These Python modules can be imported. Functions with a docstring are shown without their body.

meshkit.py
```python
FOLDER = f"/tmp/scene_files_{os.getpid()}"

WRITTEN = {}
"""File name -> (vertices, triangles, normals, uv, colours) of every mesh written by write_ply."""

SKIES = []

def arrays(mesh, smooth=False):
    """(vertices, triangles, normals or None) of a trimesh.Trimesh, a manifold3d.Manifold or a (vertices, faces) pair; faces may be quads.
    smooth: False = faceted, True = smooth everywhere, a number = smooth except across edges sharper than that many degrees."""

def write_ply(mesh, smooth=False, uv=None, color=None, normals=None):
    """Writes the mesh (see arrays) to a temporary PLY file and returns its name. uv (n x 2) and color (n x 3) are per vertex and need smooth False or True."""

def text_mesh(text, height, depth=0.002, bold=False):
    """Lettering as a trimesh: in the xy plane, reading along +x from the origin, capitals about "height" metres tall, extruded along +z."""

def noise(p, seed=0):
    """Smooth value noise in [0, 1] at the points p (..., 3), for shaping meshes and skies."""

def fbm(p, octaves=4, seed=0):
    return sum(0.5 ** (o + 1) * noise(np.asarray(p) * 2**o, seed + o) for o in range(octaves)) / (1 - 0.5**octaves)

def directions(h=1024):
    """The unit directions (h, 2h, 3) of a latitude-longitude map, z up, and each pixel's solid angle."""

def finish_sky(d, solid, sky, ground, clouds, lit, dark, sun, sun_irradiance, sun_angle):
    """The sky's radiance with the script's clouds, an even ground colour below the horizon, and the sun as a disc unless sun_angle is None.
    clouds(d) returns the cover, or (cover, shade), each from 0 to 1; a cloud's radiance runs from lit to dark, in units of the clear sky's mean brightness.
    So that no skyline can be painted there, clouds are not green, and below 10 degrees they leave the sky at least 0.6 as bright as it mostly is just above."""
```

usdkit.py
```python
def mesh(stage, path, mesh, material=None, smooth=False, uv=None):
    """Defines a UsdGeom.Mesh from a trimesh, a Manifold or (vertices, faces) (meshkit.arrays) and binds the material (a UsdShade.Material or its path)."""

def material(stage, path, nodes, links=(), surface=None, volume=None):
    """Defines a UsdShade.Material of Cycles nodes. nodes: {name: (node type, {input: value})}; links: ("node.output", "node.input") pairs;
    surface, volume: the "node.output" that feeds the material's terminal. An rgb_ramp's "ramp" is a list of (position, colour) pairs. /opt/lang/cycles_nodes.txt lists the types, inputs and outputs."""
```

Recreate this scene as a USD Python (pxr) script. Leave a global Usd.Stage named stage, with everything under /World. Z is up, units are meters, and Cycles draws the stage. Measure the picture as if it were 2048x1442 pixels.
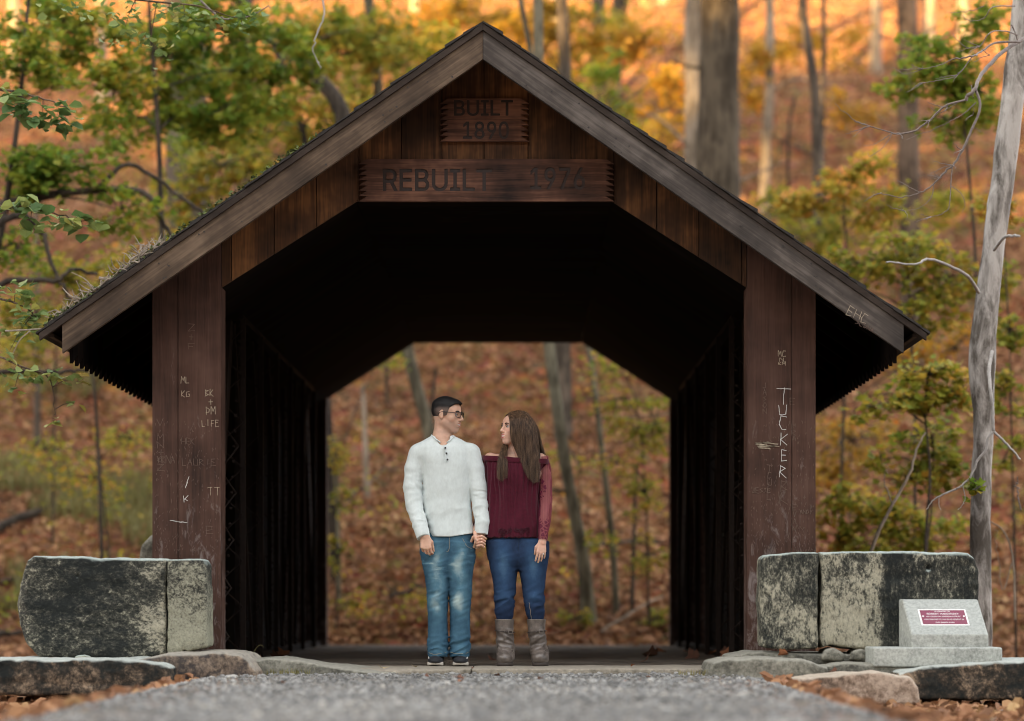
import math, numpy as np, trimesh, usdkit, meshkit
import manifold3d as m3
import shapely.geometry as sg
from shapely import affinity
from pxr import Usd, UsdGeom, UsdLux, UsdShade, Gf, Sdf, Vt

stage = Usd.Stage.CreateInMemory()
UsdGeom.SetStageUpAxis(stage, 'Z')
UsdGeom.SetStageMetersPerUnit(stage, 1.0)
UsdGeom.Xform.Define(stage, '/World')
UsdGeom.Scope.Define(stage, '/World/Looks')

# ------------------------------------------------------------------ camera
D, EYE_X, EYE_Z = 20.0, 0.273, 0.40
cam = UsdGeom.Camera.Define(stage, '/World/camera')
cam.AddTranslateOp().Set(Gf.Vec3d(EYE_X, -D, EYE_Z))
cam.AddRotateXOp().Set(90.0)
cam.CreateHorizontalApertureAttr(36.0)
cam.CreateFocalLengthAttr(105.47)
cam.CreateHorizontalApertureOffsetAttr(-26.0 * 36 / 2048)
cam.CreateVerticalApertureOffsetAttr(491.0 * 36 / 2048)
cam.CreateFStopAttr(1.15)
cam.CreateFocusDistanceAttr(20.0)
cam.CreateExposureAttr(3.1)

# ------------------------------------------------------------------ sky and sun
SUN = np.array([-0.50, -0.866]); SUN /= np.linalg.norm(SUN)
ELEV = math.radians(10.0)
usdkit.material(stage, '/World/Looks/sky_air', {
    'sky': ('sky_texture', {'sky_type': 'single_scattering', 'sun_disc': False, 'sun_elevation': ELEV, 'sun_rotation': math.atan2(SUN[0], SUN[1]), 'altitude': 200.0}),
    'tc': ('texture_coordinate', {}),
    'map': ('mapping', {'scale': (1.0, 1.0, 2.4)}),
    'n': ('noise_texture', {'scale': 2.2, 'detail': 6.0, 'roughness': 0.55}),
    'cover': ('map_range', {'from_min': 0.30, 'from_max': 0.62, 'to_min': 0.35, 'to_max': 0.9, 'clamp': True}),
    'mix': ('mix_color', {'b': (2.3, 2.12, 1.9), 'use_clamp': False}),
    'bg': ('background_shader', {'strength': 0.15}),
}, [('tc.generated', 'map.vector'), ('map.vector', 'n.vector'), ('n.fac', 'cover.value'), ('cover.result', 'mix.fac'), ('sky.color', 'mix.a'), ('mix.result', 'bg.color')], surface='bg.background')
sky = UsdLux.DomeLight.Define(stage, '/World/sky')
UsdShade.MaterialBindingAPI.Apply(sky.GetPrim()).Bind(UsdShade.Material.Get(stage, '/World/Looks/sky_air'))
sky.GetPrim().SetCustomDataByKey('kind', 'structure')
sun = UsdLux.DistantLight.Define(stage, '/World/sun')
sun.CreateNormalizeAttr(True)
sun.CreateIntensityAttr(1.25)
sun.CreateAngleAttr(0.5)
sun.CreateColorAttr(Gf.Vec3f(1.0, 0.63, 0.22))
to_sun = np.array([SUN[0] * math.cos(ELEV), SUN[1] * math.cos(ELEV), math.sin(ELEV)])
sun.AddTransformOp().Set(Gf.Matrix4d(Gf.Rotation(Gf.Vec3d(0, 0, 1), Gf.Vec3d(*map(float, to_sun))), Gf.Vec3d(0, 0, 0)))

# ------------------------------------------------------------------ helpers
def X(px, y=0.0): return EYE_X + (px - 1050.0) * (D + y) / (300.0 * D)
def Z(py, y=0.0): return EYE_Z - (py - 1212.0) * (D + y) / (300.0 * D)
def W(px, y=0.0): return px * (D + y) / (300.0 * D)          # a width in photograph pixels at depth y
def at(px, py, y): return np.array([X(px, y), y, Z(py, y)])

_used = {}
def free(parent, name):
    k = _used.get((parent, name), -1) + 1
    _used[(parent, name)] = k
    return name if k == 0 else f'{name}_{k:03d}'

def tag(prim, label=None, category=None, group=None, kind=None):
    for k, v in (('label', label), ('category', category), ('group', group), ('kind', kind)):
        if v: prim.SetCustomDataByKey(k, v)
    return prim

LOOK = {}
def bind(prim, mat): UsdShade.MaterialBindingAPI.Apply(prim).Bind(LOOK[mat])

class Thing:
    """An Xform at the thing's base; its parts are given in world coordinates."""
    def __init__(self, name, label=None, category=None, loc=(0, 0, 0), group=None, kind=None):
        self.loc = np.array(loc, float)
        self.path = '/World/' + free('/World', name)
        x = UsdGeom.Xform.Define(stage, self.path)
        x.AddTranslateOp().Set(Gf.Vec3d(*map(float, self.loc)))
        self.prim = tag(x.GetPrim(), label, category, group, kind)
    def part(self, name, mesh, mat, smooth=False, parent=None, label=None, kind=None):
        parent = parent or self.path
        path = f'{parent}/{free(parent, name)}'
        v, f, n = meshkit.arrays(mesh, smooth)
        m = usdkit.mesh(stage, path, (v - self.loc, f), LOOK[mat])
        if n is not None:
            m.CreateNormalsAttr(Vt.Vec3fArray.FromNumpy(n.astype(np.float32))); m.SetNormalsInterpolation('vertex')
        put_tint(m, mesh, len(v))
        tag(m.GetPrim(), label=label, kind=kind)
        return path

def put_tint(m, mesh, n):
    """The mesh's own 0 to 1 shade per vertex, which leaf, skin and hair materials read."""
    t = getattr(mesh, 'metadata', {}).get('tint') if isinstance(mesh, trimesh.Trimesh) else None
    if t is not None and len(t) == n:
        UsdGeom.PrimvarsAPI(m).CreatePrimvar('tint', Sdf.ValueTypeNames.FloatArray, 'vertex').Set(Vt.FloatArray.FromNumpy(np.asarray(t, np.float32)))

def single(name, mesh, mat, label=None, category=None, group=None, kind=None, smooth=False):
    path = '/World/' + free('/World', name)
    m = usdkit.mesh(stage, path, mesh, LOOK[mat], smooth=smooth)
    put_tint(m, mesh, len(m.GetPointsAttr().Get()))
    tag(m.GetPrim(), label, category, group, kind)
    return path

def join(meshes):
    return trimesh.util.concatenate(list(meshes))

def box(x0, x1, y0, y1, z0, z1):
    b = trimesh.creation.box([x1 - x0, y1 - y0, z1 - z0])
    b.apply_translation([(x0 + x1) / 2, (y0 + y1) / 2, (z0 + z1) / 2])
    return b

def beam(p, q, w, h, up=(0, 0, 1)):
    """A box of section w x h along p-q."""
    p, q = np.array(p, float), np.array(q, float)
    d = q - p; L = np.linalg.norm(d); d /= L
    u = np.cross(up, d); u /= np.linalg.norm(u); v = np.cross(d, u)
    b = trimesh.creation.box([L, w, h])
    M = np.eye(4); M[:3, 0], M[:3, 1], M[:3, 2], M[:3, 3] = d, u, v, (p + q) / 2
    b.apply_transform(M)
    return b

def prism_xz(poly, y0, y1, bev=0.0):
    """A polygon in (x, z) given depth from y0 (front) to y1."""
    if bev:
        inner = poly.buffer(-bev, join_style=2)
        if inner.is_empty: bev = 0
    m = trimesh.creation.extrude_polygon(poly, y1 - y0)
    v = m.vertices
    m.vertices = np.stack([v[:, 0], y0 + v[:, 2], v[:, 1]], 1)
    m.invert()
    return m

def prism_yz(poly, x0, x1):
    m = trimesh.creation.extrude_polygon(poly, x1 - x0)
    v = m.vertices
    m.vertices = np.stack([x0 + v[:, 2], v[:, 0], v[:, 1]], 1)
    return m

def tube(points, radii, sides=8, caps=True):
    p = np.asarray(points, float); n = len(p)
    r = np.broadcast_to(radii, (n,)).astype(float)
    t = np.gradient(p, axis=0); t /= np.linalg.norm(t, axis=1, keepdims=True) + 1e-12
    ref = np.array([0.13, 1, 0.21]) if abs(t[:, 1]).mean() < 0.8 else np.array([1, 0.1, 0.2])
    a = np.cross(t, ref); a /= np.linalg.norm(a, axis=1, keepdims=True) + 1e-12
    b = np.cross(t, a); ang = np.arange(sides) * 2 * np.pi / sides
    v = p[:, None] + r[:, None, None] * (np.cos(ang)[None, :, None] * a[:, None] + np.sin(ang)[None, :, None] * b[:, None])
    i, j = np.meshgrid(np.arange(n - 1), np.arange(sides), indexing='ij')
    q = np.stack([i * sides + j, i * sides + (j + 1) % sides, (i + 1) * sides + (j + 1) % sides, (i + 1) * sides + j], -1).reshape(-1, 4)
    f = np.vstack([q[:, [0, 1, 2]], q[:, [0, 2, 3]]])
    v = v.reshape(-1, 3)
    if caps:
        v = np.vstack([v, p[0], p[-1]])
        k = np.arange(sides); c0, c1 = n * sides, n * sides + 1; e = (n - 1) * sides
        f = np.vstack([f, np.stack([np.full(sides, c0), (k + 1) % sides, k], 1), np.stack([np.full(sides, c1), e + k, e + (k + 1) % sides], 1)])
    return trimesh.Trimesh(v, f, process=False)

def spline(pts, n):
    """Catmull-Rom through pts."""
    p = np.asarray(pts, float)
    p = np.vstack([2 * p[0] - p[1], p, 2 * p[-1] - p[-2]])
    t = np.linspace(0, len(p) - 3 - 1e-9, n); i = t.astype(int); u = (t - i)[:, None]
    a, b, c, d = p[i], p[i + 1], p[i + 2], p[i + 3]
    return 0.5 * (2 * b + (c - a) * u + (2 * a - 5 * b + 4 * c - d) * u ** 2 + (3 * b - a - 3 * c + d) * u ** 3)

def smoothstep(a, b, x):
    t = np.clip((np.asarray(x, float) - a) / (b - a), 0, 1)
    return t * t * (3 - 2 * t)

def to_trimesh(man):
    m = man.to_mesh()
    return trimesh.Trimesh(np.array(m.vert_properties[:, :3]), np.array(m.tri_verts), process=False)
def to_manifold(tm):
    return m3.Manifold(m3.Mesh(np.asarray(tm.vertices, np.float32), np.asarray(tm.faces, np.uint32)))

# ------------------------------------------------------------------ materials
def mat(name, nodes, links, surface):
    LOOK[name] = usdkit.material(stage, '/World/Looks/' + name, nodes, links, surface=surface)

def wood(name, dark, mid, light, grain='z', rake=0.0, rough=0.75, streak=1.0, bump=0.35, spec=0.25, vary=0.35, worn=None):
    """Weathered timber: long grain along one axis, blotches, fine relief. worn: (colour, lowest, highest z) of paint rubbed off towards the ground."""
    sc = {'x': (0.9, 22, 22), 'y': (22, 0.9, 22), 'z': (22, 22, 0.9)}[grain]
    nodes = {
        'tc': ('geometry', {}), 'oi': ('object_info', {}),
        'off': ('vector_math', {'math_type': 'multiply_add', 'vector2': (7.3, 3.1, 5.7)}),
        'rot': ('mapping', {'rotation': (0, rake, 0)}),
        'map': ('mapping', {'scale': tuple(s * streak for s in sc)}),
        'map2': ('mapping', {'scale': tuple(s * 4.0 for s in sc)}),
        'n1': ('noise_texture', {'scale': 1.0, 'detail': 5.0, 'roughness': 0.6, 'distortion': 0.6}),
        'n2': ('noise_texture', {'scale': 1.0, 'detail': 3.0, 'roughness': 0.7}),
        'n3': ('noise_texture', {'scale': 2.3, 'detail': 4.0, 'roughness': 0.6}),
        'add': ('math', {'math_type': 'multiply_add', 'value2': 0.55}),
        'add2': ('math', {'math_type': 'multiply_add', 'value2': 0.35}),
        'sub': ('math', {'math_type': 'subtract', 'value2': 0.45}),
        'ramp': ('rgb_ramp', {'ramp': [(0.25, dark), (0.5, mid), (0.78, light)]}),
        'rv': ('map_range', {'from_min': 0, 'from_max': 1, 'to_min': 1 - vary, 'to_max': 1 + vary}),
        'hsv': ('hsv', {}),
        'bump': ('bump', {'strength': bump, 'distance': 0.006}),
        'p': ('principled_bsdf', {'roughness': rough, 'specular_ior_level': spec}),
    }
    links = [('oi.random', 'off.vector1'), ('tc.position', 'off.vector3'), ('off.vector', 'rot.vector'), ('rot.vector', 'map.vector'), ('rot.vector', 'map2.vector'), ('map.vector', 'n1.vector'), ('map2.vector', 'n2.vector'),
             ('tc.position', 'n3.vector'), ('n1.fac', 'add.value1'), ('n3.fac', 'add.value3'), ('n2.fac', 'add2.value1'), ('add.value', 'add2.value3'), ('add2.value', 'sub.value1'),
             ('sub.value', 'ramp.fac'), ('oi.random', 'rv.value'), ('rv.result', 'hsv.value'), ('ramp.color', 'hsv.color'),
             ('add2.value', 'bump.height'), ('bump.normal', 'p.normal')]
    if worn:
        col, z0, z1, k = worn
        nodes |= {'sep': ('separate_xyz', {}), 'low': ('map_range', {'from_min': z0, 'from_max': z1, 'to_min': k, 'to_max': 0.0, 'clamp': True}),
                  'wn': ('noise_texture', {'scale': 9.0, 'detail': 6.0, 'roughness': 0.75, 'distortion': 0.8}), 'wm': ('mapping', {'scale': (1.6, 1.6, 0.55)}),
                  'ws': ('math', {'math_type': 'add'}), 'wr': ('map_range', {'from_min': 0.66, 'from_max': 0.80, 'to_min': 0, 'to_max': 0.75, 'clamp': True}),
                  'wmix': ('mix_color', {'b': col})}
        links += [('tc.position', 'sep.vector'), ('sep.z', 'low.value'), ('tc.position', 'wm.vector'), ('wm.vector', 'wn.vector'), ('wn.fac', 'ws.value1'), ('low.result', 'ws.value2'), ('ws.value', 'wr.value'),
                  ('wr.result', 'wmix.fac'), ('hsv.color', 'wmix.a'), ('wmix.result', 'p.base_color')]
    else:
        links += [('hsv.color', 'p.base_color')]
    mat(name, nodes, links, 'p.BSDF')

def plain(name, col, rough=0.6, spec=0.4, noise=0.0, scale=30.0, bump=0.0, metallic=0.0, sheen=0.0, sss=0.0, dist=0.004, stretch=(1, 1, 1)):
    c = np.array(col)
    nodes = {'tc': ('geometry', {}), 'mp': ('mapping', {'scale': stretch}), 'n': ('noise_texture', {'scale': scale, 'detail': 5.0, 'roughness': 0.65}),
             'ramp': ('rgb_ramp', {'ramp': [(0.28, tuple(c * (1 - noise))), (0.72, tuple(np.minimum(c * (1 + noise), 0.95)))]}),
             'bump': ('bump', {'strength': bump, 'distance': dist}),
             'p': ('principled_bsdf', {'roughness': rough, 'specular_ior_level': spec, 'metallic': metallic, 'sheen_weight': sheen, 'subsurface_weight': sss, 'subsurface_scale': 0.008, 'subsurface_radius': (1.0, 0.35, 0.2)})}
    links = [('tc.position', 'mp.vector'), ('mp.vector', 'n.vector'), ('n.fac', 'ramp.fac'), ('ramp.color', 'p.base_color'), ('n.fac', 'bump.height')]
    if bump: links.append(('bump.normal', 'p.normal'))
    mat(name, nodes, links, 'p.BSDF')

def leafy(name, stops, translucent=0.5, rough=0.55):
    """Leaves: every leaf takes its own colour from the ramp."""
    mat(name, {'g': ('geometry', {}), 'at': ('attribute', {'attribute': 'tint'}), 'ramp': ('rgb_ramp', {'ramp': stops}),
               'n': ('noise_texture', {'scale': 0.8, 'detail': 2.0}), 'mix': ('math', {'math_type': 'multiply_add', 'value2': 0.75}), 'hn': ('math', {'math_type': 'subtract', 'value2': 0.375}),
               'p': ('principled_bsdf', {'roughness': rough, 'specular_ior_level': 0.3}), 't': ('translucent_bsdf', {}), 'm': ('mix_closure', {'fac': translucent})},
        [('at.fac', 'mix.value1'), ('g.position', 'n.vector'), ('n.fac', 'mix.value3'), ('mix.value', 'hn.value1'), ('hn.value', 'ramp.fac'),
         ('ramp.color', 'p.base_color'), ('ramp.color', 't.color'), ('p.BSDF', 'm.closure1'), ('t.BSDF', 'm.closure2')], 'm.closure')

def bark(name, dark, light, scale=5.0, bump=0.8, stretch=0.22):
    mat(name, {'g': ('geometry', {}), 'mp': ('mapping', {'scale': (1, 1, stretch)}), 'n': ('noise_texture', {'scale': scale * 3, 'detail': 6.0, 'roughness': 0.7, 'distortion': 0.4}),
               'n2': ('noise_texture', {'scale': scale * 0.5, 'detail': 3.0}), 'a': ('math', {'math_type': 'multiply_add', 'value2': 0.6}), 's': ('math', {'math_type': 'subtract', 'value2': 0.3}),
               'ramp': ('rgb_ramp', {'ramp': [(0.40, dark), (0.62, light)]}), 'bump': ('bump', {'strength': bump, 'distance': 0.03}),
               'p': ('principled_bsdf', {'roughness': 0.9, 'specular_ior_level': 0.15})},
        [('g.position', 'mp.vector'), ('mp.vector', 'n.vector'), ('g.position', 'n2.vector'), ('n2.fac', 'a.value1'), ('n.fac', 'a.value3'), ('a.value', 's.value1'), ('s.value', 'ramp.fac'), ('ramp.color', 'p.base_color'),
         ('n.fac', 'bump.height'), ('bump.normal', 'p.normal')], 'p.BSDF')

def stone(name, dark, mid, light, cut=(0.42, 0.56), scale=7.0, top=(0.42, 0.46, 0.42), stretch=(1, 1, 1), zb=None, bump=0.6):
    """Sandstone under a dark crust: crust flakes off in patches, upper faces paler, with skylight put into their colour. zb: (z low, z high) between which the crust gives way to bare stone towards the ground."""
    nodes = {'g': ('geometry', {}), 'mp': ('mapping', {'scale': stretch}),
             'n': ('noise_texture', {'scale': scale * 1.7, 'detail': 9.0, 'roughness': 0.80, 'distortion': 0.35}), 'n2': ('noise_texture', {'scale': scale * 6, 'detail': 5.0, 'roughness': 0.7}), 'n3': ('noise_texture', {'scale': 2.2, 'detail': 2.0}),
             'a': ('math', {'math_type': 'multiply_add', 'value2': 0.45}), 'a3': ('math', {'math_type': 'multiply_add', 'value2': 0.6}), 's': ('math', {'math_type': 'subtract', 'value2': 0.52}),
             'ramp': ('rgb_ramp', {'ramp': [(0.0, tuple(np.array(dark) * 0.7)), (cut[0] - 0.12, dark), (cut[0], tuple(np.array(dark) * 0.5 + np.array(mid) * 0.28)), ((cut[0] + cut[1]) / 2, mid), (cut[1], light), (1.0, tuple(np.array(light) * 1.35))]}),
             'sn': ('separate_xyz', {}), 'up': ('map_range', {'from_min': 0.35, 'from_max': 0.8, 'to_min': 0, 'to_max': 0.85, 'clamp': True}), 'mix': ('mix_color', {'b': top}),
             'mul': ('mix_color', {'blend_type': 'multiply', 'fac': 0.55}), 'r2': ('rgb_ramp', {'ramp': [(0.3, (0.45, 0.45, 0.45)), (0.65, (1.1, 1.1, 1.1))]}),
             'bump': ('bump', {'strength': bump, 'distance': 0.012}), 'p': ('principled_bsdf', {'roughness': 0.92, 'specular_ior_level': 0.15})}
    links = [('g.position', 'mp.vector'), ('mp.vector', 'n.vector'), ('mp.vector', 'n2.vector'), ('g.position', 'n3.vector'), ('n2.fac', 'a.value1'), ('n.fac', 'a.value3'), ('n3.fac', 'a3.value1'), ('a.value', 'a3.value3'), ('a3.value', 's.value1'),
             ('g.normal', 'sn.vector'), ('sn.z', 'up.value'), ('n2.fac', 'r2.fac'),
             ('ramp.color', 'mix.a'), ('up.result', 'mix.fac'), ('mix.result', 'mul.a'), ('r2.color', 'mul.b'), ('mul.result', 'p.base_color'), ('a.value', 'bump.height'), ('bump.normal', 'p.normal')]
    if zb:
        nodes |= {'sp': ('separate_xyz', {}), 'zr': ('map_range', {'from_min': zb[0], 'from_max': zb[1], 'to_min': zb[2], 'to_max': zb[3], 'clamp': True}), 'za': ('math', {'math_type': 'add'})}
        links += [('g.position', 'sp.vector'), ('sp.z', 'zr.value'), ('zr.result', 'za.value1'), ('s.value', 'za.value2'), ('za.value', 'ramp.fac')]
    else:
        links += [('s.value', 'ramp.fac')]
    mat(name, nodes, links, 'p.BSDF')

R35 = math.atan(0.699)
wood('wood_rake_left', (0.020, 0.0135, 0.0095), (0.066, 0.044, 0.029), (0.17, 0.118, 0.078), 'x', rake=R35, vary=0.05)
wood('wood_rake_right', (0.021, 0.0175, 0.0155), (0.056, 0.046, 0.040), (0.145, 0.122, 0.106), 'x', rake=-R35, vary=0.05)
wood('wood_trim', (0.014, 0.009, 0.007), (0.027, 0.018, 0.013), (0.05, 0.036, 0.028), 'x', vary=0.1)
wood('wood_post', (0.024, 0.0115, 0.0075), (0.060, 0.028, 0.019), (0.095, 0.050, 0.036), 'z', vary=0.12, bump=1.0, worn=((0.20, 0.165, 0.155), 0.2, 1.9, 0.19))
wood('wood_gable', (0.014, 0.007, 0.0035), (0.070, 0.031, 0.013), (0.24, 0.108, 0.038), 'z', vary=0.35, bump=0.5)
wood('wood_sign', (0.014, 0.007, 0.005), (0.078, 0.035, 0.022), (0.25, 0.120, 0.075), 'x', vary=0.12, bump=0.6)
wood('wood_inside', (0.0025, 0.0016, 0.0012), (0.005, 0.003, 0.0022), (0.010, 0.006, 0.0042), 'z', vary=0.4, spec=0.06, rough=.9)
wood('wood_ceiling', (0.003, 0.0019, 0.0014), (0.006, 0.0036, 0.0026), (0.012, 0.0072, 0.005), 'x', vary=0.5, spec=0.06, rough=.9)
wood('wood_deck', (0.06, 0.046, 0.036), (0.14, 0.115, 0.09), (0.24, 0.20, 0.165), 'x', vary=0.25)
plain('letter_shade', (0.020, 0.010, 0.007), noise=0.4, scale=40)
plain('iron', (0.017, 0.0105, 0.008), spec=.15, rough=0.7, noise=0.4, scale=25, bump=0.2)
plain('scratch_pale', (0.36, 0.30, 0.22), noise=0.35, scale=60, rough=0.9)
plain('scratch_white', (0.62, 0.62, 0.60), noise=0.3, scale=80, rough=0.9)
plain('scratch_dim', (0.125, 0.085, 0.066), noise=0.4, scale=60, rough=0.9)
plain('shingle', (0.026, 0.023, 0.021), noise=0.45, scale=60, rough=0.95, bump=0.5)
plain('moss', (0.07, 0.09, 0.025), noise=0.5, scale=50, rough=1.0)
plain('nail', (0.02, 0.016, 0.014), rough=0.5)
plain('twig', (0.24, 0.20, 0.16), noise=0.4, scale=60, rough=0.9)
# ------------------------------------------------------------------ the ground: gravel path, creek bed, leaf-covered hillside
L = 10.8
def H(x, y):
    x, y = np.asarray(x, float), np.asarray(y, float)
    p = np.stack([x, y, np.zeros_like(x)], -1)
    front = -0.03 + 0.03 * (meshkit.fbm(p * 0.9, 3, 5) - 0.5) * smoothstep(1.3, 2.6, np.abs(x)) - 0.20 * smoothstep(1.55, 2.3, np.abs(x))
    ravine = -2.0 + 0.5 * (meshkit.fbm(p * 0.5, 3, 7) - 0.5)
    z = front + (ravine - front) * smoothstep(1.2, 3.6, y)
    z = z + (-0.12 - z) * smoothstep(6.5, 10.4, y)
    up = np.maximum(y - 11.4, 0.0)
    z = z + 0.44 * (np.sqrt(up ** 2 + 1.2 ** 2) - 1.2) * (1 - 0.25 * smoothstep(45, 90, y))
    z = z + (meshkit.fbm(p * 0.22, 3, 11) - 0.5) * 1.5 * smoothstep(12, 19, y) + (meshkit.fbm(p * 0.8, 3, 12) - 0.5) * 0.50 * smoothstep(10, 13, y)
    back = np.maximum(-24.0 - y, 0.0)
    z = z + 0.40 * (np.sqrt(back ** 2 + 6.0 ** 2) - 6.0)  # unseen rise behind the camera, added to block the low sun
    side = np.maximum(np.abs(x) - 26.0, 0.0)
    return z + 0.10 * side * smoothstep(-40, 0, y)

def ground_mesh():
    xs = np.unique(np.concatenate([np.linspace(-190, -16, 40), np.linspace(-16, 16, 150), np.linspace(16, 130, 28)]))
    ys = np.unique(np.concatenate([np.linspace(-120, -12, 50), np.linspace(-12, 52, 260), np.linspace(52, 130, 24)]))
    gx, gy = np.meshgrid(xs, ys, indexing='ij')
    v = np.stack([gx, gy, H(gx, gy)], -1).reshape(-1, 3)
    ny = len(ys); i, j = np.meshgrid(np.arange(len(xs) - 1), np.arange(ny - 1), indexing='ij')
    q = np.stack([i * ny + j, (i + 1) * ny + j, (i + 1) * ny + j + 1, i * ny + j + 1], -1).reshape(-1, 4)
    return trimesh.Trimesh(v, np.vstack([q[:, [0, 1, 2]], q[:, [0, 2, 3]]]), process=False)

mat('earth', {'g': ('geometry', {}), 'sp': ('separate_xyz', {}),
    'n': ('noise_texture', {'scale': 3.0, 'detail': 8.0, 'roughness': 0.7}), 'nf': ('noise_texture', {'scale': 45.0, 'detail': 4.0, 'roughness': 0.7}), 'v': ('voronoi_texture', {'scale': 8.0}),
    'litter': ('rgb_ramp', {'ramp': [(0.3, (0.06, 0.028, 0.013)), (0.5, (0.15, 0.07, 0.03)), (0.7, (0.27, 0.13, 0.055))]}),
    'vmix': ('mix_color', {'blend_type': 'overlay', 'fac': 0.35}),
    'gravel': ('rgb_ramp', {'ramp': [(0.3, (0.09, 0.083, 0.073)), (0.55, (0.18, 0.168, 0.15)), (0.75, (0.30, 0.28, 0.255))]}),
    'ygate': ('map_range', {'from_min': 0.4, 'from_max': 1.3, 'to_min': 0, 'to_max': 1, 'clamp': True}),
    'ax': ('math', {'math_type': 'absolute'}), 'xgate': ('map_range', {'from_min': 1.55, 'from_max': 2.3, 'to_min': 0, 'to_max': 0.75, 'clamp': True}), 'xn': ('math', {'math_type': 'multiply_add', 'value2': 0.8}),
    'gate': ('math', {'math_type': 'maximum'}), 'mix': ('mix_color', {}),
    'bump': ('bump', {'strength': 0.8, 'distance': 0.02}), 'p': ('principled_bsdf', {'roughness': 0.95, 'specular_ior_level': 0.15})},
    [('g.position', 'sp.vector'), ('g.position', 'n.vector'), ('g.position', 'nf.vector'), ('g.position', 'v.vector'), ('n.fac', 'litter.fac'), ('litter.color', 'vmix.a'), ('v.color', 'vmix.b'), ('nf.fac', 'gravel.fac'),
     ('sp.y', 'ygate.value'), ('sp.x', 'ax.value1'), ('n.fac', 'xn.value1'), ('ax.value', 'xn.value3'), ('xn.value', 'xgate.value'), ('ygate.result', 'gate.value1'), ('xgate.result', 'gate.value2'), ('gate.value', 'mix.fac'), ('gravel.color', 'mix.a'), ('vmix.result', 'mix.b'),
     ('mix.result', 'p.base_color'), ('nf.fac', 'bump.height'), ('bump.normal', 'p.normal')], 'p.BSDF')
single('ground', ground_mesh(), 'earth', kind='structure', smooth=True)

# ------------------------------------------------------------------ the covered bridge
YO = -0.50                                            # front of the roof overhang
def Xo(px): return X(px, YO)
def Zo(py): return Z(py, YO)
APEX, SLOPE, EAVE = 4.216, 0.699, 2.89
def roof_z(x): return APEX - SLOPE * abs(x)
bridge = Thing('covered_bridge', 'dark brown wooden covered bridge with gabled shingle roof, dated signs and carved posts', 'covered bridge', (0, 0, 0))
rng = np.random.default_rng(3)
P_IN, P_OUT = 1.75, 2.21                              # inner and outer faces of the posts
Z_SPR, Z_LIN, X_LIN = Z(575), Z(403), 0.85            # spring of the chamfer, underside of the lintel, half width of the lintel
opening = sg.Polygon([(-P_IN, -1), (-P_IN, Z_SPR), (-X_LIN, Z_LIN), (X_LIN, Z_LIN), (P_IN, Z_SPR), (P_IN, -1)])
def under_roof(gap): return sg.Polygon([(-3.2, -1), (-3.2, roof_z(3.2) - gap), (0, APEX - gap), (3.2, roof_z(3.2) - gap), (3.2, -1)])

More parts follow.
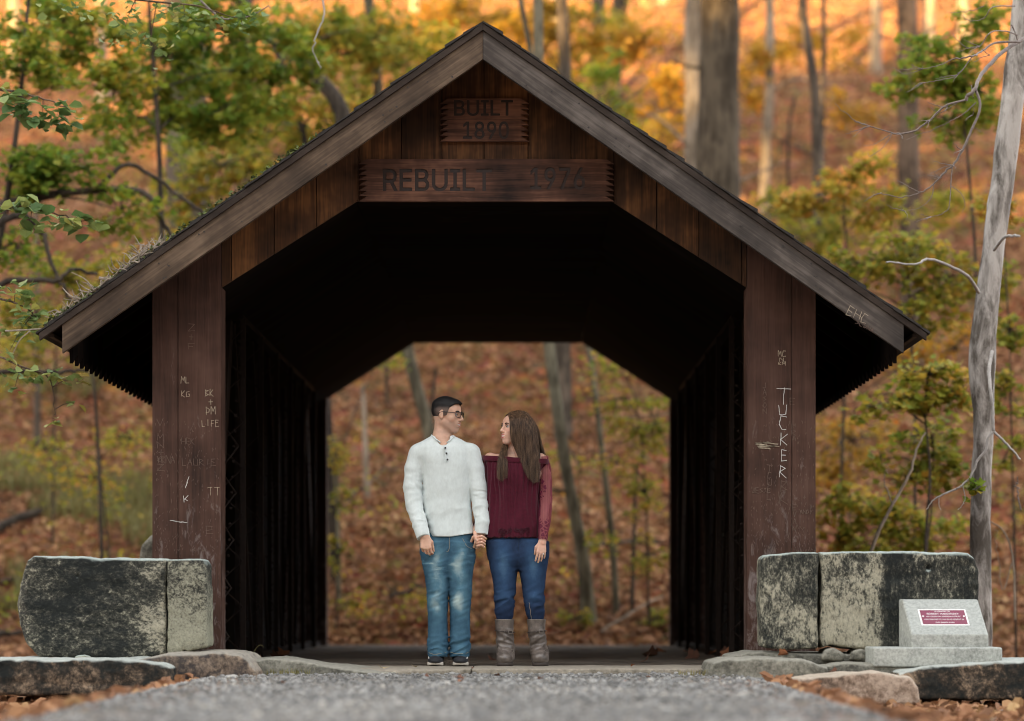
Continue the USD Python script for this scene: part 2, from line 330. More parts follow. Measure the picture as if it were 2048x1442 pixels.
def grooved(poly): return poly.buffer(-0.0025, join_style=2)
for portal, (yf, yb) in enumerate(((0.0, 0.26), (L - 0.26, L))):
    for s in (-1, 1):                                 # posts: two or three boards on the face, a return board on the inner side
        cuts = [-P_OUT, X(357), -P_IN] if s < 0 else [P_IN, X(1583), P_OUT]
        core = box(min(s * (P_IN + .02), s * (P_OUT - .02)), max(s * (P_IN + .02), s * (P_OUT - .02)), yf + .03, yb - 0.005, -0.12, roof_z(P_OUT) - 0.17)
        post = bridge.part('post', core, 'wood_post')
        for a, b in zip(cuts[:-1], cuts[1:]):
            poly = sg.box(a, -0.115, b, 3.4).intersection(under_roof(0.14))
            face = grooved(poly)
            bridge.part('plank', prism_xz(face, yf - 0.03, yf + 0.028) if portal == 0 else prism_xz(face, yb - .004, yb + .03), 'wood_post', parent=post)
        bridge.part('plank', box(min(s * P_IN, s * (P_IN + .018)), max(s * P_IN, s * (P_IN + .018)), yf + .03, yb - .006, -0.115, roof_z(P_IN) - 0.2), 'wood_post', parent=post)
        if portal == 0: (POST_L, POST_R) = (post, None) if s < 0 else (POST_L, post)
    # vertical gable boards above the opening
    gable_area = under_roof(0.13).difference(opening).intersection(sg.box(-P_IN, 0, P_IN, 5))
    edges = [X(p) for p in (443, 463, 548, 633, 718, 803, 884, 968, 1056, 1142, 1228, 1313, 1398, 1483, 1498)]
    for a, b in zip(edges[:-1], edges[1:]):
        poly = gable_area.intersection(sg.box(a, 0, b, 5))
        for g in getattr(poly, 'geoms', [poly]):
            g = grooved(g)
            if g.is_empty or g.geom_type != 'Polygon': continue
            dy = rng.uniform(-0.004, 0.004)
            bridge.part('gable_board', prism_xz(g, yf + 0.012 + dy, yf + 0.04 + dy), 'wood_gable')

# interior: wall planks, ceiling boards, deck planks
for s in (-1, 1):
    y = 0.27
    while y < L - 0.3:
        w = min(0.285, L - 0.27 - y)
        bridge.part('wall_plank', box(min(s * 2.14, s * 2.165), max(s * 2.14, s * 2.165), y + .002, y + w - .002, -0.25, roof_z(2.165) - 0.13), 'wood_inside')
        y += 0.285
ys = np.arange(0.045, L - 0.05, 0.215)
for y in ys:
    y1 = min(y + 0.211, L - 0.03)
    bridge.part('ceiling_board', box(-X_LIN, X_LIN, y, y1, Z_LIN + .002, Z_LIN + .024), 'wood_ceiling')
    for s in (-1, 1):
        a, b = np.array([s * (X_LIN + .004), Z_LIN + .004]), np.array([s * (P_IN + 0.35), Z_SPR + (P_IN + .35 - P_IN) * -(Z_LIN - Z_SPR) / (P_IN - X_LIN)])
        d = (b - a) / np.linalg.norm(b - a); n = np.array([-d[1], d[0]]) * (1 if s < 0 else -1); n *= np.sign(n[1]) if n[1] else 1
        poly = sg.Polygon([a, b, b + n * .022, a + n * .022])
        bridge.part('ceiling_board', prism_xz(poly if poly.exterior.is_ccw else sg.Polygon(poly.exterior.coords[::-1]), y, y1), 'wood_ceiling')
y = 0.16
while y < L + 0.1:
    w = rng.uniform(0.17, 0.22)
    dz = rng.uniform(-0.004, 0.0)
    bridge.part('deck_plank', box(-2.12, 2.12, y, y + w - 0.008, -0.07, dz), 'wood_deck')
    y += w
for x in np.linspace(-1.9, 1.9, 7):
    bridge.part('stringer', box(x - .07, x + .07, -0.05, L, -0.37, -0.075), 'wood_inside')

# riveted iron pony trusses inside the walls
def rivets(points, r=0.012, axis=1, s=1):
    out = []
    for p in points:
        k = trimesh.creation.icosphere(1, r); k.apply_translation(p); out.append(k)
    return join(out)
for s in (-1, 1):
    xt = s * 1.86
    e0, e1 = np.array([xt, 0.42, -0.05]), np.array([xt, 1.75, 2.55])
    f0, f1 = np.array([xt, L - 0.42, -0.05]), np.array([xt, L - 1.75, 2.55])
    up = np.array([0, 1, 0.3])
    for a, b in ((e0, e1), (f0, f1)):
        end = bridge.part('truss_end_post', beam(a, b, 0.20, 0.03, up=(1, 0, 0)), 'iron')
        d = (b - a); n = np.array([-s * 0.075, -0.03, 0])
        ts = np.linspace(0.05, 0.95, 22)
        bridge.part('rivet', rivets([a + d * t + np.array([k * 0.075, -0.022, 0]) for t in ts for k in (-1, 1)]), 'iron', parent=end, kind='stuff')
    bridge.part('truss_top_chord', beam(e1, f1, 0.18, 0.16), 'iron')
    bridge.part('truss_bottom_chord', beam(e0 + [0, -.1, .02], f0 + [0, .1, .02], 0.12, 0.14), 'iron')
    n = 6
    yy = np.linspace(1.75, L - 1.75, n)
    for k, y in enumerate(yy):
        for dx in (-0.09, 0.09):
            bridge.part('truss_vertical', box(xt + dx - .018, xt + dx + .018, y - .03, y + .03, 0.0, 2.48), 'iron')
        lac = []
        zz = np.linspace(0.06, 2.4, 15)
        for q in range(14):
            a, b = (-0.09, 0.09) if q % 2 else (0.09, -0.09)
            lac.append(beam([xt + a, y - .036, zz[q]], [xt + b, y - .036, zz[q + 1]], 0.008, 0.03, up=(0, 1, 0)))
        for l_ in lac: bridge.part('lacing_bar', l_, 'iron')
        if k < n - 1:
            a, b = (0.06, 2.45) if k < n // 2 else (2.45, 0.06)
            bridge.part('truss_diagonal', beam([xt + .02, y, b], [xt + .02, yy[k + 1], a], 0.02, 0.06), 'iron')
    # lacing between the end post and the first vertical, seen beside the post
    zz = np.linspace(0.02, 1.7, 11)
    for q in range(10):
        f = lambda z: e0 + (e1 - e0) * (z + .05) / 2.6
        a, b = f(zz[q]), f(zz[q + 1])
        a = a + [0.10 if q % 2 else -0.02, 0.06, 0]; b = b + [-0.02 if q % 2 else 0.10, 0.06, 0]
        bridge.part('lacing_bar', beam(a if s < 0 else a * [1, 1, 1], b, 0.008, 0.035, up=(0, 1, 0)), 'iron')

# roof: deck, shingles, rake boards, trim, hanging eave boards with notched ends
for s in (-1, 1):
    def slope_poly(x0, x1, top, bottom): return sg.Polygon([(s * x0, roof_z(x0) - bottom), (s * x1, roof_z(x1) - bottom), (s * x1, roof_z(x1) - top), (s * x0, roof_z(x0) - top)])
    def ccw(p): return p if p.exterior.is_ccw else sg.Polygon(list(p.exterior.coords)[::-1])
    x = 0.0; k = 0
    while x < 2.80:                                   # roof boards run along the bridge
        bridge.part('roof_board', prism_xz(ccw(slope_poly(x + .0015, min(x + .19, 2.83) - .0015, 0.036, 0.060)), YO + 0.045, L + 0.30), 'wood_ceiling')
        x += 0.19
    # shingle courses; the row along the front edge piece by piece, the rest joined
    exposure = 0.118; n = int(EAVE / exposure)
    rest = []
    for k in range(n, -1, -1):
        x0, x1 = max(k * exposure - 0.05, 0.0), min((k + 1) * exposure + 0.012, EAVE + 0.012)
        jit = rng.uniform(-0.006, 0.010)
        t0, t1 = 0.030, 0.014 + jit
        yw = YO - 0.032 + rng.uniform(-0.016, 0.012)
        def sh(y0, y1): return prism_xz(ccw(sg.Polygon([(s * x0, roof_z(x0) - t0), (s * x1, roof_z(x1) - 0.022), (s * x1, roof_z(x1) - 0.006 + jit), (s * x0, roof_z(x0) - t0 + 0.010)])), y0, y1)
        w0 = rng.uniform(0.10, 0.2)
        bridge.part('shingle', sh(yw, yw + w0), 'shingle')
        y = yw + w0 + 0.003
        while y < L + 0.28:
            w = rng.uniform(0.22, 0.40)
            rest.append(sh(y, min(y + w, L + 0.3))); y += w + 0.003
    bridge.part('roof_shingles', join(rest), 'shingle', kind='stuff')
    # rake board, cut plumb at ridge and eave, and the dark trim board over it
    xe = abs(Xo(125))
    rk = bridge.part('rake_board', prism_xz(ccw(slope_poly(0.0015, xe, 0.078, 0.262)), YO - 0.012, YO + 0.04), 'wood_rake_left' if s < 0 else 'wood_rake_right')
    for q in range(26):
        t = rng.uniform(0.04, 0.97) * xe; zz = roof_z(t) - rng.choice([0.11, 0.17, 0.235]) + rng.uniform(-.012, .012)
        kn = trimesh.creation.cylinder(rng.uniform(.004, .007), 0.006, sections=8); kn.apply_transform(trimesh.transformations.rotation_matrix(math.pi / 2, [1, 0, 0])); kn.apply_translation([s * t, YO - 0.012, zz])
        bridge.part('nail', kn, 'nail', parent=rk)
    bridge.part('rake_trim', prism_xz(ccw(slope_poly(0.001, EAVE - 0.01, 0.032, 0.076)), YO - 0.03, YO + 0.03), 'wood_trim')
    # inner rake at the wall, shading the gable top
    bridge.part('barge_rafter', prism_xz(ccw(slope_poly(0.004, 2.66, 0.062, 0.16)), YO + 0.05, YO + 0.09), 'wood_trim')
    # eave fascia and the row of hanging boards
    xv = 2.68
    bridge.part('eave_board', box(min(s * 2.80, s * 2.83), max(s * 2.80, s * 2.83), YO + .05, L + 0.3, roof_z(2.83) - 0.085, roof_z(2.83) - 0.062), 'wood_trim')
    y = YO + 0.10
    while y < L + 0.1:
        w = 0.225
        a, b = y + .002, y + w - .002
        poly = sg.Polygon([(a, roof_z(xv) - .063), (a, 1.985), (b, 2.062), (b, roof_z(xv) - .063)])
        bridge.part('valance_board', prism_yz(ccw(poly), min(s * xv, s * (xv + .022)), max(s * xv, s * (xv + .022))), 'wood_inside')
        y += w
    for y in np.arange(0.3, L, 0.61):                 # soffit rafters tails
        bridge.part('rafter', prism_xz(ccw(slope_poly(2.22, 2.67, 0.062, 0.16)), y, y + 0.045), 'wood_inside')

# signs
def saw_board(x0, x1, z0, z1, teeth=7, depth=0.055):
    h = (z1 - z0) / teeth
    left, right = [], []
    for k in range(teeth):
        left += [(x0, z0 + k * h + h * .02), (x0 + depth, z0 + (k + 1) * h - h * .02)]
        right += [(x1, z0 + k * h + h * .02), (x1 - depth, z0 + (k + 1) * h - h * .02)]
    return sg.Polygon([(x0, z0), *left[1:], (x1 - depth, z1), *right[::-1][1:], (x1, z0)]).buffer(0)

def upright(m, x, y, z):
    v = m.vertices
    m.vertices = np.stack([x + v[:, 0], y - v[:, 2], z + v[:, 1]], 1)
    return m

def sign(x0, x1, z0, z1, rows, front, teeth, boards):
    poly = saw_board(x0, x1, z0, z1, teeth)
    first = None
    for (a, b) in boards:
        piece = poly.intersection(sg.box(x0 - 1, a + .001, x1 + 1, b - .001))
        body = to_manifold(prism_xz(piece if piece.geom_type == 'Polygon' else max(piece.geoms, key=lambda g: g.area), front, front + 0.045))
        letters = []
        for text, xa, zb, height, width in rows:
            if not (a <= zb <= b): continue
            t = meshkit.text_mesh(text, height, 0.02, bold=True)
            t.vertices[:, 0] -= t.bounds[0][0]; t.vertices[:, 0] *= width / t.bounds[1][0]
            letters.append((t, xa, zb))
            cut = upright(t.copy(), xa, front + 0.010, zb)
            try: body = body - to_manifold(cut)
            except Exception: pass
        p = bridge.part('sign_board', to_trimesh(body), 'wood_sign')
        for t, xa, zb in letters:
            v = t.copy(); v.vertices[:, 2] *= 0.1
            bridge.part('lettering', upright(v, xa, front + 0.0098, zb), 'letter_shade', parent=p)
sign(X(718), X(1228), Z(404), Z(319), [('REBUILT', X(766), Z(382), W(42), W(218)), ('1976', X(1060), Z(379), W(42), W(110))], -0.030, 8, [(Z(404), Z(319))])
sign(X(880), X(1058), Z(284), Z(198), [('BUILT', X(908), Z(232), W(30), W(118)), ('1890', X(926), Z(278), W(33), W(92))], -0.028, 8, [(Z(284), Z(241)), (Z(241), Z(198))])

# carving and chalk marks on the posts and the right rake board
GLYPH = {'A': [[(0, 0), (.5, 1), (1, 0)], [(.2, .4), (.8, .4)]], 'B': [[(0, 0), (0, 1), (.8, .85), (.1, .52), (.9, .25), (0, 0)]], 'C': [[(.9, .9), (.2, 1), (0, .5), (.2, 0), (.9, .08)]], 'D': [[(0, 0), (0, 1), (.8, .7), (.8, .3), (0, 0)]],
         'E': [[(.9, 1), (0, 1), (0, 0), (.9, 0)], [(0, .5), (.7, .5)]], 'F': [[(0, 0), (0, 1), (.9, 1)], [(0, .55), (.7, .55)]], 'G': [[(.9, .9), (.1, .9), (0, .1), (.9, .1), (.9, .5), (.5, .5)]], 'H': [[(0, 0), (0, 1)], [(1, 0), (1, 1)], [(0, .5), (1, .5)]],
         'I': [[(.5, 0), (.5, 1)]], 'K': [[(0, 0), (0, 1)], [(.9, 1), (0, .45), (.9, 0)]], 'L': [[(0, 1), (0, 0), (.8, 0)]], 'M': [[(0, 0), (.1, 1), (.5, .4), (.9, 1), (1, 0)]], 'N': [[(0, 0), (0, 1), (1, 0), (1, 1)]],
         'P': [[(0, 0), (0, 1), (.8, .8), (0, .5)]], 'R': [[(0, 0), (0, 1), (.8, .8), (0, .5), (.9, 0)]], 'S': [[(.9, .9), (.1, .8), (.8, .3), (0, .05)]], 'T': [[(-.15, 1), (1.15, 1)], [(.5, 1), (.5, 0)]], 'U': [[(0, 1), (.1, .1), (.5, 0), (.9, .1), (1, 1)]],
         'V': [[(0, 1), (.5, 0), (1, 1)]], 'W': [[(0, 1), (.25, 0), (.5, .6), (.75, 0), (1, 1)]], 'Y': [[(0, 1), (.5, .5), (1, 1)], [(.5, .5), (.4, 0)]], 'Z': [[(0, 1), (1, 1), (0, 0), (1, 0)]], 'J': [[(.8, 1), (.8, .1), (.3, 0), (0, .2)]], 'O': [[(.5, 1), (0, .5), (.5, 0), (1, .5), (.5, 1)]],
         '+': [[(.5, .1), (.5, .9)], [(.1, .5), (.9, .5)]], '-': [[(.1, .5), (.9, .5)]], '/': [[(0, 0), (1, 1)]], '|': [[(.5, 0), (.5, 1)]]}
def strokes(text, px, py, w, h, gap=0.3, y=-0.0318, thick=0.0042, tilt=0.0, vertical=False, rs=1):
    """Hand-scratched capitals: px, py the upper left corner in the photograph, w and h one letter's size in its pixels."""
    g_ = np.random.default_rng(rs); out = []
    cx, cy = px, py
    for ch in text:
        if ch != ' ':
            for line in GLYPH[ch]:
                pts = np.array(line, float) + g_.normal(0, 0.05, (len(line), 2))
                for a, b in zip(pts[:-1], pts[1:]):
                    ax, az, bx, bz = cx + a[0] * w, cy + (1 - a[1]) * h, cx + b[0] * w, cy + (1 - b[1]) * h
                    if tilt:
                        rot = lambda u, v: (px + (u - px) * math.cos(tilt) - (v - py) * math.sin(tilt), py + (u - px) * math.sin(tilt) + (v - py) * math.cos(tilt))
                        (ax, az), (bx, bz) = rot(ax, az), rot(bx, bz)
                    p, q = np.array([X(ax, y), y, Z(az, y)]), np.array([X(bx, y), y, Z(bz, y)])
                    n = max(1, int(np.linalg.norm(q - p) / 0.03))
                    for k in range(n):
                        u, v = p + (q - p) * k / n, p + (q - p) * (k + 1.06) / n
                        j = g_.normal(0, 0.0012, 3) * [1, 0, 1]
                        out.append(beam(u + j, v + j, 0.003, thick * g_.uniform(.55, 1.25), up=(0, 1, 0)))
        if vertical: cy += h * (1 + gap)
        else: cx += w * (1 + gap)
    return join(out)
def carve(post, look, *a, **k): bridge.part('carved_letters', strokes(*a, **k), look, parent=post)
carve(POST_L, 'scratch_pale', 'BK', 411, 779, 7, 14, rs=1)
carve(POST_L, 'scratch_pale', '+', 416, 796, 10, 15, rs=2)
carve(POST_L, 'scratch_pale', 'DM', 412, 814, 8, 14, rs=3)
carve(POST_L, 'scratch_pale', 'LIFE', 404, 840, 7, 13, rs=4)
carve(POST_L, 'scratch_pale', 'ML', 362, 753, 8, 13, rs=5, thick=0.003)
carve(POST_L, 'scratch_pale', 'KG', 363, 782, 7, 12, rs=6, thick=0.003)
carve(POST_L, 'scratch_dim', 'Z+F', 377, 648, 12, 13, vertical=True, gap=.5, rs=7)
carve(POST_L, 'scratch_dim', 'V MN+KZ', 315, 838, 12, 13, vertical=True, gap=.15, rs=8)
carve(POST_L, 'scratch_dim', 'YKNA', 314, 912, 8, 14, rs=9, gap=.15)
carve(POST_L, 'scratch_dim', 'HEK', 364, 876, 7, 12, rs=10)
carve(POST_L, 'scratch_dim', 'LAURIE', 364, 918, 9, 13, rs=11)
carve(POST_L, 'scratch_pale', 'II', 414, 975, 12, 16, rs=12, thick=0.003)
carve(POST_L, 'scratch_pale', '--', 412, 970, 12, 10, rs=13, thick=0.003)
carve(POST_L, 'scratch_white', 'K', 368, 990, 9, 14, rs=14, thick=0.003)
carve(POST_L, 'scratch_dim', 'E', 412, 1052, 16, 16, rs=15)
carve(POST_L, 'scratch_white', '/', 370, 955, 8, 22, rs=16, thick=0.003)
carve(POST_L, 'scratch_white', '-', 334, 1030, 48, 20, rs=17, thick=0.003, tilt=0.1)
carve(POST_R, 'scratch_pale', 'MC', 1556, 702, 7, 11, rs=21, thick=0.003)
carve(POST_R, 'scratch_pale', 'N', 1560, 716, 7, 7, rs=22, thick=0.003)
carve(POST_R, 'scratch_pale', 'KM', 1557, 724, 6, 6, rs=23, thick=0.003)
for k, (ch, u, v, w, h) in enumerate((('T', 1555, 778, 24, 30), ('U', 1557, 810, 16, 20), ('C', 1559, 833, 16, 26), ('K', 1561, 866, 15, 24), ('E', 1562, 900, 12, 22), ('R', 1560, 932, 12, 24))):
    carve(POST_R, 'scratch_white', ch, u, v, w, h, rs=30 + k, thick=0.0048)
carve(POST_R, 'scratch_dim', 'B', 1562, 962, 14, 22, rs=41)
carve(POST_R, 'scratch_dim', 'K', 1556, 985, 16, 26, rs=42, tilt=-.2)
carve(POST_R, 'scratch_dim', 'TCULL', 1535, 930, 8, 12, vertical=True, gap=.2, rs=43)
carve(POST_R, 'scratch_dim', 'E', 1580, 797, 10, 12, rs=44)
carve(POST_R, 'scratch_dim', 'PRA', 1584, 848, 8, 10, vertical=True, gap=.2, rs=45)
carve(POST_R, 'scratch_dim', 'JASON', 1526, 766, 7, 10, vertical=True, gap=.3, rs=46)
carve(POST_R, 'scratch_dim', 'JESSE', 1504, 976, 6, 10, rs=47)
carve(POST_R, 'scratch_dim', 'EVAN', 1586, 1010, 6, 10, vertical=True, gap=.4, rs=48)
carve(POST_R, 'scratch_dim', 'ANDY', 1600, 1020, 5, 8, rs=49)
scr = [beam([X(1510 + u), -0.0318, Z(885 + v)], [X(1510 + u + l_), -0.0318, Z(885 + v + rng.uniform(-2, 2))], 0.003, 0.006, up=(0, 1, 0)) for u, v, l_ in [(rng.uniform(0, 28), rng.uniform(0, 12), rng.uniform(8, 26)) for _ in range(26)]]
bridge.part('scraped_patch', join(scr), 'scratch_pale', parent=POST_R)
for post, xa, xb, n in ((POST_L, 310, 438, 230), (POST_R, 1502, 1632, 320)):
    sc = []
    for _ in range(n):
        u, v = rng.uniform(xa, xb), 1100 - 260 * rng.uniform(0, 1) ** 1.5
        a = rng.normal(math.pi / 2, .3); l_ = rng.uniform(1.5, 6)
        u2 = np.clip(u + math.cos(a) * l_, xa, xb)
        sc.append(beam([X(u), -0.0318, Z(v)], [X(u2) + 1e-4, -0.0318, Z(v + math.sin(a) * l_)], 0.0026, rng.uniform(.0008, .0020), up=(0, 1, 0)))
    bridge.part('scratches', join(sc), 'scratch_dim', parent=post, kind='stuff')
bridge.part('carved_letters', strokes('EHC', 1700, 612, 12, 18, y=YO - 0.0135, tilt=0.45, rs=51, thick=.004), 'scratch_pale', parent=rk)
bridge.part('carved_letters', strokes('SCUNA', 1714, 640, 6, 8, y=YO - 0.0135, tilt=0.45, rs=52, thick=.003, gap=.4), 'scratch_dim', parent=rk)
# ------------------------------------------------------------------ implicit surfaces
def surface_nets(F, origin, cell):
    """The zero surface of a sampled field (negative inside) as a trimesh of quads split in two."""
    S = F < 0
    nx, ny, nz = F.shape
    c = [S[a:nx - 1 + a, b:ny - 1 + b, d:nz - 1 + d] for a in (0, 1) for b in (0, 1) for d in (0, 1)]
    cnt = sum(x.astype(np.int8) for x in c)
    act = (cnt > 0) & (cnt < 8)
    idx = -np.ones(act.shape, np.int64); I = np.argwhere(act); idx[act] = np.arange(len(I))
    acc, num = np.zeros((len(I), 3)), np.zeros(len(I))
    corners = [(a, b, d) for a in (0, 1) for b in (0, 1) for d in (0, 1)]
    val = np.stack([F[I[:, 0] + a, I[:, 1] + b, I[:, 2] + d] for a, b, d in corners], 1)
    for i, p in enumerate(corners):
        for j, q in enumerate(corners):
            if j > i and sum(abs(u - w) for u, w in zip(p, q)) == 1:
                cr = (val[:, i] < 0) != (val[:, j] < 0)
                t = np.where(cr, val[:, i] / (val[:, i] - val[:, j] + 1e-20 * (val[:, i] == val[:, j])), 0)
                pt = np.array(p)[None] + t[:, None] * (np.array(q) - np.array(p))[None]
                acc += np.where(cr[:, None], pt, 0); num += cr
    v = origin + (I + acc / num[:, None]) * cell
    faces = []
    for ax in range(3):
        o = [0, 0, 0]; o[ax] = 1
        a = S[:nx - o[0], :ny - o[1], :nz - o[2]]; b = S[o[0]:, o[1]:, o[2]:]
        e = np.argwhere(a != b); u, w = (ax + 1) % 3, (ax + 2) % 3
        e = e[(e[:, u] > 0) & (e[:, w] > 0) & (e[:, u] < F.shape[u] - 1) & (e[:, w] < F.shape[w] - 1)]
        s = a[e[:, 0], e[:, 1], e[:, 2]]
        def cellid(du, dw):
            k = e.copy(); k[:, u] += du; k[:, w] += dw
            return idx[k[:, 0], k[:, 1], k[:, 2]]
        q = np.stack([cellid(-1, -1), cellid(0, -1), cellid(0, 0), cellid(-1, 0)], 1)
        q[~s] = q[~s][:, ::-1]
        faces.append(q)
    q = np.vstack(faces)
    return trimesh.Trimesh(v, np.vstack([q[:, [0, 1, 2]], q[:, [0, 2, 3]]]), process=False)

def poly_sdf(pts, px, pz):
    """Signed distance to a 2-D polygon, negative inside."""
    p = np.asarray(pts, float); d2 = np.full(px.shape, 1e9); inside = np.zeros(px.shape, bool)
    for a, b in zip(p, np.roll(p, -1, 0)):
        e = b - a; wx, wz = px - a[0], pz - a[1]
        t = np.clip((wx * e[0] + wz * e[1]) / (e @ e + 1e-12), 0, 1)
        d2 = np.minimum(d2, (wx - t * e[0]) ** 2 + (wz - t * e[1]) ** 2)
        hit = ((a[1] > pz) != (b[1] > pz)) & (px < (b[0] - a[0]) * (pz - a[1]) / (b[1] - a[1] + 1e-12) + a[0])
        inside ^= hit
    return np.where(inside, -np.sqrt(d2), np.sqrt(d2))

def rock(outline, y0, y1, amp=0.012, rnd=0.02, seed=1, cell=0.014, plan=None, fine=0.006, strata=0.0, holes=()):
    """A stone whose front outline is given in photograph pixels at depth y0."""
    o = np.array([[X(a, y0), Z(b, y0)] for a, b in outline])
    lo = np.array([o[:, 0].min(), y0, o[:, 1].min()]) - 0.06; hi = np.array([o[:, 0].max(), y1, o[:, 1].max()]) + 0.06
    n = np.ceil((hi - lo) / cell).astype(int) + 1
    gx, gy, gz = (lo[k] + np.arange(n[k]) * cell for k in range(3))
    d2 = poly_sdf(o, *np.meshgrid(gx, gz, indexing='ij'))[:, None, :] + rnd
    if plan is not None:
        dp = poly_sdf(np.array([[X(a, y0), b] for a, b in plan]), *np.meshgrid(gx, gy, indexing='ij'))[:, :, None] + rnd
    else:
        dp = (np.abs(gy - (y0 + y1) / 2) - (y1 - y0) / 2 + rnd)[None, :, None]
    d2, dp = np.broadcast_arrays(d2, dp)
    d = np.hypot(np.maximum(d2, 0), np.maximum(dp, 0)) + np.minimum(np.maximum(d2, dp), 0) - rnd
    P = np.stack(np.meshgrid(gx, gy, gz, indexing='ij'), -1)
    d = d + amp * 2 * (meshkit.fbm(P * 7, 3, seed) - 0.5) + fine * 2 * (meshkit.fbm(P * 28, 2, seed + 9) - 0.5)
    if strata: d = d + strata * 2 * (meshkit.fbm(P * [2, 2, 26], 2, seed + 5) - 0.5)
    for hx, hz, r in holes:
        d = np.maximum(d, r - np.linalg.norm(P - np.array([X(hx, y0), y0 + r * .3, Z(hz, y0)]), axis=-1))
    return surface_nets(d, lo, cell)

_st = stone
def stone(name, dark, mid, light, shifts=(), **k):
    """stone() with crust that thins along x or z: shifts of (axis, from, to, value at from, value at to)."""
    _st(name, dark, mid, light, zb=(0, 1, 0, 0) if shifts else None, **k)
    if not shifts: return
    base = f'/World/Looks/{name}/'
    prev = UsdShade.Shader.Get(stage, base + 'za'); prev_out = None
    src = UsdShade.Shader.Get(stage, base + 's').GetOutput('value')
    for i, (ax, a, b, va, vb) in enumerate(shifts):
        r = UsdShade.Shader.Define(stage, f'{base}shift{i}'); r.CreateIdAttr('cycles_map_range')
        for n_, v_ in (('from_min', a), ('from_max', b), ('to_min', va), ('to_max', vb)): r.CreateInput(n_, Sdf.ValueTypeNames.Float).Set(float(v_))
        r.CreateInput('clamp', Sdf.ValueTypeNames.Bool).Set(True)
        r.CreateInput('value', Sdf.ValueTypeNames.Token).ConnectToSource(UsdShade.Shader.Get(stage, base + 'sp').CreateOutput(ax, Sdf.ValueTypeNames.Token))
        m = UsdShade.Shader.Define(stage, f'{base}sum{i}'); m.CreateIdAttr('cycles_math'); m.CreateInput('math_type', Sdf.ValueTypeNames.Token).Set('add')
        m.CreateInput('value1', Sdf.ValueTypeNames.Token).ConnectToSource(src)
        m.CreateInput('value2', Sdf.ValueTypeNames.Token).ConnectToSource(r.CreateOutput('result', Sdf.ValueTypeNames.Token))
        src = m.CreateOutput('value', Sdf.ValueTypeNames.Token)
    UsdShade.Shader.Get(stage, base + 'ramp').GetInput('fac').ConnectToSource(src)

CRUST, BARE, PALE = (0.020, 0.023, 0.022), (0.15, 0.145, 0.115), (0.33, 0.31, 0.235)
SKYLIT_TOP = (0.40, 0.46, 0.43)  # pale tint of upper faces: skylight painted into the colour
stone('stone_left', CRUST, BARE, PALE, shifts=[('x', X(240, -1), X(262, -1), -0.10, 0.0), ('z', 0.1, 0.42, 0.05, 0.0)], cut=(0.46, 0.60), scale=8, top=SKYLIT_TOP, stretch=(1, 1, 1.5))
stone('stone_left_end', CRUST, BARE, (0.27, 0.265, 0.20), shifts=[('z', 0.2, 0.72, 0.11, -0.05)], cut=(0.44, 0.58), scale=13, top=SKYLIT_TOP)
stone('stone_right_end', CRUST, BARE, PALE, shifts=[('z', 0.1, 0.6, 0.06, -0.02)], cut=(0.46, 0.62), scale=11, top=SKYLIT_TOP, stretch=(1.2, 1, .7))
stone('stone_right', CRUST, BARE, PALE, shifts=[('x', X(1755, -1), X(1775, -1), 0.09, -0.14), ('z', 0.12, 0.7, 0.03, -0.02)], cut=(0.46, 0.60), scale=9, top=SKYLIT_TOP, stretch=(1.2, 1, .7))
stone('stone_ledge_dark', CRUST, (0.12, 0.09, 0.065), (0.26, 0.19, 0.13), cut=(0.52, 0.68), scale=5, top=(0.40, 0.43, 0.40))
stone('stone_ledge_tan', (0.05, 0.05, 0.055), (0.17, 0.13, 0.10), (0.28, 0.22, 0.165), cut=(0.38, 0.58), scale=5, top=(0.30, 0.28, 0.24))
stone('stone_grey', (0.07, 0.068, 0.058), (0.15, 0.145, 0.12), (0.24, 0.23, 0.19), cut=(0.35, 0.65), scale=6, top=(0.27, 0.26, 0.22))
stone('stone_pink', (0.12, 0.085, 0.065), (0.27, 0.195, 0.145), (0.40, 0.31, 0.24), cut=(0.35, 0.6), scale=6, top=(0.42, 0.36, 0.29))
stone('stone_sill', (0.13, 0.115, 0.09), (0.22, 0.195, 0.155), (0.32, 0.285, 0.23), cut=(0.3, 0.66), scale=4, top=(0.27, 0.24, 0.195), bump=0.3)
stone('concrete', (0.25, 0.26, 0.235), (0.36, 0.37, 0.34), (0.45, 0.46, 0.42), cut=(0.3, 0.7), scale=9, top=(0.34, 0.36, 0.34), bump=0.15)

def stone_thing(label, m, look, group=None, name='stone_block', cat='stone block'):
    return single(name, m, look, label, cat, group, smooth=True)
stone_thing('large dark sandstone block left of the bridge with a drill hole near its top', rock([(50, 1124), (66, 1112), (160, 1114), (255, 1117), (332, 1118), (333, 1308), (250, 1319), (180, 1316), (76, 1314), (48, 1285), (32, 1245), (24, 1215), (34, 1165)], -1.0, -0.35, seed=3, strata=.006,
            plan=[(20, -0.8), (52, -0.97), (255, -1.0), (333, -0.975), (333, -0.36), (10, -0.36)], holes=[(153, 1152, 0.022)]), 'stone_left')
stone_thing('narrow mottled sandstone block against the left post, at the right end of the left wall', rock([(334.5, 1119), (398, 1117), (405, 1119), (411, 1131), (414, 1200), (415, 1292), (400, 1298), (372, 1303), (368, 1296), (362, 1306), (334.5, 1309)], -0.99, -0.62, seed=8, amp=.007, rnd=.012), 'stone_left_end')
stone_thing('mottled black and cream sandstone block against the right post', rock([(1522, 1118), (1528, 1110), (1580, 1106), (1638, 1105), (1637, 1160), (1635, 1210), (1638, 1280), (1636, 1297), (1570, 1299), (1523, 1293), (1520, 1200)], -0.99, -0.66, seed=12, amp=.008, rnd=.014), 'stone_right_end')
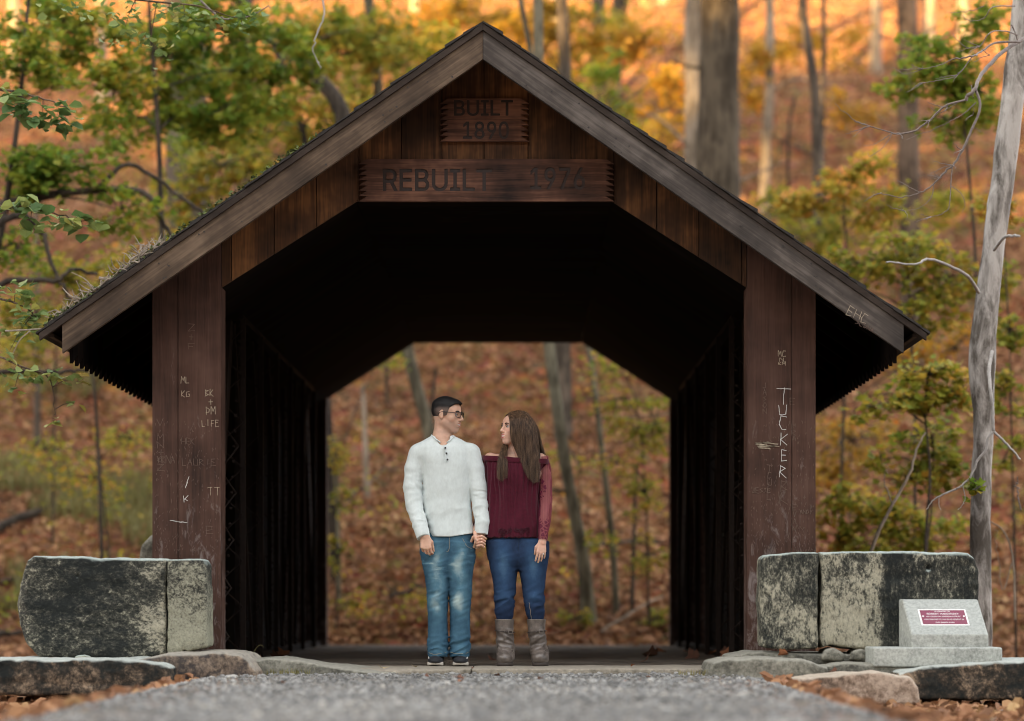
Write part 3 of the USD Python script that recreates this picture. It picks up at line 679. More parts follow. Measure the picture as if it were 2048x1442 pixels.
stone_thing('long sandstone block right of the bridge, half cream and half black, behind the plaque', rock([(1641, 1106), (1700, 1103), (1860, 1104), (1938, 1105), (1948, 1112), (1956, 1132), (1958, 1200), (1957, 1300), (1800, 1302), (1755, 1301), (1700, 1297), (1660, 1290), (1645, 1296), (1639, 1270), (1643, 1200)], -0.98, -0.36, seed=15, strata=.006, holes=[(1857, 1136, 0.022)]), 'stone_right')
stone_thing('long flat slab with pale top and dark front at lower left', rock([(-80, 1322), (60, 1319), (150, 1318), (260, 1321), (325, 1327), (341, 1338), (342, 1392), (-80, 1392)], -1.78, -0.85, seed=21, amp=.018, strata=.01), 'stone_ledge_dark', name='stone_slab', cat='stone slab')
stone_thing('tan and blue-grey slab stepping down beside the foot of the left post', rock([(270, 1322), (330, 1309), (430, 1304), (482, 1309), (498, 1324), (514, 1345), (518, 1392), (272, 1392)], -1.55, -0.5, seed=24, amp=.018), 'stone_ledge_tan', name='stone_slab', cat='stone slab')
stone_thing('small flat grey stone behind the tan slab at the left post', rock([(430, 1302), (485, 1301), (492, 1306), (490, 1330), (430, 1330)], -0.48, -0.12, seed=25, amp=.008), 'stone_grey', name='stone_slab', cat='stone slab')
stone_thing('low sloping grey rock between the left slabs and the gravel path', rock([(497, 1335), (503, 1320), (550, 1317), (600, 1322), (650, 1331), (720, 1340), (790, 1346), (790, 1375), (500, 1380)], -1.15, -0.25, seed=27, amp=.012), 'stone_grey', name='stone_slab', cat='stone slab')
stone_thing('broad grey slab at the right edge of the gravel path', rock([(1414, 1350), (1424, 1325), (1450, 1318), (1530, 1316), (1610, 1320), (1660, 1336), (1655, 1350), (1610, 1380), (1416, 1380)], -1.6, -0.75, seed=31, amp=.014), 'stone_grey', name='stone_slab', cat='stone slab')
stone_thing('thin grey slab under the mottled block at the right post', rock([(1458, 1313), (1500, 1304), (1600, 1306), (1730, 1308), (1735, 1345), (1460, 1345)], -0.96, -0.15, seed=33, amp=.010), 'stone_grey', name='stone_slab', cat='stone slab')
stone_thing('dark slab between the broad grey slab and the concrete base', rock([(1640, 1334), (1690, 1326), (1760, 1327), (1830, 1338), (1836, 1385), (1650, 1385)], -1.45, -0.6, seed=35, amp=.012), 'stone_grey', name='stone_slab', cat='stone slab')
stone_thing('pinkish slab lowest at the right, in front of the other slabs', rock([(1556, 1372), (1600, 1356), (1690, 1348), (1760, 1345), (1822, 1356), (1838, 1376), (1842, 1410), (1562, 1410)], -2.05, -1.5, seed=37, amp=.014), 'stone_pink', name='stone_slab', cat='stone slab')
stone_thing('slab with black crust at the lower right corner under the concrete base', rock([(1796, 1346), (1850, 1334), (1990, 1325), (2050, 1321), (2130, 1320), (2130, 1400), (1800, 1400)], -1.72, -0.8, seed=39, amp=.016), 'stone_ledge_dark', name='stone_slab', cat='stone slab')
stone_thing('small wedge stone propping the cream end of the right block', rock([(1641, 1320), (1650, 1300), (1668, 1296), (1690, 1308), (1688, 1324)], -1.02, -0.7, seed=41, amp=.012, rnd=.03), 'stone_grey', name='wedge_stone', cat='stone')
stone_thing('round stone under the right block beside the concrete base', rock([(1698, 1320), (1704, 1302), (1722, 1296), (1742, 1304), (1745, 1326)], -1.02, -0.7, seed=43, amp=.012, rnd=.03), 'stone_grey', name='wedge_stone', cat='stone')
stone_thing('small wedge stone under the large dark block at left', rock([(150, 1312), (168, 1308), (182, 1312), (184, 1330), (146, 1330)], -1.0, -0.7, seed=44, amp=.008, rnd=.02), 'stone_left_end', name='wedge_stone', cat='stone')
stone_thing('flat tan sill stone at the bridge threshold under the man', rock([(560, 1341), (760, 1339), (941, 1338.6), (938, 1354), (560, 1360)], -1.05, 0.15, seed=46, amp=.006, rnd=.006, cell=.016, fine=.003), 'stone_sill', name='sill_stone', cat='sill stone')
stone_thing('flat tan sill stone at the bridge threshold under the woman', rock([(943, 1338.2), (1150, 1338.2), (1300, 1337.5), (1440, 1337), (1440, 1360), (945, 1354)], -1.0, 0.15, seed=48, amp=.006, rnd=.006, cell=.016, fine=.003), 'stone_sill', name='sill_stone', cat='sill stone')

# ------------------------------------------------------------------ memorial marker
plain('plaque_red', (0.16, 0.022, 0.055), rough=0.35, noise=0.15)
plain('plaque_white', (0.72, 0.71, 0.70), rough=0.4)
mk = Thing('memorial_marker', 'grey concrete wedge with a maroon plaque on a flat base', 'memorial marker', (X(1876, -1.3), -1.2, Z(1330, -1.45)))
yb0 = -1.46
def chamfered(b, c=0.012):
    """A convex solid with its edges cut back."""
    m = to_manifold(b)
    k = m3.Manifold.sphere(c, 8)
    v = np.asarray(b.vertices); ctr = v.mean(0)
    return to_trimesh(m3.Manifold.batch_hull([k.translate((p + (ctr - p) / np.linalg.norm(ctr - p) * c * 1.6).tolist()) for p in v]))
mk.part('base', chamfered(box(X(1746, yb0), X(2006, yb0), yb0, -0.93, Z(1331, yb0), Z(1298, yb0))), 'concrete', smooth=25)
w, dep, hb, ht = 0.485, 0.40, 0.085, 0.31
zb = Z(1299, -1.40)
c_, s_ = math.cos(0.07), math.sin(0.07)
org = np.array([X(1822, -1.38), -1.385, zb])
def M(u, v, z): return org + np.array([u * c_ - v * s_ * 1.0, u * s_ * 0.25 + v, z])
pts = [M(0, 0, 0), M(w, 0, 0), M(w, dep, 0), M(0, dep, 0), M(0, 0, hb), M(w, 0, hb), M(w, dep, ht), M(0, dep, ht), M(w, .30, ht), M(0, .30, ht)]
mk.part('wedge', chamfered(trimesh.convex.convex_hull(np.array(pts)), 0.010), 'concrete', smooth=20)
fd = M(0, .30, ht) - M(0, 0, hb); fl = np.linalg.norm(fd); fd /= fl
ud = M(1, 0, 0) - M(0, 0, 0); ud /= np.linalg.norm(ud)
nd = np.cross(ud, fd)
def onface(m, u, v, lift):
    q = m.vertices
    m.vertices = M(0, 0, hb) + q[:, :1] * ud + (q[:, 1:2]) * fd + (q[:, 2:] + lift) * nd + u * ud + v * fd
    return m
pw, ph, pu, pv = 0.30, 0.165, 0.082, 0.10
pl = mk.part('plaque', onface(box(0, pw, 0, ph, 0, 0.008), pu, pv, -0.002), 'plaque_white')
mk.part('panel', onface(box(.010, pw - .010, .010, ph - .010, 0, 0.0015), pu, pv, 0.0065), 'plaque_red', parent=pl)
for txt, vv, hh, ww in (('IN MEMORY OF', .137, .010, .10), ('ROBERT HARDINSKY', .108, .015, .20), ('HIS VISION AND GENEROUS SUPPORT', .083, .010, .215), ('CONTRIBUTED TO THE DEVELOPMENT OF', .053, .010, .25), ('THE GREEN PARK', .021, .010, .12)):
    t = meshkit.text_mesh(txt, hh, 0.001); t.vertices[:, 0] -= t.bounds[0][0]; t.vertices[:, 0] *= ww / t.bounds[1][0]
    mk.part('lettering', onface(t, pu + (pw - ww) / 2, pv + vv, 0.0078), 'plaque_white', parent=pl)
for u in (.022, pw - .022):
    k = trimesh.creation.cylinder(.006, .004, sections=12)
    mk.part('screw', onface(k, pu + u, pv + ph * .53, 0.010), 'plaque_white', parent=pl)

# ------------------------------------------------------------------ leaves
def leaves(pos, size, rng, tilt=0.6, shape='oval', aspect=0.55, droop=0.0, fold=0.18):
    """One mesh of many separate leaves at pos."""
    n = len(pos); size = np.broadcast_to(size, (n,)) * rng.uniform(0.7, 1.25, n)
    az = rng.uniform(0, 2 * np.pi, n)
    nrm = np.stack([rng.normal(0, tilt, n), rng.normal(0, tilt, n), np.ones(n)], 1); nrm /= np.linalg.norm(nrm, axis=1, keepdims=True)
    d = np.stack([np.cos(az), np.sin(az), np.full(n, -droop)], 1); d -= nrm * (d * nrm).sum(1, keepdims=True); d /= np.linalg.norm(d, axis=1, keepdims=True)
    s = np.cross(nrm, d)
    if shape == 'oval':
        out = np.array([[0, 0, 0], [.3, -.42, 1], [.72, -.34, .9], [1, 0, .2], [.72, .34, .9], [.3, .42, 1]]) * [1, aspect / .5, fold]
        tri = np.array([[0, 1, 2], [0, 2, 3], [0, 3, 4], [0, 4, 5]])
    elif shape == 'quad':
        out = np.array([[0, 0, 0], [.5, -.5, 1], [1, 0, 0], [.5, .5, 1]]) * [1, aspect / .5, fold]
        tri = np.array([[0, 1, 2], [0, 2, 3]])
    else:                                               # lobed, like a maple leaf
        out = np.array([[0, 0, 0], [.12, -.42, .6], [.38, -.25, .3], [.52, -.62, 1], [.70, -.22, .3], [1.05, 0, .2], [.70, .22, .3], [.52, .62, 1], [.38, .25, .3], [.12, .42, .6]]) * [1, aspect / .5, fold]
        tri = np.array([[0, k, k + 1] for k in range(1, 9)])
    v = pos[:, None] + size[:, None, None] * (out[None, :, :1] * d[:, None] + out[None, :, 1:2] * s[:, None] + out[None, :, 2:] * nrm[:, None])
    f = (np.arange(n) * len(out))[:, None, None] + tri[None]
    m = trimesh.Trimesh(v.reshape(-1, 3), f.reshape(-1, 3), process=False)
    m.metadata['tint'] = np.repeat(rng.uniform(0, 1, n), len(out))
    return m

leafy('litter', [(0.0, (0.09, 0.048, 0.028)), (0.25, (0.19, 0.098, 0.054)), (0.5, (0.29, 0.145, 0.077)), (0.78, (0.38, 0.205, 0.105)), (1.0, (0.46, 0.31, 0.15))], translucent=0.12, rough=0.8)
leafy('leaf_green', [(0.0, (0.07, 0.14, 0.018)), (0.3, (0.15, 0.23, 0.028)), (0.55, (0.26, 0.29, 0.034)), (0.8, (0.27, 0.25, 0.03)), (1.0, (0.48, 0.33, 0.04))])
leafy('leaf_green_pale', [(0.0, (0.07, 0.13, 0.04)), (0.4, (0.14, 0.21, 0.065)), (0.7, (0.24, 0.29, 0.09)), (0.88, (0.38, 0.35, 0.08)), (1.0, (0.50, 0.34, 0.08))], translucent=0.3)
leafy('leaf_yellow_green', [(0.0, (0.10, 0.15, 0.020)), (0.3, (0.23, 0.25, 0.030)), (0.6, (0.33, 0.28, 0.038)), (0.85, (0.48, 0.31, 0.045)), (1.0, (0.52, 0.23, 0.05))])
leafy('leaf_gold', [(0.0, (0.16, 0.11, 0.02)), (0.4, (0.34, 0.22, 0.03)), (0.75, (0.48, 0.27, 0.035)), (1.0, (0.52, 0.17, 0.03))])
leafy('leaf_high', [(0.0, (0.05, 0.085, 0.015)), (0.5, (0.20, 0.17, 0.03)), (1.0, (0.42, 0.20, 0.035))])
leafy('grass', [(0.0, (0.10, 0.085, 0.03)), (0.5, (0.16, 0.15, 0.045)), (1.0, (0.24, 0.19, 0.075))], translucent=0.2)
leafy('pebble', [(0.0, (0.075, 0.073, 0.070)), (0.5, (0.17, 0.168, 0.163)), (0.85, (0.29, 0.285, 0.27)), (1.0, (0.42, 0.39, 0.34))], translucent=0.0, rough=0.85)
plain('dry_leaf', (0.26, 0.10, 0.045), noise=0.3, rough=0.8)
plain('dry_leaf_dark', (0.11, 0.045, 0.025), noise=0.3, rough=0.8)
plain('dry_leaf_pale', (0.42, 0.32, 0.17), noise=0.2, rough=0.8)
rl = np.random.default_rng(11)

# leaf litter over the hillside and the banks
n = 150000
u = rl.uniform(0, 1, n)
y = 9.3 + 46 * u ** 1.5
half = 4.5 * (D + y) / D
x = rl.uniform(-1, 1, n) * half + 0.25
pos = np.stack([x, y, H(x, y) + rl.uniform(0.0, 0.06, n)], 1)
single('leaf_litter', leaves(pos, 0.105, rl, tilt=0.55, shape='quad', aspect=.36, fold=.25), 'litter', 'fallen brown leaves lying all over the hillside behind the bridge', 'fallen leaves', kind='stuff')
n = 7000                                                # leaves blown against the stones on both sides of the path
y = rl.uniform(-9.8, 0.6, n); half = 3.6 * (D + y) / D; sd = rl.choice([-1, 1], n)
x = sd * (1.75 + np.abs(rl.normal(0, .9, n))); ok = np.abs(x) < half + .6
pos = np.stack([x, y, H(x, y) + rl.uniform(0.0, 0.02, n)], 1)[ok]
single('leaf_litter', leaves(pos, 0.085, rl, tilt=.5, aspect=.4, fold=.3), 'litter', 'fallen brown leaves on the ground among the stone slabs', 'fallen leaves', kind='stuff')
# gravel of the path
n = 15000
yg = -9.9 + 8.9 * rl.uniform(0, 1, n) ** 0.9
xg = rl.uniform(-1, 1, n) * 3.6 * (D + yg) / D * 1.05 + 0.25
keep = (np.abs(xg) < 1.75 + 0.25 * rl.normal(0, 1, n)) | (yg < -2.2) & (rl.uniform(0, 1, n) < .8)
xg, yg = xg[keep], yg[keep]
ico = trimesh.creation.icosahedron(); n = len(xg)
sz = np.clip(rl.lognormal(-4.75, .42, n), .004, .026)[:, None] * rl.uniform(.7, 1.2, (n, 3)) * [1, 1, .7]
th = rl.uniform(0, 6.28, n); cx, sx = np.cos(th), np.sin(th)
vv = ico.vertices[None] * sz[:, None] + rl.normal(0, .0012, (n, 12, 3))
vv = np.stack([vv[..., 0] * cx[:, None] - vv[..., 1] * sx[:, None], vv[..., 0] * sx[:, None] + vv[..., 1] * cx[:, None], vv[..., 2]], -1) + np.stack([xg, yg, H(xg, yg) + 0.004], 1)[:, None]
gm = trimesh.Trimesh(vv.reshape(-1, 3), (ico.faces[None] + (np.arange(n) * 12)[:, None, None]).reshape(-1, 3), process=False)
gm.metadata['tint'] = np.repeat(rl.uniform(0, 1, n), 12)
single('gravel', gm, 'pebble', 'grey gravel of the path in front of the bridge', 'gravel', kind='stuff')

def blades(pos, h, rng, spread=0.5, wid=0.006):
    n = len(pos); az = rng.uniform(0, 6.28, n); hh = h * rng.uniform(.5, 1.2, n)
    d = np.stack([np.cos(az), np.sin(az), np.zeros(n)], 1); s = np.stack([-d[:, 1], d[:, 0], d[:, 2]], 1); k = rng.uniform(.1, 1, n)[:, None] * spread
    up = np.array([0, 0, 1.0])
    p0, p1, p2 = pos, pos + (up * .6 + d * k * .3) * hh[:, None], pos + (up * .9 + d * k) * hh[:, None]
    w = np.broadcast_to(wid, (n,))[:, None]
    v = np.stack([p0 - s * w, p0 + s * w, p1 - s * w * .8, p1 + s * w * .8, p2], 1)
    tri = np.array([[0, 1, 3], [0, 3, 2], [2, 3, 4]])
    m = trimesh.Trimesh(v.reshape(-1, 3), ((np.arange(n) * 5)[:, None, None] + tri).reshape(-1, 3), process=False)
    m.metadata['tint'] = np.repeat(rng.uniform(0, 1, n), 5)
    return m
# dry grass on the left slope, small tufts beside the path
n = 9000
px, y = rl.uniform(-40, 330, n), rl.uniform(13.2, 21, n)
x = np.array([X(a, b) for a, b in zip(px, y)])
k = meshkit.fbm(np.stack([x * .8, y * .8, x * 0], 1), 3, 4) > 0.47
pos = np.stack([x, y, H(x, y)], 1)[k]
single('grass', blades(pos, 0.30, rl, wid=.010), 'grass', 'dry yellow-green grass on the leafy slope left of the bridge', 'grass', kind='stuff')
def tuft(px, py, y, n, rad, h, label):
    c = at(px, py, y); a = rl.uniform(0, 6.28, n); r = rad * np.sqrt(rl.uniform(0, 1, n))
    pos = np.stack([c[0] + r * np.cos(a), y + r * np.sin(a) * .6, np.full(n, H(c[0], y) - 0.005)], 1)
    single('grass_tuft', blades(pos, h, rl, spread=.9, wid=.0025), 'grass', label, 'grass tuft')
tuft(575, 1352, -1.25, 90, 0.16, 0.05, 'low green grass tuft at the left edge of the gravel beside the sloping rock')
tuft(1392, 1354, -1.45, 60, 0.12, 0.05, 'low green grass tuft at the right edge of the gravel beside the broad slab')
c = at(505, 1322, -0.3)
single('weed', tube(spline([c, c + [.015, 0, .07], c + [.05, 0, .105], c + [.075, 0, .09]], 12), np.linspace(.003, .0012, 12), 5), 'grass', 'single curled dry weed stalk between the left slabs and the bridge deck', 'weed')

def fallen(px, py, size, look, label, group=None, y=None, z=None, up=0.25, shape='maple'):
    yy = y if y is not None else -D + 300 * D * (EYE_Z - (z if z is not None else -0.03)) / (py - 1212)
    c = np.array([X(px, yy), yy, (z if z is not None else -0.03) + 0.008])
    m = leaves(c[None], size, rl, tilt=up, shape=shape, aspect=.5, fold=.3)
    single('fallen_leaf', m, look, label, 'leaf', group)
fallen(768, 1347, 0.10, 'dry_leaf_pale', 'large pale cream leaf on the gravel edge left of the man', y=-0.98, z=-0.004)
fallen(831, 1341, 0.06, 'dry_leaf_pale', 'pale curled leaf on the sill just left of the shoes of the man', y=-0.75, z=0.0)
fallen(941, 1338, 0.07, 'dry_leaf_dark', 'dark red leaf on the crack of the sill right of the shoes of the man', y=-0.5, z=0.0, up=.5)
fallen(1290, 1321, 0.09, 'dry_leaf_dark', 'dark curled leaf on the deck halfway between the woman and the right post', y=1.3, z=0.01, up=.8)
fallen(1262, 1337, 0.05, 'dry_leaf', 'small rust leaf on the sill right of the boots', y=-.6, z=0.0)
fallen(984, 1316, 0.07, 'dry_leaf_dark', 'dark leaf on the deck between the man and the woman', y=1.9, z=0.01, up=.6)
for k, (px, yy) in enumerate(((1315, 3.2), (1385, 3.6), (1400, 2.9), (1420, 3.3), (1440, 2.6), (1452, 2.2), (1468, 1.8), (1330, 4.4))):
    fallen(px, 1300, 0.11, 'dry_leaf' if k % 2 else 'dry_leaf_dark', 'dry leaf heaped on the deck at the foot of the right truss', 'dry leaves along the right truss', y=yy, z=0.015, up=.8)
for k, (px, yy) in enumerate(((500, .5), (520, 1.1), (545, 1.7), (560, 2.3), (535, .7))):
    fallen(px, 1300, 0.10, 'dry_leaf' if k % 2 else 'dry_leaf_dark', 'dry leaf on the deck at the foot of the left truss', 'dry leaves along the left truss', y=yy, z=0.015, up=.8)
fallen(1575, 1300, 0.09, 'dry_leaf', 'orange-brown leaf wedged under the mottled right block', y=-0.99, z=Z(1307, -.99), up=.9)
fallen(1578, 1350, 0.08, 'dry_leaf', 'orange-brown leaf on the front edge of the broad grey slab', y=-1.58, z=Z(1350, -1.58), up=.8)
fallen(1672, 1345, 0.09, 'dry_leaf_dark', 'dark red leaf in the gap between the grey slab and the dark slab', y=-1.5, z=Z(1345, -1.5), up=.8)
for k in range(9):
    fallen(rl.uniform(560, 1400), 0, rl.uniform(.035, .06), ('dry_leaf', 'dry_leaf_dark')[k % 2], 'small leaf scrap lying on the gravel path', 'leaf scraps on the gravel', y=rl.uniform(-4.5, -1.2), z=-0.026)
# ------------------------------------------------------------------ trees
bark('bark_grey', (0.045, 0.036, 0.028), (0.135, 0.105, 0.08))
bark('bark_brown', (0.055, 0.038, 0.027), (0.15, 0.105, 0.075))
bark('bark_olive', (0.034, 0.026, 0.018), (0.098, 0.077, 0.054))
bark('bark_moss', (0.065, 0.056, 0.038), (0.165, 0.145, 0.10))
bark('bark_dark', (0.025, 0.02, 0.016), (0.07, 0.055, 0.042))
bark('bark_pale', (0.09, 0.078, 0.066), (0.40, 0.37, 0.34), scale=3.4, bump=1.0, stretch=.30)
bark('bark_tan', (0.15, 0.12, 0.09), (0.32, 0.26, 0.20))
rt = np.random.default_rng(21)

def trunk_line(pxs, y, wig=0.03):
    """pxs: [(px, py), ...] from the ground up, at depth y; the first point is moved down to the ground."""
    pts = [at(a, b, y) for a, b in pxs]
    g = float(H(pts[0][0], y))
    up = [p for p in pts if p[2] > g + 0.5]
    while len(up) < 2: up.append((up[-1] if up else np.array([pts[-1][0], y, g])) + [0, 0, 1.2])
    lean = (up[0][0] - up[1][0]) / max(up[1][2] - up[0][2], .3)
    pts = [np.array([up[0][0] + np.clip(lean, -.4, .4) * (up[0][2] - g) * .6, y, g - .15])] + up
    return pts

def tree(name, label, cat, pxs, y, width, look, group=None, height=None, crown=None, crown_look='leaf_high', limbs=4, n_leaf=170):
    """A tree whose trunk passes through pixels pxs at depth y with the given width in pixels; above the frame it carries limbs and a crown."""
    pts = trunk_line(pxs, y); r = W(width, y) / 2
    top = pts[-1]
    if height:
        d = top - pts[-2]; d = d / np.linalg.norm(d)
        while pts[-1][2] < height + pts[0][2]:
            pts.append(pts[-1] + d * 1.6 + np.array([rt.normal(0, .08), rt.normal(0, .08), 0]))
    line = spline(pts, 40)
    h = line[:, 2] - line[0, 2]; s = h / max(h[-1], 1e-6)
    rad = r * (1.06 - (0.62 if height else 0.45) * s) * (1 + 0.55 * np.exp(-h / (2.2 * r)))
    line = line + np.stack([meshkit.fbm(np.stack([h * .7, h * 0 + k, h * 0 + y], 1), 2, 3) - .5 for k in range(2)] + [h * 0], 1) * r * .5
    t = Thing(name, label, cat, (line[0][0], line[0][1], line[0][2]), group)
    m = tube(line, rad, 14)
    vn = meshkit.fbm(m.vertices * [6, 6, 1.2], 3, 9) - .5
    ax = np.zeros((len(m.vertices), 3)); nr = len(line) * 14
    ax[:nr] = (m.vertices[:nr].reshape(len(line), 14, 3) - line[:, None]).reshape(-1, 3)
    m.vertices = m.vertices + ax * vn[:, None] * .35
    t.part('trunk', m, look, smooth=True)
    if height:
        for k in range(rt.integers(3, 7)):                 # dead side branches and stubs low on the trunk
            i = int(np.interp(rt.uniform(1.5, 8.5), h, np.arange(len(h)))); a_ = rt.uniform(0, 6.28); L_ = rt.uniform(.25, 1.5)
            e = line[i] + np.array([math.cos(a_) * L_, math.sin(a_) * L_, rt.uniform(-.1, .7) * L_])
            t.part('branch', tube(spline([line[i], (line[i] + e) / 2 + [0, 0, rt.uniform(-.1, .15)], e], 8), np.linspace(min(rad[i] * .3, .035), .006, 8), 6), look, smooth=True)
        ends = []
        for k in range(limbs):
            i = int(len(line) * rt.uniform(.62, .95)); a = rt.uniform(0, 6.28); L_ = rt.uniform(1.6, 3.4)
            e = line[i] + np.array([math.cos(a) * L_, math.sin(a) * L_, rt.uniform(1.0, 2.6)])
            t.part('limb', tube(spline([line[i], (line[i] + e) / 2 + [0, 0, .25], e], 10), np.linspace(rad[i] * .5, .03, 10), 7), look, smooth=True)
            ends.append(e)
        ends.append(line[-1])
        ctr = np.array(ends)[rt.integers(0, len(ends), 26)] + rt.normal(0, .75, (26, 3))
        pos = ctr[rt.integers(0, 26, n_leaf)] + rt.normal(0, .42, (n_leaf, 3))
        t.part('crown', leaves(pos, .20 if y > 22 else .12, rt, shape='oval', tilt=.8), crown_look)
    return t

def spray(c, rx, ry, rz, n, tiers=7, size=.09, rng=rt, flat=.34):
    """Leaf positions in flattened sprays inside an ellipsoid, and the sprays' middles."""
    mids = []
    while len(mids) < tiers:
        q = rng.uniform(-1, 1, 3)
        if (q ** 2).sum() < 1: mids.append(c + q * [rx, ry, rz])
    mids = np.array(mids); k = rng.integers(0, tiers, n)
    sr = 1.55 * (rx + ry) / 2 / tiers ** .5
    a = rng.uniform(0, 6.28, n); r = sr * np.sqrt(rng.uniform(0, 1, n)) * rng.uniform(.6, 1.35, tiers)[k]
    pos = mids[k] + np.stack([np.cos(a) * r, np.sin(a) * r, rng.normal(0, flat * sr, n) - .25 * r ** 2 / sr], 1)
    return pos, mids

def sapling(label, stem, y, width, clusters, leaf, look='bark_dark', cat='sapling', name='sapling', group=None, size=.085, shape='oval', ground=True, tilt=.6, droop=.35):
    """stem: pixels from the ground up; clusters: (px, py, rx px, rz px, depth offset, leaves, tiers)."""
    pts = trunk_line(stem, y) if ground else [at(a, b, y) for a, b in stem]
    line = spline(pts, 36); r = W(width, y) / 2
    rad = r * np.linspace(1.1, .35, 36)
    t = Thing(name, label, cat, tuple(line[0]), group)
    t.part('trunk', tube(line, rad, 9), look, smooth=True)
    allpos, tw = [], []
    for (px, py, rx, rz, dy, n, tiers) in clusters:
        c = at(px, py, y + dy)
        pos, mids = spray(c, W(rx, y), W(rx, y) * .75, W(rz, y), int(n * 1.25), int(tiers * 2.3))
        allpos.append(pos)
        i = int(np.argmin(np.linalg.norm(line - c - [0, 0, -.2], axis=1)))
        if np.linalg.norm(line[i] - c) > .15:
            b = spline([line[i], (line[i] * .5 + c * .5) + [0, 0, .12], c], 9)
            t.part('branch', tube(b, np.linspace(max(rad[i] * .45, .008), .006, 9), 6), look, smooth=True)
        for m_ in mids:
            tw.append(tube(spline([c, (c + m_) / 2 + [0, 0, .04], m_], 6), np.linspace(.007, .002, 6), 4, caps=False))
    if tw: t.part('twigs', join(tw), look, kind='stuff')
    t.part('crown', leaves(np.vstack(allpos), size * .80, rt, tilt=tilt, shape=shape, droop=droop), leaf)
    return t

# trunks on the hill, upper right, from the ridge line of the roof to the right edge
TG = 'tree trunks on the hillside'
tree('tree', 'broad grey-green trunk, thickest of those above the right roof slope', 'tree', [(1440, 760), (1439, 500), (1441, 200), (1443, 0)], 20, 94, 'bark_olive', height=15)
tree('tree', 'tan trunk joined to the left side of the thickest trunk', 'tree', [(1386, 740), (1387, 500), (1391, 200), (1389, 0)], 21.5, 46, 'bark_tan', height=14)
tree('tree', 'left trunk of the pair rising just right of the bridge peak', 'tree', [(1205, 560), (1200, 300), (1197, 120), (1196, 0)], 31, 30, 'bark_grey', height=14)
tree('tree', 'leaning right trunk of the pair rising just right of the bridge peak', 'tree', [(1208, 560), (1215, 300), (1228, 120), (1243, 0)], 29, 36, 'bark_olive', height=13)
tree('tree', 'slender light trunk right of the thickest trunk', 'tree', [(1526, 560), (1530, 400), (1536, 200), (1541, 0)], 25, 21, 'bark_tan', height=12)
tree('tree', 'grey trunk with a forked top above the right roof slope', 'tree', [(1640, 640), (1638, 400), (1632, 200), (1612, 60), (1605, 0)], 23, 23, 'bark_grey', height=12)
tree('tree', 'thin stem of the forked grey trunk, on its right', 'tree', [(1642, 420), (1645, 200), (1648, 90), (1646, 0)], 23.5, 11, 'bark_grey', height=10)
tree('tree', 'grey-brown thick trunk near the bare branches at right', 'tree', [(1818, 600), (1818, 400), (1815, 200), (1812, 0)], 21, 44, 'bark_brown', height=15)
tree('tree', 'very thin dark sapling stem between the light and forked trunks', 'tree', [(1566, 560), (1575, 400), (1578, 260), (1590, 190)], 22, 9, 'bark_dark')
for px, y, w, lab in ((1752, 36, 20, 'sunlit thin trunk left of the grey-brown thick trunk, high on the hill'), (1858, 38, 20, 'sunlit thin trunk right of the grey-brown thick trunk, high on the hill'), (1928, 37, 22, 'sunlit thin trunk behind the bare branch tips at upper right'),
                      (1330, 42, 14, 'far thin trunk left of the tan trunk, high on the hill'), (1110, 40, 16, 'far sunlit trunk close above the bridge peak'), (1055, 43, 15, 'far trunk right over the bridge peak'), (830, 41, 15, 'far trunk left of the bridge peak'),
                      (760, 43, 13, 'far thin trunk further left of the bridge peak')):
    tree('tree', lab, 'tree', [(px + 6, 420), (px + 3, 200), (px, 0)], y, w, 'bark_tan' if y > 34 else 'bark_grey', height=13)
# left side
tree('tree', 'sunlit orange-lit straight trunk at upper left', 'tree', [(216, 560), (212, 330), (207, 150), (203, 0)], 35, 22, 'bark_tan', height=13)
tree('tree', 'sunlit trunk at the upper left corner', 'tree', [(24, 480), (26, 250), (28, 60), (27, 0)], 37, 22, 'bark_tan', height=13)
tree('tree', 'slim trunk between the two sunlit trunks at upper left', 'tree', [(128, 480), (126, 250), (122, 0)], 36, 13, 'bark_grey', height=12)
tree('tree', 'massive grey trunk behind the green leaves left of the roof', 'tree', [(385, 640), (382, 450), (378, 250), (372, 0)], 20, 88, 'bark_grey', height=16)
tree('tree', 'dark trunk beside the massive grey one, nearer the roof edge', 'tree', [(492, 560), (492, 400), (488, 200), (480, 0)], 24, 44, 'bark_brown', height=14)
tree('tree', 'thin grey trunk low on the left slope', 'tree', [(75, 740), (73, 560), (70, 440), (76, 300)], 19, 14, 'bark_grey')
# seen through the bridge
tree('tree', 'curved olive trunk behind the head of the man, seen through the bridge', 'tree', [(872, 1010), (862, 880), (835, 780), (812, 690), (800, 600)], 15.5, 25, 'bark_moss', height=14)
tree('tree', 'short dark snag beside the curved trunk, seen through the bridge', 'tree', [(866, 960), (862, 860), (866, 790), (872, 735)], 16.5, 9, 'bark_dark')
tree('tree', 'long leaning olive trunk right of the woman, seen through the bridge', 'tree', [(1196, 1300), (1168, 1120), (1136, 960), (1115, 820), (1100, 690), (1090, 560)], 13.0, 25, 'bark_moss', height=14)
tree('tree', 'broad grey trunk behind the leaning one, seen through the bridge', 'tree', [(1134, 1080), (1132, 900), (1128, 780), (1124, 690)], 19, 30, 'bark_grey', height=12)
tree('tree', 'slim pole-like trunk between the leaning trunk and the right opening edge', 'tree', [(1238, 1300), (1226, 1100), (1206, 920), (1190, 780), (1176, 690)], 13.2, 13, 'bark_moss', height=14)
tree('tree', 'thin dark upright stem near the right edge of the far opening', 'tree', [(1268, 1300), (1266, 1150), (1270, 1000), (1274, 930)], 13.4, 9, 'bark_dark')
tree('tree', 'thin pale stem left of the man, seen through the bridge', 'tree', [(738, 1090), (734, 960), (728, 840), (724, 770)], 17, 12, 'bark_tan')
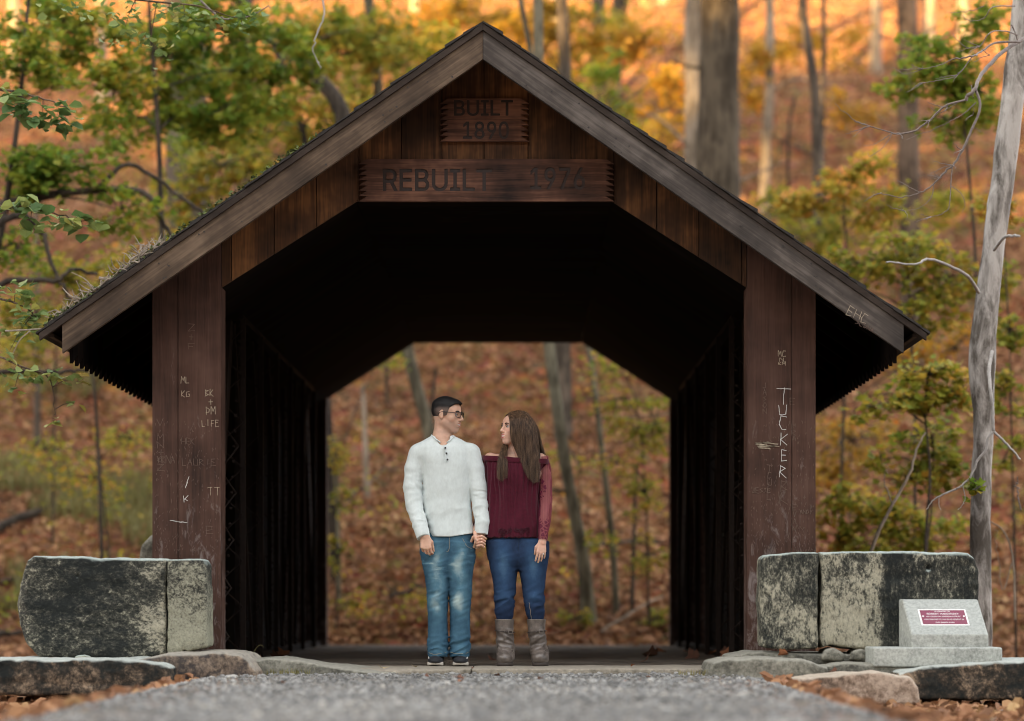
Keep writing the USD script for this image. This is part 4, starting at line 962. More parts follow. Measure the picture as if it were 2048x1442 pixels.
tree('tree', 'thin mossy stem close to the left edge of the far opening', 'tree', [(690, 1310), (682, 1180), (676, 1060), (672, 900)], 13.4, 10, 'bark_moss')

# fallen wood on the slopes
def log(label, p0, p1, y0, y1, w, look, name='fallen_branch', cat='branch', sag=0.0):
    a, b = at(*p0, y0), at(*p1, y1)
    a[2], b[2] = H(a[0], y0) + .06, H(b[0], y1) + .06
    pts = [a + (b - a) * t + [0, 0, 0] for t in np.linspace(0, 1, 7)]
    for p in pts[1:-1]: p[2] = H(p[0], p[1]) + .07 + rt.uniform(0, .06)
    single(name, tube(spline(pts, 24), W(w, y0) / 2 * np.linspace(1, .45, 24), 8), look, label, cat, smooth=True)
log('dark rotting log lying across the leafy slope left of the bridge', (-30, 900), (300, 820), 15.5, 17.2, 22, 'bark_dark', 'fallen_log', 'log')
log('thinner dark branch lying low on the slope behind the left block', (-20, 1150), (60, 1152), 12.2, 12.4, 16, 'bark_dark')
log('grey fallen branch crossing the slope behind the woman', (1150, 1062), (1330, 1040), 15.0, 15.4, 12, 'bark_grey')
log('pale fallen branch on the lower slope behind the leaning trunk', (1200, 1290), (1330, 1170), 12.4, 13.6, 6, 'bark_tan')
for k, (lab, p0, p1, y0, y1, w) in enumerate((('fallen grey pole lying up the slope left of the man, seen through the bridge', (690, 960), (800, 905), 16.5, 18, 7), ('short dark log among the leaves low behind the legs of the man', (780, 1210), (850, 1195), 13.6, 13.9, 11),
        ('long dark fallen trunk across the slope high under the forked trunk', (1500, 520), (1760, 470), 21, 22.5, 14), ('thin fallen branch across the slope left of the sycamore', (1650, 770), (1900, 700), 17, 18.5, 9),
        ('dark fallen branch across the upper slope beside the thickest trunk', (1480, 420), (1640, 345), 25, 27, 11), ('broken branch low on the slope at the left edge', (0, 1010), (140, 1030), 14, 14.2, 9))):
    log(lab, p0, p1, y0, y1, w, 'bark_dark' if k % 2 else 'bark_grey')
P_ = []
for k in range(150):                                        # seedlings and low undergrowth scattered over the slope
    y = 12.5 + 20 * rt.uniform(0, 1) ** 1.3; x = rt.uniform(-1, 1) * 3.7 * (D + y) / D + .25; g = float(H(x, y)); n = rt.integers(10, 40); s = rt.uniform(.12, .4)
    P_.append(np.array([x, y, g + s * .9]) + rt.normal(0, 1, (n, 3)) * [s, s, s * .55])
single('undergrowth', leaves(np.vstack(P_), .06, rt, tilt=.6), 'leaf_yellow_green', 'low yellow-green seedlings scattered over the leafy slope', 'undergrowth', kind='stuff')
single('boulder', rock([(275, 1120), (282, 1090), (300, 1068), (330, 1060), (360, 1090), (370, 1140), (275, 1140)], 2.0, 2.6, seed=51, amp=.02, rnd=.06, cell=.03), 'stone_grey', 'mossy boulder half hidden behind the left block and post', 'boulder', smooth=True)

# the pale sycamore at the right edge with its bare branches
syc = Thing('sycamore_tree', 'pale grey-white leaning trunk at the right edge with bare twigs', 'tree', (X(1960, 2.2), 2.2, H(X(1960, 2.2), 2.2)))
ys_ = 2.2
sl = spline([at(1962, 1420, ys_), at(1960, 1250, ys_), at(1962, 1000, ys_), at(1967, 820, ys_), at(1965, 700, ys_), at(1988, 480, ys_), at(2006, 360, ys_), at(2030, 150, ys_), at(2046, 0, ys_), at(2060, -160, ys_)], 70)
sr_ = np.interp(sl[:, 2], [Z(1420, 2.2), Z(1100, 2.2), Z(820, 2.2), Z(730, 2.2), Z(480, 2.2), Z(300, 2.2), Z(-160, 2.2)], [W(27, 2.2), W(21, 2.2), W(20, 2.2), W(27, 2.2), W(22, 2.2), W(24, 2.2), W(18, 2.2)])
m = tube(sl, sr_, 20); m.vertices = m.vertices + (meshkit.fbm(m.vertices * 5, 3, 4) - .5)[:, None] * .03
syc.part('trunk', m, 'bark_pale', smooth=True)
def limb(t, name, pts, w0, w1, look, y=None, n=26, wob=0.012):
    p = np.array([at(a, b, q) for a, b, q in pts])
    l_ = spline(p, n); l_ = l_ + rt.normal(0, wob, l_.shape) * np.linspace(0, 1, n)[:, None] * [1, 1, 1]
    t.part(name, tube(l_, np.linspace(w0, w1, n), 7), look, smooth=True)
    return l_
plain('twig_grey', (0.17, 0.14, 0.125), noise=0.35, scale=40, rough=0.9)
plain('branch_pale', (0.30, 0.28, 0.26), noise=0.3, scale=20, rough=0.9)
by = 0.6
for pts, w0, w1 in (([(2045, 78, 1.6), (2000, 108, 1.2), (1962, 150, .9), (1950, 175, by), (1930, 200, by)], .020, .014),
                    ([(1950, 175, by), (1960, 215, by), (1942, 262, by), (1925, 300, by), (1905, 330, by), (1880, 355, by)], .014, .008),
                    ([(1880, 355, by), (1862, 372, by), (1840, 385, by), (1800, 395, by), (1762, 386, by)], .008, .003),
                    ([(1930, 200, by), (1890, 212, by), (1860, 240, by), (1830, 262, by), (1800, 268, by), (1785, 266, by)], .011, .006),
                    ([(1785, 266, by), (1740, 252, by), (1705, 238, by), (1670, 206, by)], .006, .002),
                    ([(1785, 266, by), (1770, 290, by), (1742, 312, by), (1735, 305, by)], .004, .0015), ([(1785, 266, by), (1750, 288, by), (1728, 292, by)], .004, .0015), ([(1740, 252, by), (1690, 268, by)], .004, .0015),
                    ([(2040, 84, 1.4), (1990, 86, 1.2), (1960, 105, 1), (1945, 112, by), (1905, 118, by)], .011, .006),
                    ([(1945, 112, by), (1915, 150, by), (1880, 160, by), (1850, 165, by), (1822, 180, by)], .006, .002),
                    ([(1905, 118, by), (1880, 130, by), (1845, 138, by), (1810, 148, by), (1785, 135, by)], .005, .002),
                    ([(2035, 70, 1.3), (2010, 62, 1), (1980, 65, by), (1960, 92, by), (1935, 95, by), (1915, 80, by), (1905, 68, by)], .007, .002),
                    ([(1930, 200, by), (1915, 205, by), (1900, 215, by), (1880, 225, by), (1862, 215, by)], .005, .002),
                    ([(1905, 330, by), (1902, 360, by), (1900, 400, by), (1893, 422, by), (1862, 434, by), (1842, 428, by)], .006, .0018),
                    ([(1902, 372, by), (1920, 385, by), (1930, 405, by), (1925, 426, by)], .004, .0015), ([(1868, 368, by), (1862, 395, by), (1840, 415, by), (1810, 422, by)], .004, .0015),
                    ([(1840, 385, by), (1815, 372, by), (1793, 360, by)], .004, .0015), ([(1952, 205, by), (1930, 225, by), (1905, 240, by), (1880, 252, by), (1812, 280, by)], .005, .0018),
                    ([(1942, 262, by), (1950, 256, by), (1962, 265, by)], .003, .0015), ([(1943, 170, by), (1945, 190, by), (1948, 196, by)], .005, .002),
                    ([(2030, 12, 1), (1985, 14, by), (1968, 36, by), (1940, 42, by), (1925, 30, by)], .006, .002), ([(1968, 12, by), (1940, 22, by), (1892, 26, by)], .004, .0015), ([(2035, 80, 1.4), (2028, 60, 1.2), (2024, 50, 1)], .006, .003)):
    limb(syc, 'branch', pts, w0 * .72, w1 * .9, 'twig_grey', wob=.004)
limb(syc, 'branch', [(1958, 585, 2.0), (1935, 552, 1.8), (1895, 530, 1.6), (1857, 518, 1.5), (1838, 526, 1.4), (1808, 528, 1.4), (1772, 522, 1.3)], .014, .006, 'branch_pale', wob=.004)
limb(syc, 'branch', [(1988, 500, 1.8), (2010, 474, 1.6), (2040, 472, 1.5)], .012, .010, 'branch_pale', wob=.003)
lmb = [([(1984, 702, 1.5), (1978, 740, 1.4), (1981, 780, 1.3), (1985, 820, 1.3), (1986, 862, 1.3)], .014, .012), ([(1986, 862, 1.3), (2010, 885, 1.3), (2040, 918, 1.3)], .010, .008), ([(1986, 862, 1.3), (1975, 880, 1.3), (1972, 900, 1.3), (1955, 920, 1.3), (1945, 945, 1.3), (1925, 970, 1.3), (1912, 978, 1.3)], .011, .007),
       ([(1912, 978, 1.3), (1880, 992, 1.3), (1862, 1005, 1.3), (1852, 1020, 1.3)], .008, .003), ([(1925, 970, 1.3), (1930, 1000, 1.3), (1915, 1020, 1.3)], .004, .002), ([(1878, 994, 1.3), (1878, 1010, 1.3), (1882, 1020, 1.3)], .003, .002)]
for pts, w0, w1 in lmb: limb(syc, 'branch', pts, w0, w1, 'branch_pale', wob=.003)
for k in range(46):                                       # fine end twigs
    a = (rt.uniform(1700, 1950), rt.uniform(120, 420)); 
    b_ = [q for q in ((1762, 386), (1880, 355), (1905, 330), (1800, 268), (1740, 252), (1860, 240), (1895, 215), (1850, 165), (1845, 138), (1915, 150), (1925, 300), (1960, 92), (1862, 434), (1810, 422), (1945, 230), (1980, 110))][k % 16]
    dx, dz = rt.uniform(-46, 8), rt.uniform(-16, 22)
    limb(syc, 'twig', [(b_[0], b_[1], by), (b_[0] + dx * .5, b_[1] + dz * .35, by - .05), (b_[0] + dx, b_[1] + dz, by - .08)], .0035, .0012, 'twig_grey', n=9, wob=.004)
c = np.vstack([at(1945 + rt.normal(0, 10), 980 + rt.normal(0, 9), 1.3) for _ in range(26)])
syc.part('leaves', leaves(c, .06, rt, shape='maple'), 'leaf_green')
limb(syc, 'branch', [(2042, 1020, 2), (2036, 990, 2), (2034, 960, 2)], .006, .004, 'twig_grey')
bare = Thing('bare_sapling', 'bare grey curved stem right of the bridge behind the right block', 'sapling', (X(1730, 3), 3, H(X(1730, 3), 3)))
limb(bare, 'trunk', [(1722, 1180, 3), (1750, 1080, 3), (1785, 1010, 3), (1818, 950, 3), (1838, 890, 3), (1851, 865, 3)], .018, .006, 'bark_tan', wob=.004)
limb(bare, 'branch', [(1785, 1010, 3), (1768, 960, 3), (1775, 930, 3)], .006, .002, 'bark_tan')
bare2 = Thing('bare_sapling', 'thin arching bare twigs behind the sycamore trunk near the plaque', 'sapling', (X(2020, 4), 4, H(X(2020, 4), 4)))
limb(bare2, 'trunk', [(2030, 1240, 4), (2026, 1120, 4), (2005, 1060, 4), (1965, 1035, 4), (1940, 1010, 4)], .010, .003, 'bark_tan', wob=.004)
limb(bare2, 'branch', [(2026, 1120, 4), (2005, 1180, 4), (1995, 1100, 4), (1990, 1060, 4)], .005, .002, 'bark_tan')

# leafy saplings and low branches
S = sapling
S('leafy green maple crown at the top left, above the massive grey trunk', [(330, 900), (325, 600), (318, 300), (300, 40), (290, -120)], 10, 16, [(140, 60, 150, 90, 0, 900, 12), (330, 110, 150, 90, 1, 900, 12), (470, 60, 140, 80, 0, 900, 11), (420, 230, 120, 80, .5, 700, 9), (250, 250, 120, 60, 1, 380, 7), (560, 150, 110, 90, 1, 700, 9)], 'leaf_green', cat='tree', name='maple_tree', size=.10, shape='maple')
S('green and yellow maple branches hanging near the left roof slope', [(640, 560), (620, 330), (560, 120), (510, 40), (470, -100)], 14, 18, [(640, 230, 90, 80, 0, 620, 8), (690, 110, 100, 70, 1, 620, 8), (440, 330, 100, 60, 0, 520, 7), (530, 270, 90, 60, 1, 360, 6), (350, 420, 90, 60, .5, 300, 6), (760, 60, 90, 60, 1.5, 360, 6)], 'leaf_yellow_green', cat='tree', name='maple_tree', size=.10, shape='maple')
S('dark green maple with crooked low limbs at the left edge', [(-60, 1060), (-40, 700), (10, 420), (40, 200), (60, -40)], 8, 20, [(60, 130, 110, 90, 0, 560, 8), (140, 330, 100, 60, 0, 380, 6), (60, 350, 80, 60, 0, 330, 6), (230, 180, 90, 70, .5, 380, 7), (240, 420, 80, 50, 0, 200, 5), (40, 500, 80, 40, 0, 160, 4)], 'leaf_green', cat='tree', name='maple_tree', size=.09, shape='maple')
S('yellowing sapling above the left eave of the bridge', [(200, 1000), (190, 800), (170, 640), (150, 520)], 11, 9, [(130, 560, 130, 60, 0, 420, 8), (280, 540, 110, 50, 0, 320, 7), (60, 640, 80, 40, 0, 180, 5), (400, 480, 80, 50, 0, 260, 5)], 'leaf_yellow_green', size=.09)
S('sparse yellow-green sapling low on the slope left of the post', [(215, 1080), (205, 980), (200, 900)], 13, 5, [(190, 960, 120, 40, 0, 240, 7), (90, 900, 80, 40, 0, 120, 5), (260, 880, 60, 40, 0, 120, 4)], 'leaf_yellow_green', size=.07)
S('golden sapling high on the hill left of the bridge peak', [(690, 330), (700, 180), (720, 60)], 27, 8, [(700, 70, 100, 60, 0, 420, 8), (820, 60, 90, 50, 1, 420, 7), (620, 90, 70, 60, 0, 260, 5), (880, 30, 60, 30, 0, 200, 4)], 'leaf_gold', size=.13)
S('golden-green sapling on the hill right of the bridge peak', [(1110, 420), (1115, 220), (1120, 60)], 25, 8, [(1120, 70, 90, 60, 0, 460, 8), (1060, 40, 60, 40, 0, 260, 5), (1290, 80, 90, 50, 0, 360, 6), (1330, 190, 70, 60, 0, 260, 5)], 'leaf_gold', size=.13)
S('green sprig of leaves in front of the leaning trunk pair', [(1235, 420), (1220, 260), (1205, 130)], 22, 5, [(1205, 150, 50, 60, 0, 180, 5), (1250, 200, 40, 40, 0, 90, 3)], 'leaf_green', size=.11)
S('gold-leaved bush between the thick trunks on the hill', [(1330, 420), (1325, 330), (1320, 270)], 24, 5, [(1300, 290, 60, 40, 0, 220, 5), (1350, 160, 40, 40, 0, 120, 3), (1500, 110, 60, 40, 1, 160, 4)], 'leaf_gold', size=.12)
S('dark green leaves behind the bare twigs at upper right', [(1960, 800), (1950, 500), (1930, 250), (1920, 60)], 10, 9, [(1900, 130, 90, 60, 0, 420, 8), (1960, 180, 60, 60, 0, 300, 6), (1830, 120, 70, 50, 0, 220, 5), (1900, 240, 80, 40, 0, 330, 6), (1800, 170, 50, 40, 0, 130, 4), (1970, 40, 70, 40, 0, 220, 5)], 'leaf_green', size=.09)
S('yellow-green sapling over the right roof slope', [(1690, 760), (1700, 600), (1690, 450), (1680, 340)], 12, 7, [(1690, 380, 70, 40, 0, 320, 7), (1620, 410, 60, 25, 0, 220, 5), (1770, 420, 70, 40, 0, 260, 6), (1570, 400, 40, 20, 0, 90, 3), (1730, 330, 50, 30, 0, 140, 4)], 'leaf_yellow_green', size=.085)
S('dense yellow-green sapling beside the sycamore at mid height', [(1830, 1000), (1830, 800), (1820, 640), (1815, 500)], 9, 8, [(1820, 510, 100, 50, 0, 520, 9), (1720, 530, 70, 40, 0, 320, 6), (1900, 560, 60, 50, 0, 320, 6), (1700, 600, 50, 30, 0, 150, 4), (1850, 620, 80, 40, 0, 260, 6), (1990, 560, 50, 90, .5, 200, 5)], 'leaf_yellow_green', size=.08, shape='maple')
S('bright yellow-green sapling spreading flat under the right eave', [(1850, 1120), (1860, 950), (1850, 820), (1860, 740)], 6, 7, [(1860, 750, 80, 30, 0, 240, 8), (1800, 800, 80, 30, 0, 190, 7), (1900, 790, 50, 30, 0, 130, 5), (1720, 820, 40, 20, 0, 30, 2)], 'leaf_yellow_green', size=.085, shape='maple')
S('yellow-orange sapling behind the right block', [(1850, 1150), (1862, 1030), (1868, 900)], 6.5, 6, [(1860, 880, 80, 40, 0, 170, 7), (1820, 960, 70, 40, 0, 160, 6), (1900, 940, 50, 40, 0, 120, 5), (1760, 920, 50, 20, 0, 40, 3)], 'leaf_yellow_green', size=.085, shape='maple')
S('low yellow shrub just above the right block', [(1760, 1190), (1765, 1120), (1770, 1040)], 8, 5, [(1700, 1010, 70, 50, 0, 360, 7), (1790, 1040, 80, 40, 0, 380, 8), (1680, 1080, 50, 40, 0, 220, 5), (1860, 1060, 60, 40, 0, 260, 6), (1750, 1100, 90, 30, 0, 320, 6)], 'leaf_yellow_green', size=.075, cat='shrub', name='shrub')
S('straggly yellow-green sapling at the right margin', [(2030, 1150), (2024, 900), (2020, 700)], 8, 6, [(2015, 780, 40, 50, 0, 130, 4), (2020, 660, 40, 50, 0, 130, 4), (2020, 900, 30, 40, 0, 70, 3), (2000, 400, 50, 50, 0, 160, 4)], 'leaf_yellow_green', size=.08, shape='maple')
S('yellow-green sapling filling the right side of the far opening', [(1300, 1320), (1296, 1150), (1290, 960), (1270, 790)], 12.6, 6, [(1270, 860, 50, 60, 0, 160, 5), (1230, 800, 50, 50, 0, 130, 5), (1310, 850, 40, 60, 0, 150, 4), (1290, 990, 50, 50, 0, 170, 5), (1300, 1110, 50, 40, 0, 180, 5), (1230, 930, 50, 30, 0, 90, 3), (1310, 1240, 40, 40, 0, 110, 3), (1220, 740, 60, 30, 0, 100, 3)], 'leaf_yellow_green', size=.075, tilt=.35)
S('small yellow sapling in the middle of the far opening, lower right', [(1150, 1310), (1155, 1260), (1160, 1200)], 12.8, 3, [(1150, 1240, 30, 30, 0, 60, 3), (1200, 1070, 50, 20, 0, 60, 3), (1120, 910, 40, 20, 1, 40, 2)], 'leaf_yellow_green', size=.07)
S('faint yellow-green sapling along the left edge of the far opening', [(676, 1320), (672, 1150), (668, 950)], 12.6, 4, [(672, 900, 30, 40, 0, 90, 3), (690, 1000, 30, 30, 0, 70, 3), (680, 1110, 30, 40, 0, 80, 3), (700, 1210, 40, 40, 0, 80, 3), (760, 720, 50, 20, 1, 70, 3)], 'leaf_yellow_green', size=.07)
S('tiny green seedling behind the legs of the couple', [(958, 1318), (960, 1290), (962, 1250)], 12.5, 2, [(962, 1260, 26, 26, 0, 60, 3), (830, 1195, 40, 20, .5, 40, 2), (1010, 1240, 30, 30, .3, 50, 2)], 'leaf_yellow_green', size=.07)

S('green maple crown high between the massive trunk and the roof', [(560, 620), (540, 400), (520, 200), (500, -40)], 16, 9, [(480, 130, 110, 80, 0, 420, 8), (600, 60, 110, 60, 0, 420, 8), (560, 240, 90, 60, 0, 300, 6), (420, 280, 80, 60, 0, 260, 5)], 'leaf_green', cat='tree', name='maple_tree', size=.11, shape='maple')
S('yellow-green sapling crown over the upper left roof slope', [(780, 420), (785, 260), (790, 120)], 20, 7, [(790, 130, 90, 60, 0, 380, 8), (860, 90, 80, 50, 0, 300, 6), (720, 200, 80, 50, 0, 280, 6), (640, 330, 70, 50, 0, 200, 5)], 'leaf_yellow_green', size=.11)
S('gold sapling directly over the bridge peak', [(960, 420), (965, 200), (968, 60)], 30, 7, [(960, 30, 90, 40, 0, 420, 8), (1040, 70, 80, 50, 0, 320, 6), (880, 60, 70, 50, 0, 260, 5)], 'leaf_gold', size=.13)
S('yellow-green leaves crossing the pair of trunks right of the peak', [(1170, 500), (1165, 300), (1160, 150)], 27, 6, [(1160, 140, 80, 60, 0, 380, 8), (1240, 60, 70, 50, 0, 260, 5), (1270, 250, 70, 50, 0, 260, 5), (1130, 40, 60, 30, 0, 200, 4)], 'leaf_yellow_green', size=.12)
S('gold-green sapling high on the hill right of the thickest trunk', [(1560, 420), (1562, 250), (1570, 110)], 28, 6, [(1560, 90, 70, 60, 0, 260, 6), (1500, 170, 50, 50, 0, 180, 5), (1680, 80, 70, 50, 0, 240, 5), (1700, 220, 60, 50, 0, 200, 5)], 'leaf_gold', size=.12)
S('dull green shrubs in the shade at the foot of the forked trunk', [(1600, 560), (1604, 500), (1606, 440)], 19, 5, [(1600, 480, 70, 40, 0, 260, 6), (1700, 450, 70, 40, 0, 220, 5), (1540, 420, 60, 40, 0, 180, 5), (1900, 420, 70, 50, 0, 260, 6)], 'leaf_yellow_green', size=.10, name='shrub', cat='shrub')
S('brownish gold bush low on the slope between post and sycamore', [(1700, 960), (1704, 880), (1708, 800)], 13.5, 4, [(1700, 880, 90, 50, 0, 300, 7), (1800, 700, 80, 50, 0, 220, 5), (1910, 700, 60, 60, 0, 200, 5), (1660, 960, 50, 40, 0, 180, 4)], 'leaf_gold', size=.085, name='shrub', cat='shrub')
S('yellow-green low growth on the left slope under the dark limbs', [(110, 760), (112, 690), (116, 620)], 15, 5, [(120, 640, 110, 60, 0, 340, 7), (240, 700, 80, 40, 0, 220, 5), (40, 720, 70, 50, 0, 180, 5), (230, 600, 80, 50, 0, 260, 5)], 'leaf_yellow_green', size=.085)

# limbs of the near trees on the left, dark against the leaves
lt = Thing('dead_tree', 'dark crooked bare limbs in front of the leaves at left', 'tree', (X(-70, 7), 7, H(X(-70, 7), 7)))
limb(lt, 'trunk', [(-70, 1300, 7), (-60, 900, 7), (-50, 600, 7), (-40, 300, 7), (-20, -60, 7), (-50, -500, 7), (-20, -1100, 7)], .16, .03, 'bark_dark')
limb(lt, 'limb', [(-52, 640, 7), (0, 570, 7), (70, 560, 7), (110, 562, 7), (140, 545, 7), (200, 548, 7)], .035, .014, 'bark_dark')
limb(lt, 'limb', [(88, 470, 7), (100, 520, 7), (118, 560, 7), (142, 602, 7)], .022, .016, 'bark_dark')
limb(lt, 'limb', [(-45, 470, 7), (40, 430, 7), (88, 470, 7)], .04, .022, 'bark_dark')
limb(lt, 'limb', [(-42, 420, 8), (90, 390, 8), (190, 382, 8), (270, 380, 8), (305, 402, 8), (330, 450, 8), (350, 490, 8)], .04, .020, 'bark_dark')
limb(lt, 'limb', [(190, 382, 8), (250, 330, 8), (300, 350, 8), (370, 400, 8), (425, 435, 8)], .026, .014, 'bark_dark')
limb(lt, 'limb', [(-55, 750, 7), (40, 742, 7), (120, 745, 7), (175, 740, 7)], .030, .012, 'bark_dark')
dt = Thing('leaning_tree', 'dark trunk slanting behind the left roof slope', 'tree', (X(560, 12.5), 12.5, H(X(560, 12.5), 12.5)))
limb(dt, 'trunk', [(560, 1300, 12.5), (590, 800, 12.5), (690, 420, 12.5), (685, 235, 12.5), (640, 160, 12.5), (590, 95, 12.5), (520, 40, 12.5), (420, -60, 12.5)], .12, .05, 'bark_dark')
limb(dt, 'limb', [(590, 95, 12.5), (560, 90, 12.5), (500, 70, 12.5)], .04, .02, 'bark_dark')

# leaves nearer the camera at the left edge: branches of a tree standing left of the picture
nt = Thing('linden_tree', 'near branches with pale green leaves hanging in at the left edge and top', 'tree', (-4.6, 1.5, H(-4.6, 1.5)))
nt.part('trunk', tube(spline([[-4.6, 1.5, -.2], [-4.55, 1.5, 2], [-4.5, 1.4, 4.2], [-4.3, 1.3, 6.2], [-4.2, 1.2, 9]], 20), np.linspace(.17, .09, 20), 12), 'bark_grey', smooth=True)
def leafy_branch(pts, clusters, w=.014, size=.075, droop=.9, look='leaf_green_pale', shape='oval'):
    l_ = limb(nt, 'branch', pts, w, .003, 'bark_brown', wob=.006)
    P = []
    for px, py, y, sx, sy, n in clusters:
        c = at(px, py, y); P.append(c + rt.normal(0, 1, (n, 3)) * [W(sx, y), W(sx, y) * .8, W(sy, y)])
        i = int(np.argmin(np.linalg.norm(l_ - c, axis=1)))
        nt.part('twig', tube(spline([l_[i], (l_[i] + c) / 2 + [0, 0, .02], c], 6), np.linspace(.004, .0015, 6), 4), 'bark_brown', smooth=True)
    nt.part('leaves', leaves(np.vstack(P), size, rt, tilt=.5, droop=droop, shape=shape, aspect=.5), look)
leafy_branch([(-160, 120, 1.4), (-40, 170, 1.2), (60, 190, 1), (150, 222, 1)], [(40, 225, 1, 14, 12, 16), (85, 225, 1, 16, 14, 22), (130, 238, 1, 14, 14, 20), (20, 190, 1, 12, 10, 10)], size=.10, droop=1.6)
leafy_branch([(-160, 380, 1.4), (-40, 410, 1.2), (60, 415, 1), (170, 445, 1)], [(30, 415, 1, 18, 10, 18), (80, 425, 1, 18, 10, 18), (120, 440, 1, 16, 8, 16), (165, 448, 1, 12, 8, 14), (60, 455, 1, 10, 8, 5)], size=.10, droop=.5)
leafy_branch([(-160, 560, 1.4), (-30, 590, 1.2), (40, 610, 1), (80, 640, 1)], [(30, 590, 1, 22, 16, 32), (60, 625, 1, 16, 14, 24), (40, 660, 1, 20, 12, 18), (20, 700, 1, 10, 10, 6)], size=.075)
leafy_branch([(-160, 690, 1.4), (-30, 705, 1.2), (50, 735, 1), (100, 760, 1), (110, 830, 1)], [(40, 745, 1, 18, 8, 12), (70, 755, 1, 18, 10, 12), (115, 755, 1, 16, 6, 10), (30, 775, 1, 8, 8, 5), (150, 760, 1, 14, 6, 8), (150, 808, 1, 10, 4, 3), (105, 838, 1, 12, 6, 4)], size=.075, w=.010)
leafy_branch([(-200, -120, 1.8), (60, -60, 1.5), (260, -5, 1.5), (380, 10, 1.5), (480, 40, 1.5)], [(150, 20, 1.5, 30, 14, 26), (250, 55, 1.5, 26, 22, 36), (300, 90, 1.5, 20, 16, 26), (370, 40, 1.5, 24, 18, 26), (430, 45, 1.5, 20, 14, 20), (485, 50, 1.5, 20, 14, 24), (510, 38, 1.5, 14, 10, 10), (270, 20, 1.5, 30, 12, 20), (340, 15, 1.5, 26, 10, 16)], size=.065, droop=.6)
limb(nt, 'branch', [(640, -40, 3), (648, 30, 3), (632, 70, 3), (628, 110, 3), (645, 140, 3)], .008, .003, 'branch_pale')
limb(nt, 'branch', [(340, -60, 2), (420, 20, 2), (440, 34, 2), (490, 32, 2), (540, 14, 2)], .010, .004, 'twig_grey')

# twigs and debris caught on the left eave
tw = Thing('twig_pile', 'heap of broken twigs and moss caught on the left roof edge', 'twigs', tuple(at(200, 600, YO + .1)))
rk_ = np.random.default_rng(77)
for k in range(150):
    u = rk_.uniform(0, 1) ** .8; px = 90 + 235 * u; base = at(px, 661 - (px - 90) * .70, rk_.uniform(-.53, -.38)); base[2] = roof_z(base[0]) + .004
    a = rk_.choice([rk_.normal(.55, .35), rk_.normal(2.6, .35), rk_.normal(1.2, .5)]); ln = rk_.uniform(.03, .12) * (1.6 if rk_.uniform() < .15 else 1)
    d = np.array([math.cos(a), rk_.normal(0, .5), abs(math.sin(a)) * .75]); d /= np.linalg.norm(d)
    tw.part('stick', tube(spline([base, base + d * ln * .5 + rk_.normal(0, .012, 3), base + d * ln + [0, 0, rk_.uniform(-.02, .02)]], 6), np.linspace(rk_.uniform(.004, .008), .002, 6), 5), 'twig')
for pts, w in (([(255, 540), (262, 520), (285, 505), (303, 490)], .006), ([(285, 505), (280, 495), (288, 488)], .003), ([(262, 520), (252, 508), (244, 506)], .003), ([(300, 520), (290, 505), (300, 500)], .004), ([(198, 556), (222, 558), (240, 552)], .007), ([(130, 630), (142, 612), (148, 604)], .005), ([(148, 604), (160, 600), (176, 590)], .004),
               ([(10, 662), (50, 660), (90, 657), (110, 655)], .004), ([(60, 662), (40, 680), (26, 706)], .003), ([(185, 600), (190, 585), (196, 580)], .003), ([(160, 615), (156, 598), (150, 590)], .003)):
    tw.part('stick', tube(spline([at(a, b, YO - .02 + .02 * i) for i, (a, b) in enumerate(pts)], 10), np.linspace(w * 1.5, w * .7, 10), 6), 'twig')
n = 520; px = 90 + 560 * rk_.uniform(0, 1, n) ** 1.4; yy = rk_.uniform(-.535, -.40, n)
pos = np.array([at(a, 661 - (a - 90) * .70, b) for a, b in zip(px, yy)]); pos[:, 2] = [roof_z(q[0]) + rk_.uniform(-.004, .010) for q in pos]
tw.part('moss', leaves(pos, .026, rk_, shape='quad', tilt=.9), 'moss', kind='stuff')

TOP_LOW = 26.3
# unseen wooded ridge behind the camera, added to keep the low sun off the bridge
x = rt.uniform(-150, 70, 12000); y = -82 + rt.normal(0, 5, 12000); z = rt.uniform(0, 1, 12000)
low = rt.uniform(0, 1, 12000) < .5                         # dense below, in open clumps with gaps of sky above
zz = np.where(low, H(x, y) + z * np.maximum(TOP_LOW - H(x, y), .5), TOP_LOW - 1 + z * 9.5)
clump = meshkit.fbm(np.stack([x * .30, x * 0, zz * .45], 1), 3, 31)
keep = low | (clump > .44 + .09 * z)
x, y, z = x[keep], y[keep], zz[keep]
wood_mesh = [leaves(np.stack([x, y, z], 1), 2.0, rt, shape='quad', tilt=1.2)]
for xx in np.arange(-150, 70, 3.4):
    yy = -82 + rt.normal(0, 4); wood_mesh.append(tube([[xx, yy, H(xx, yy) - .3], [xx + rt.normal(0, .4), yy, 29]], [.35, .12], 6))
single('far_wood', join(wood_mesh), 'leaf_high', 'unseen wood on a ridge behind the camera, added to block the low sun', 'wood', kind='stuff')
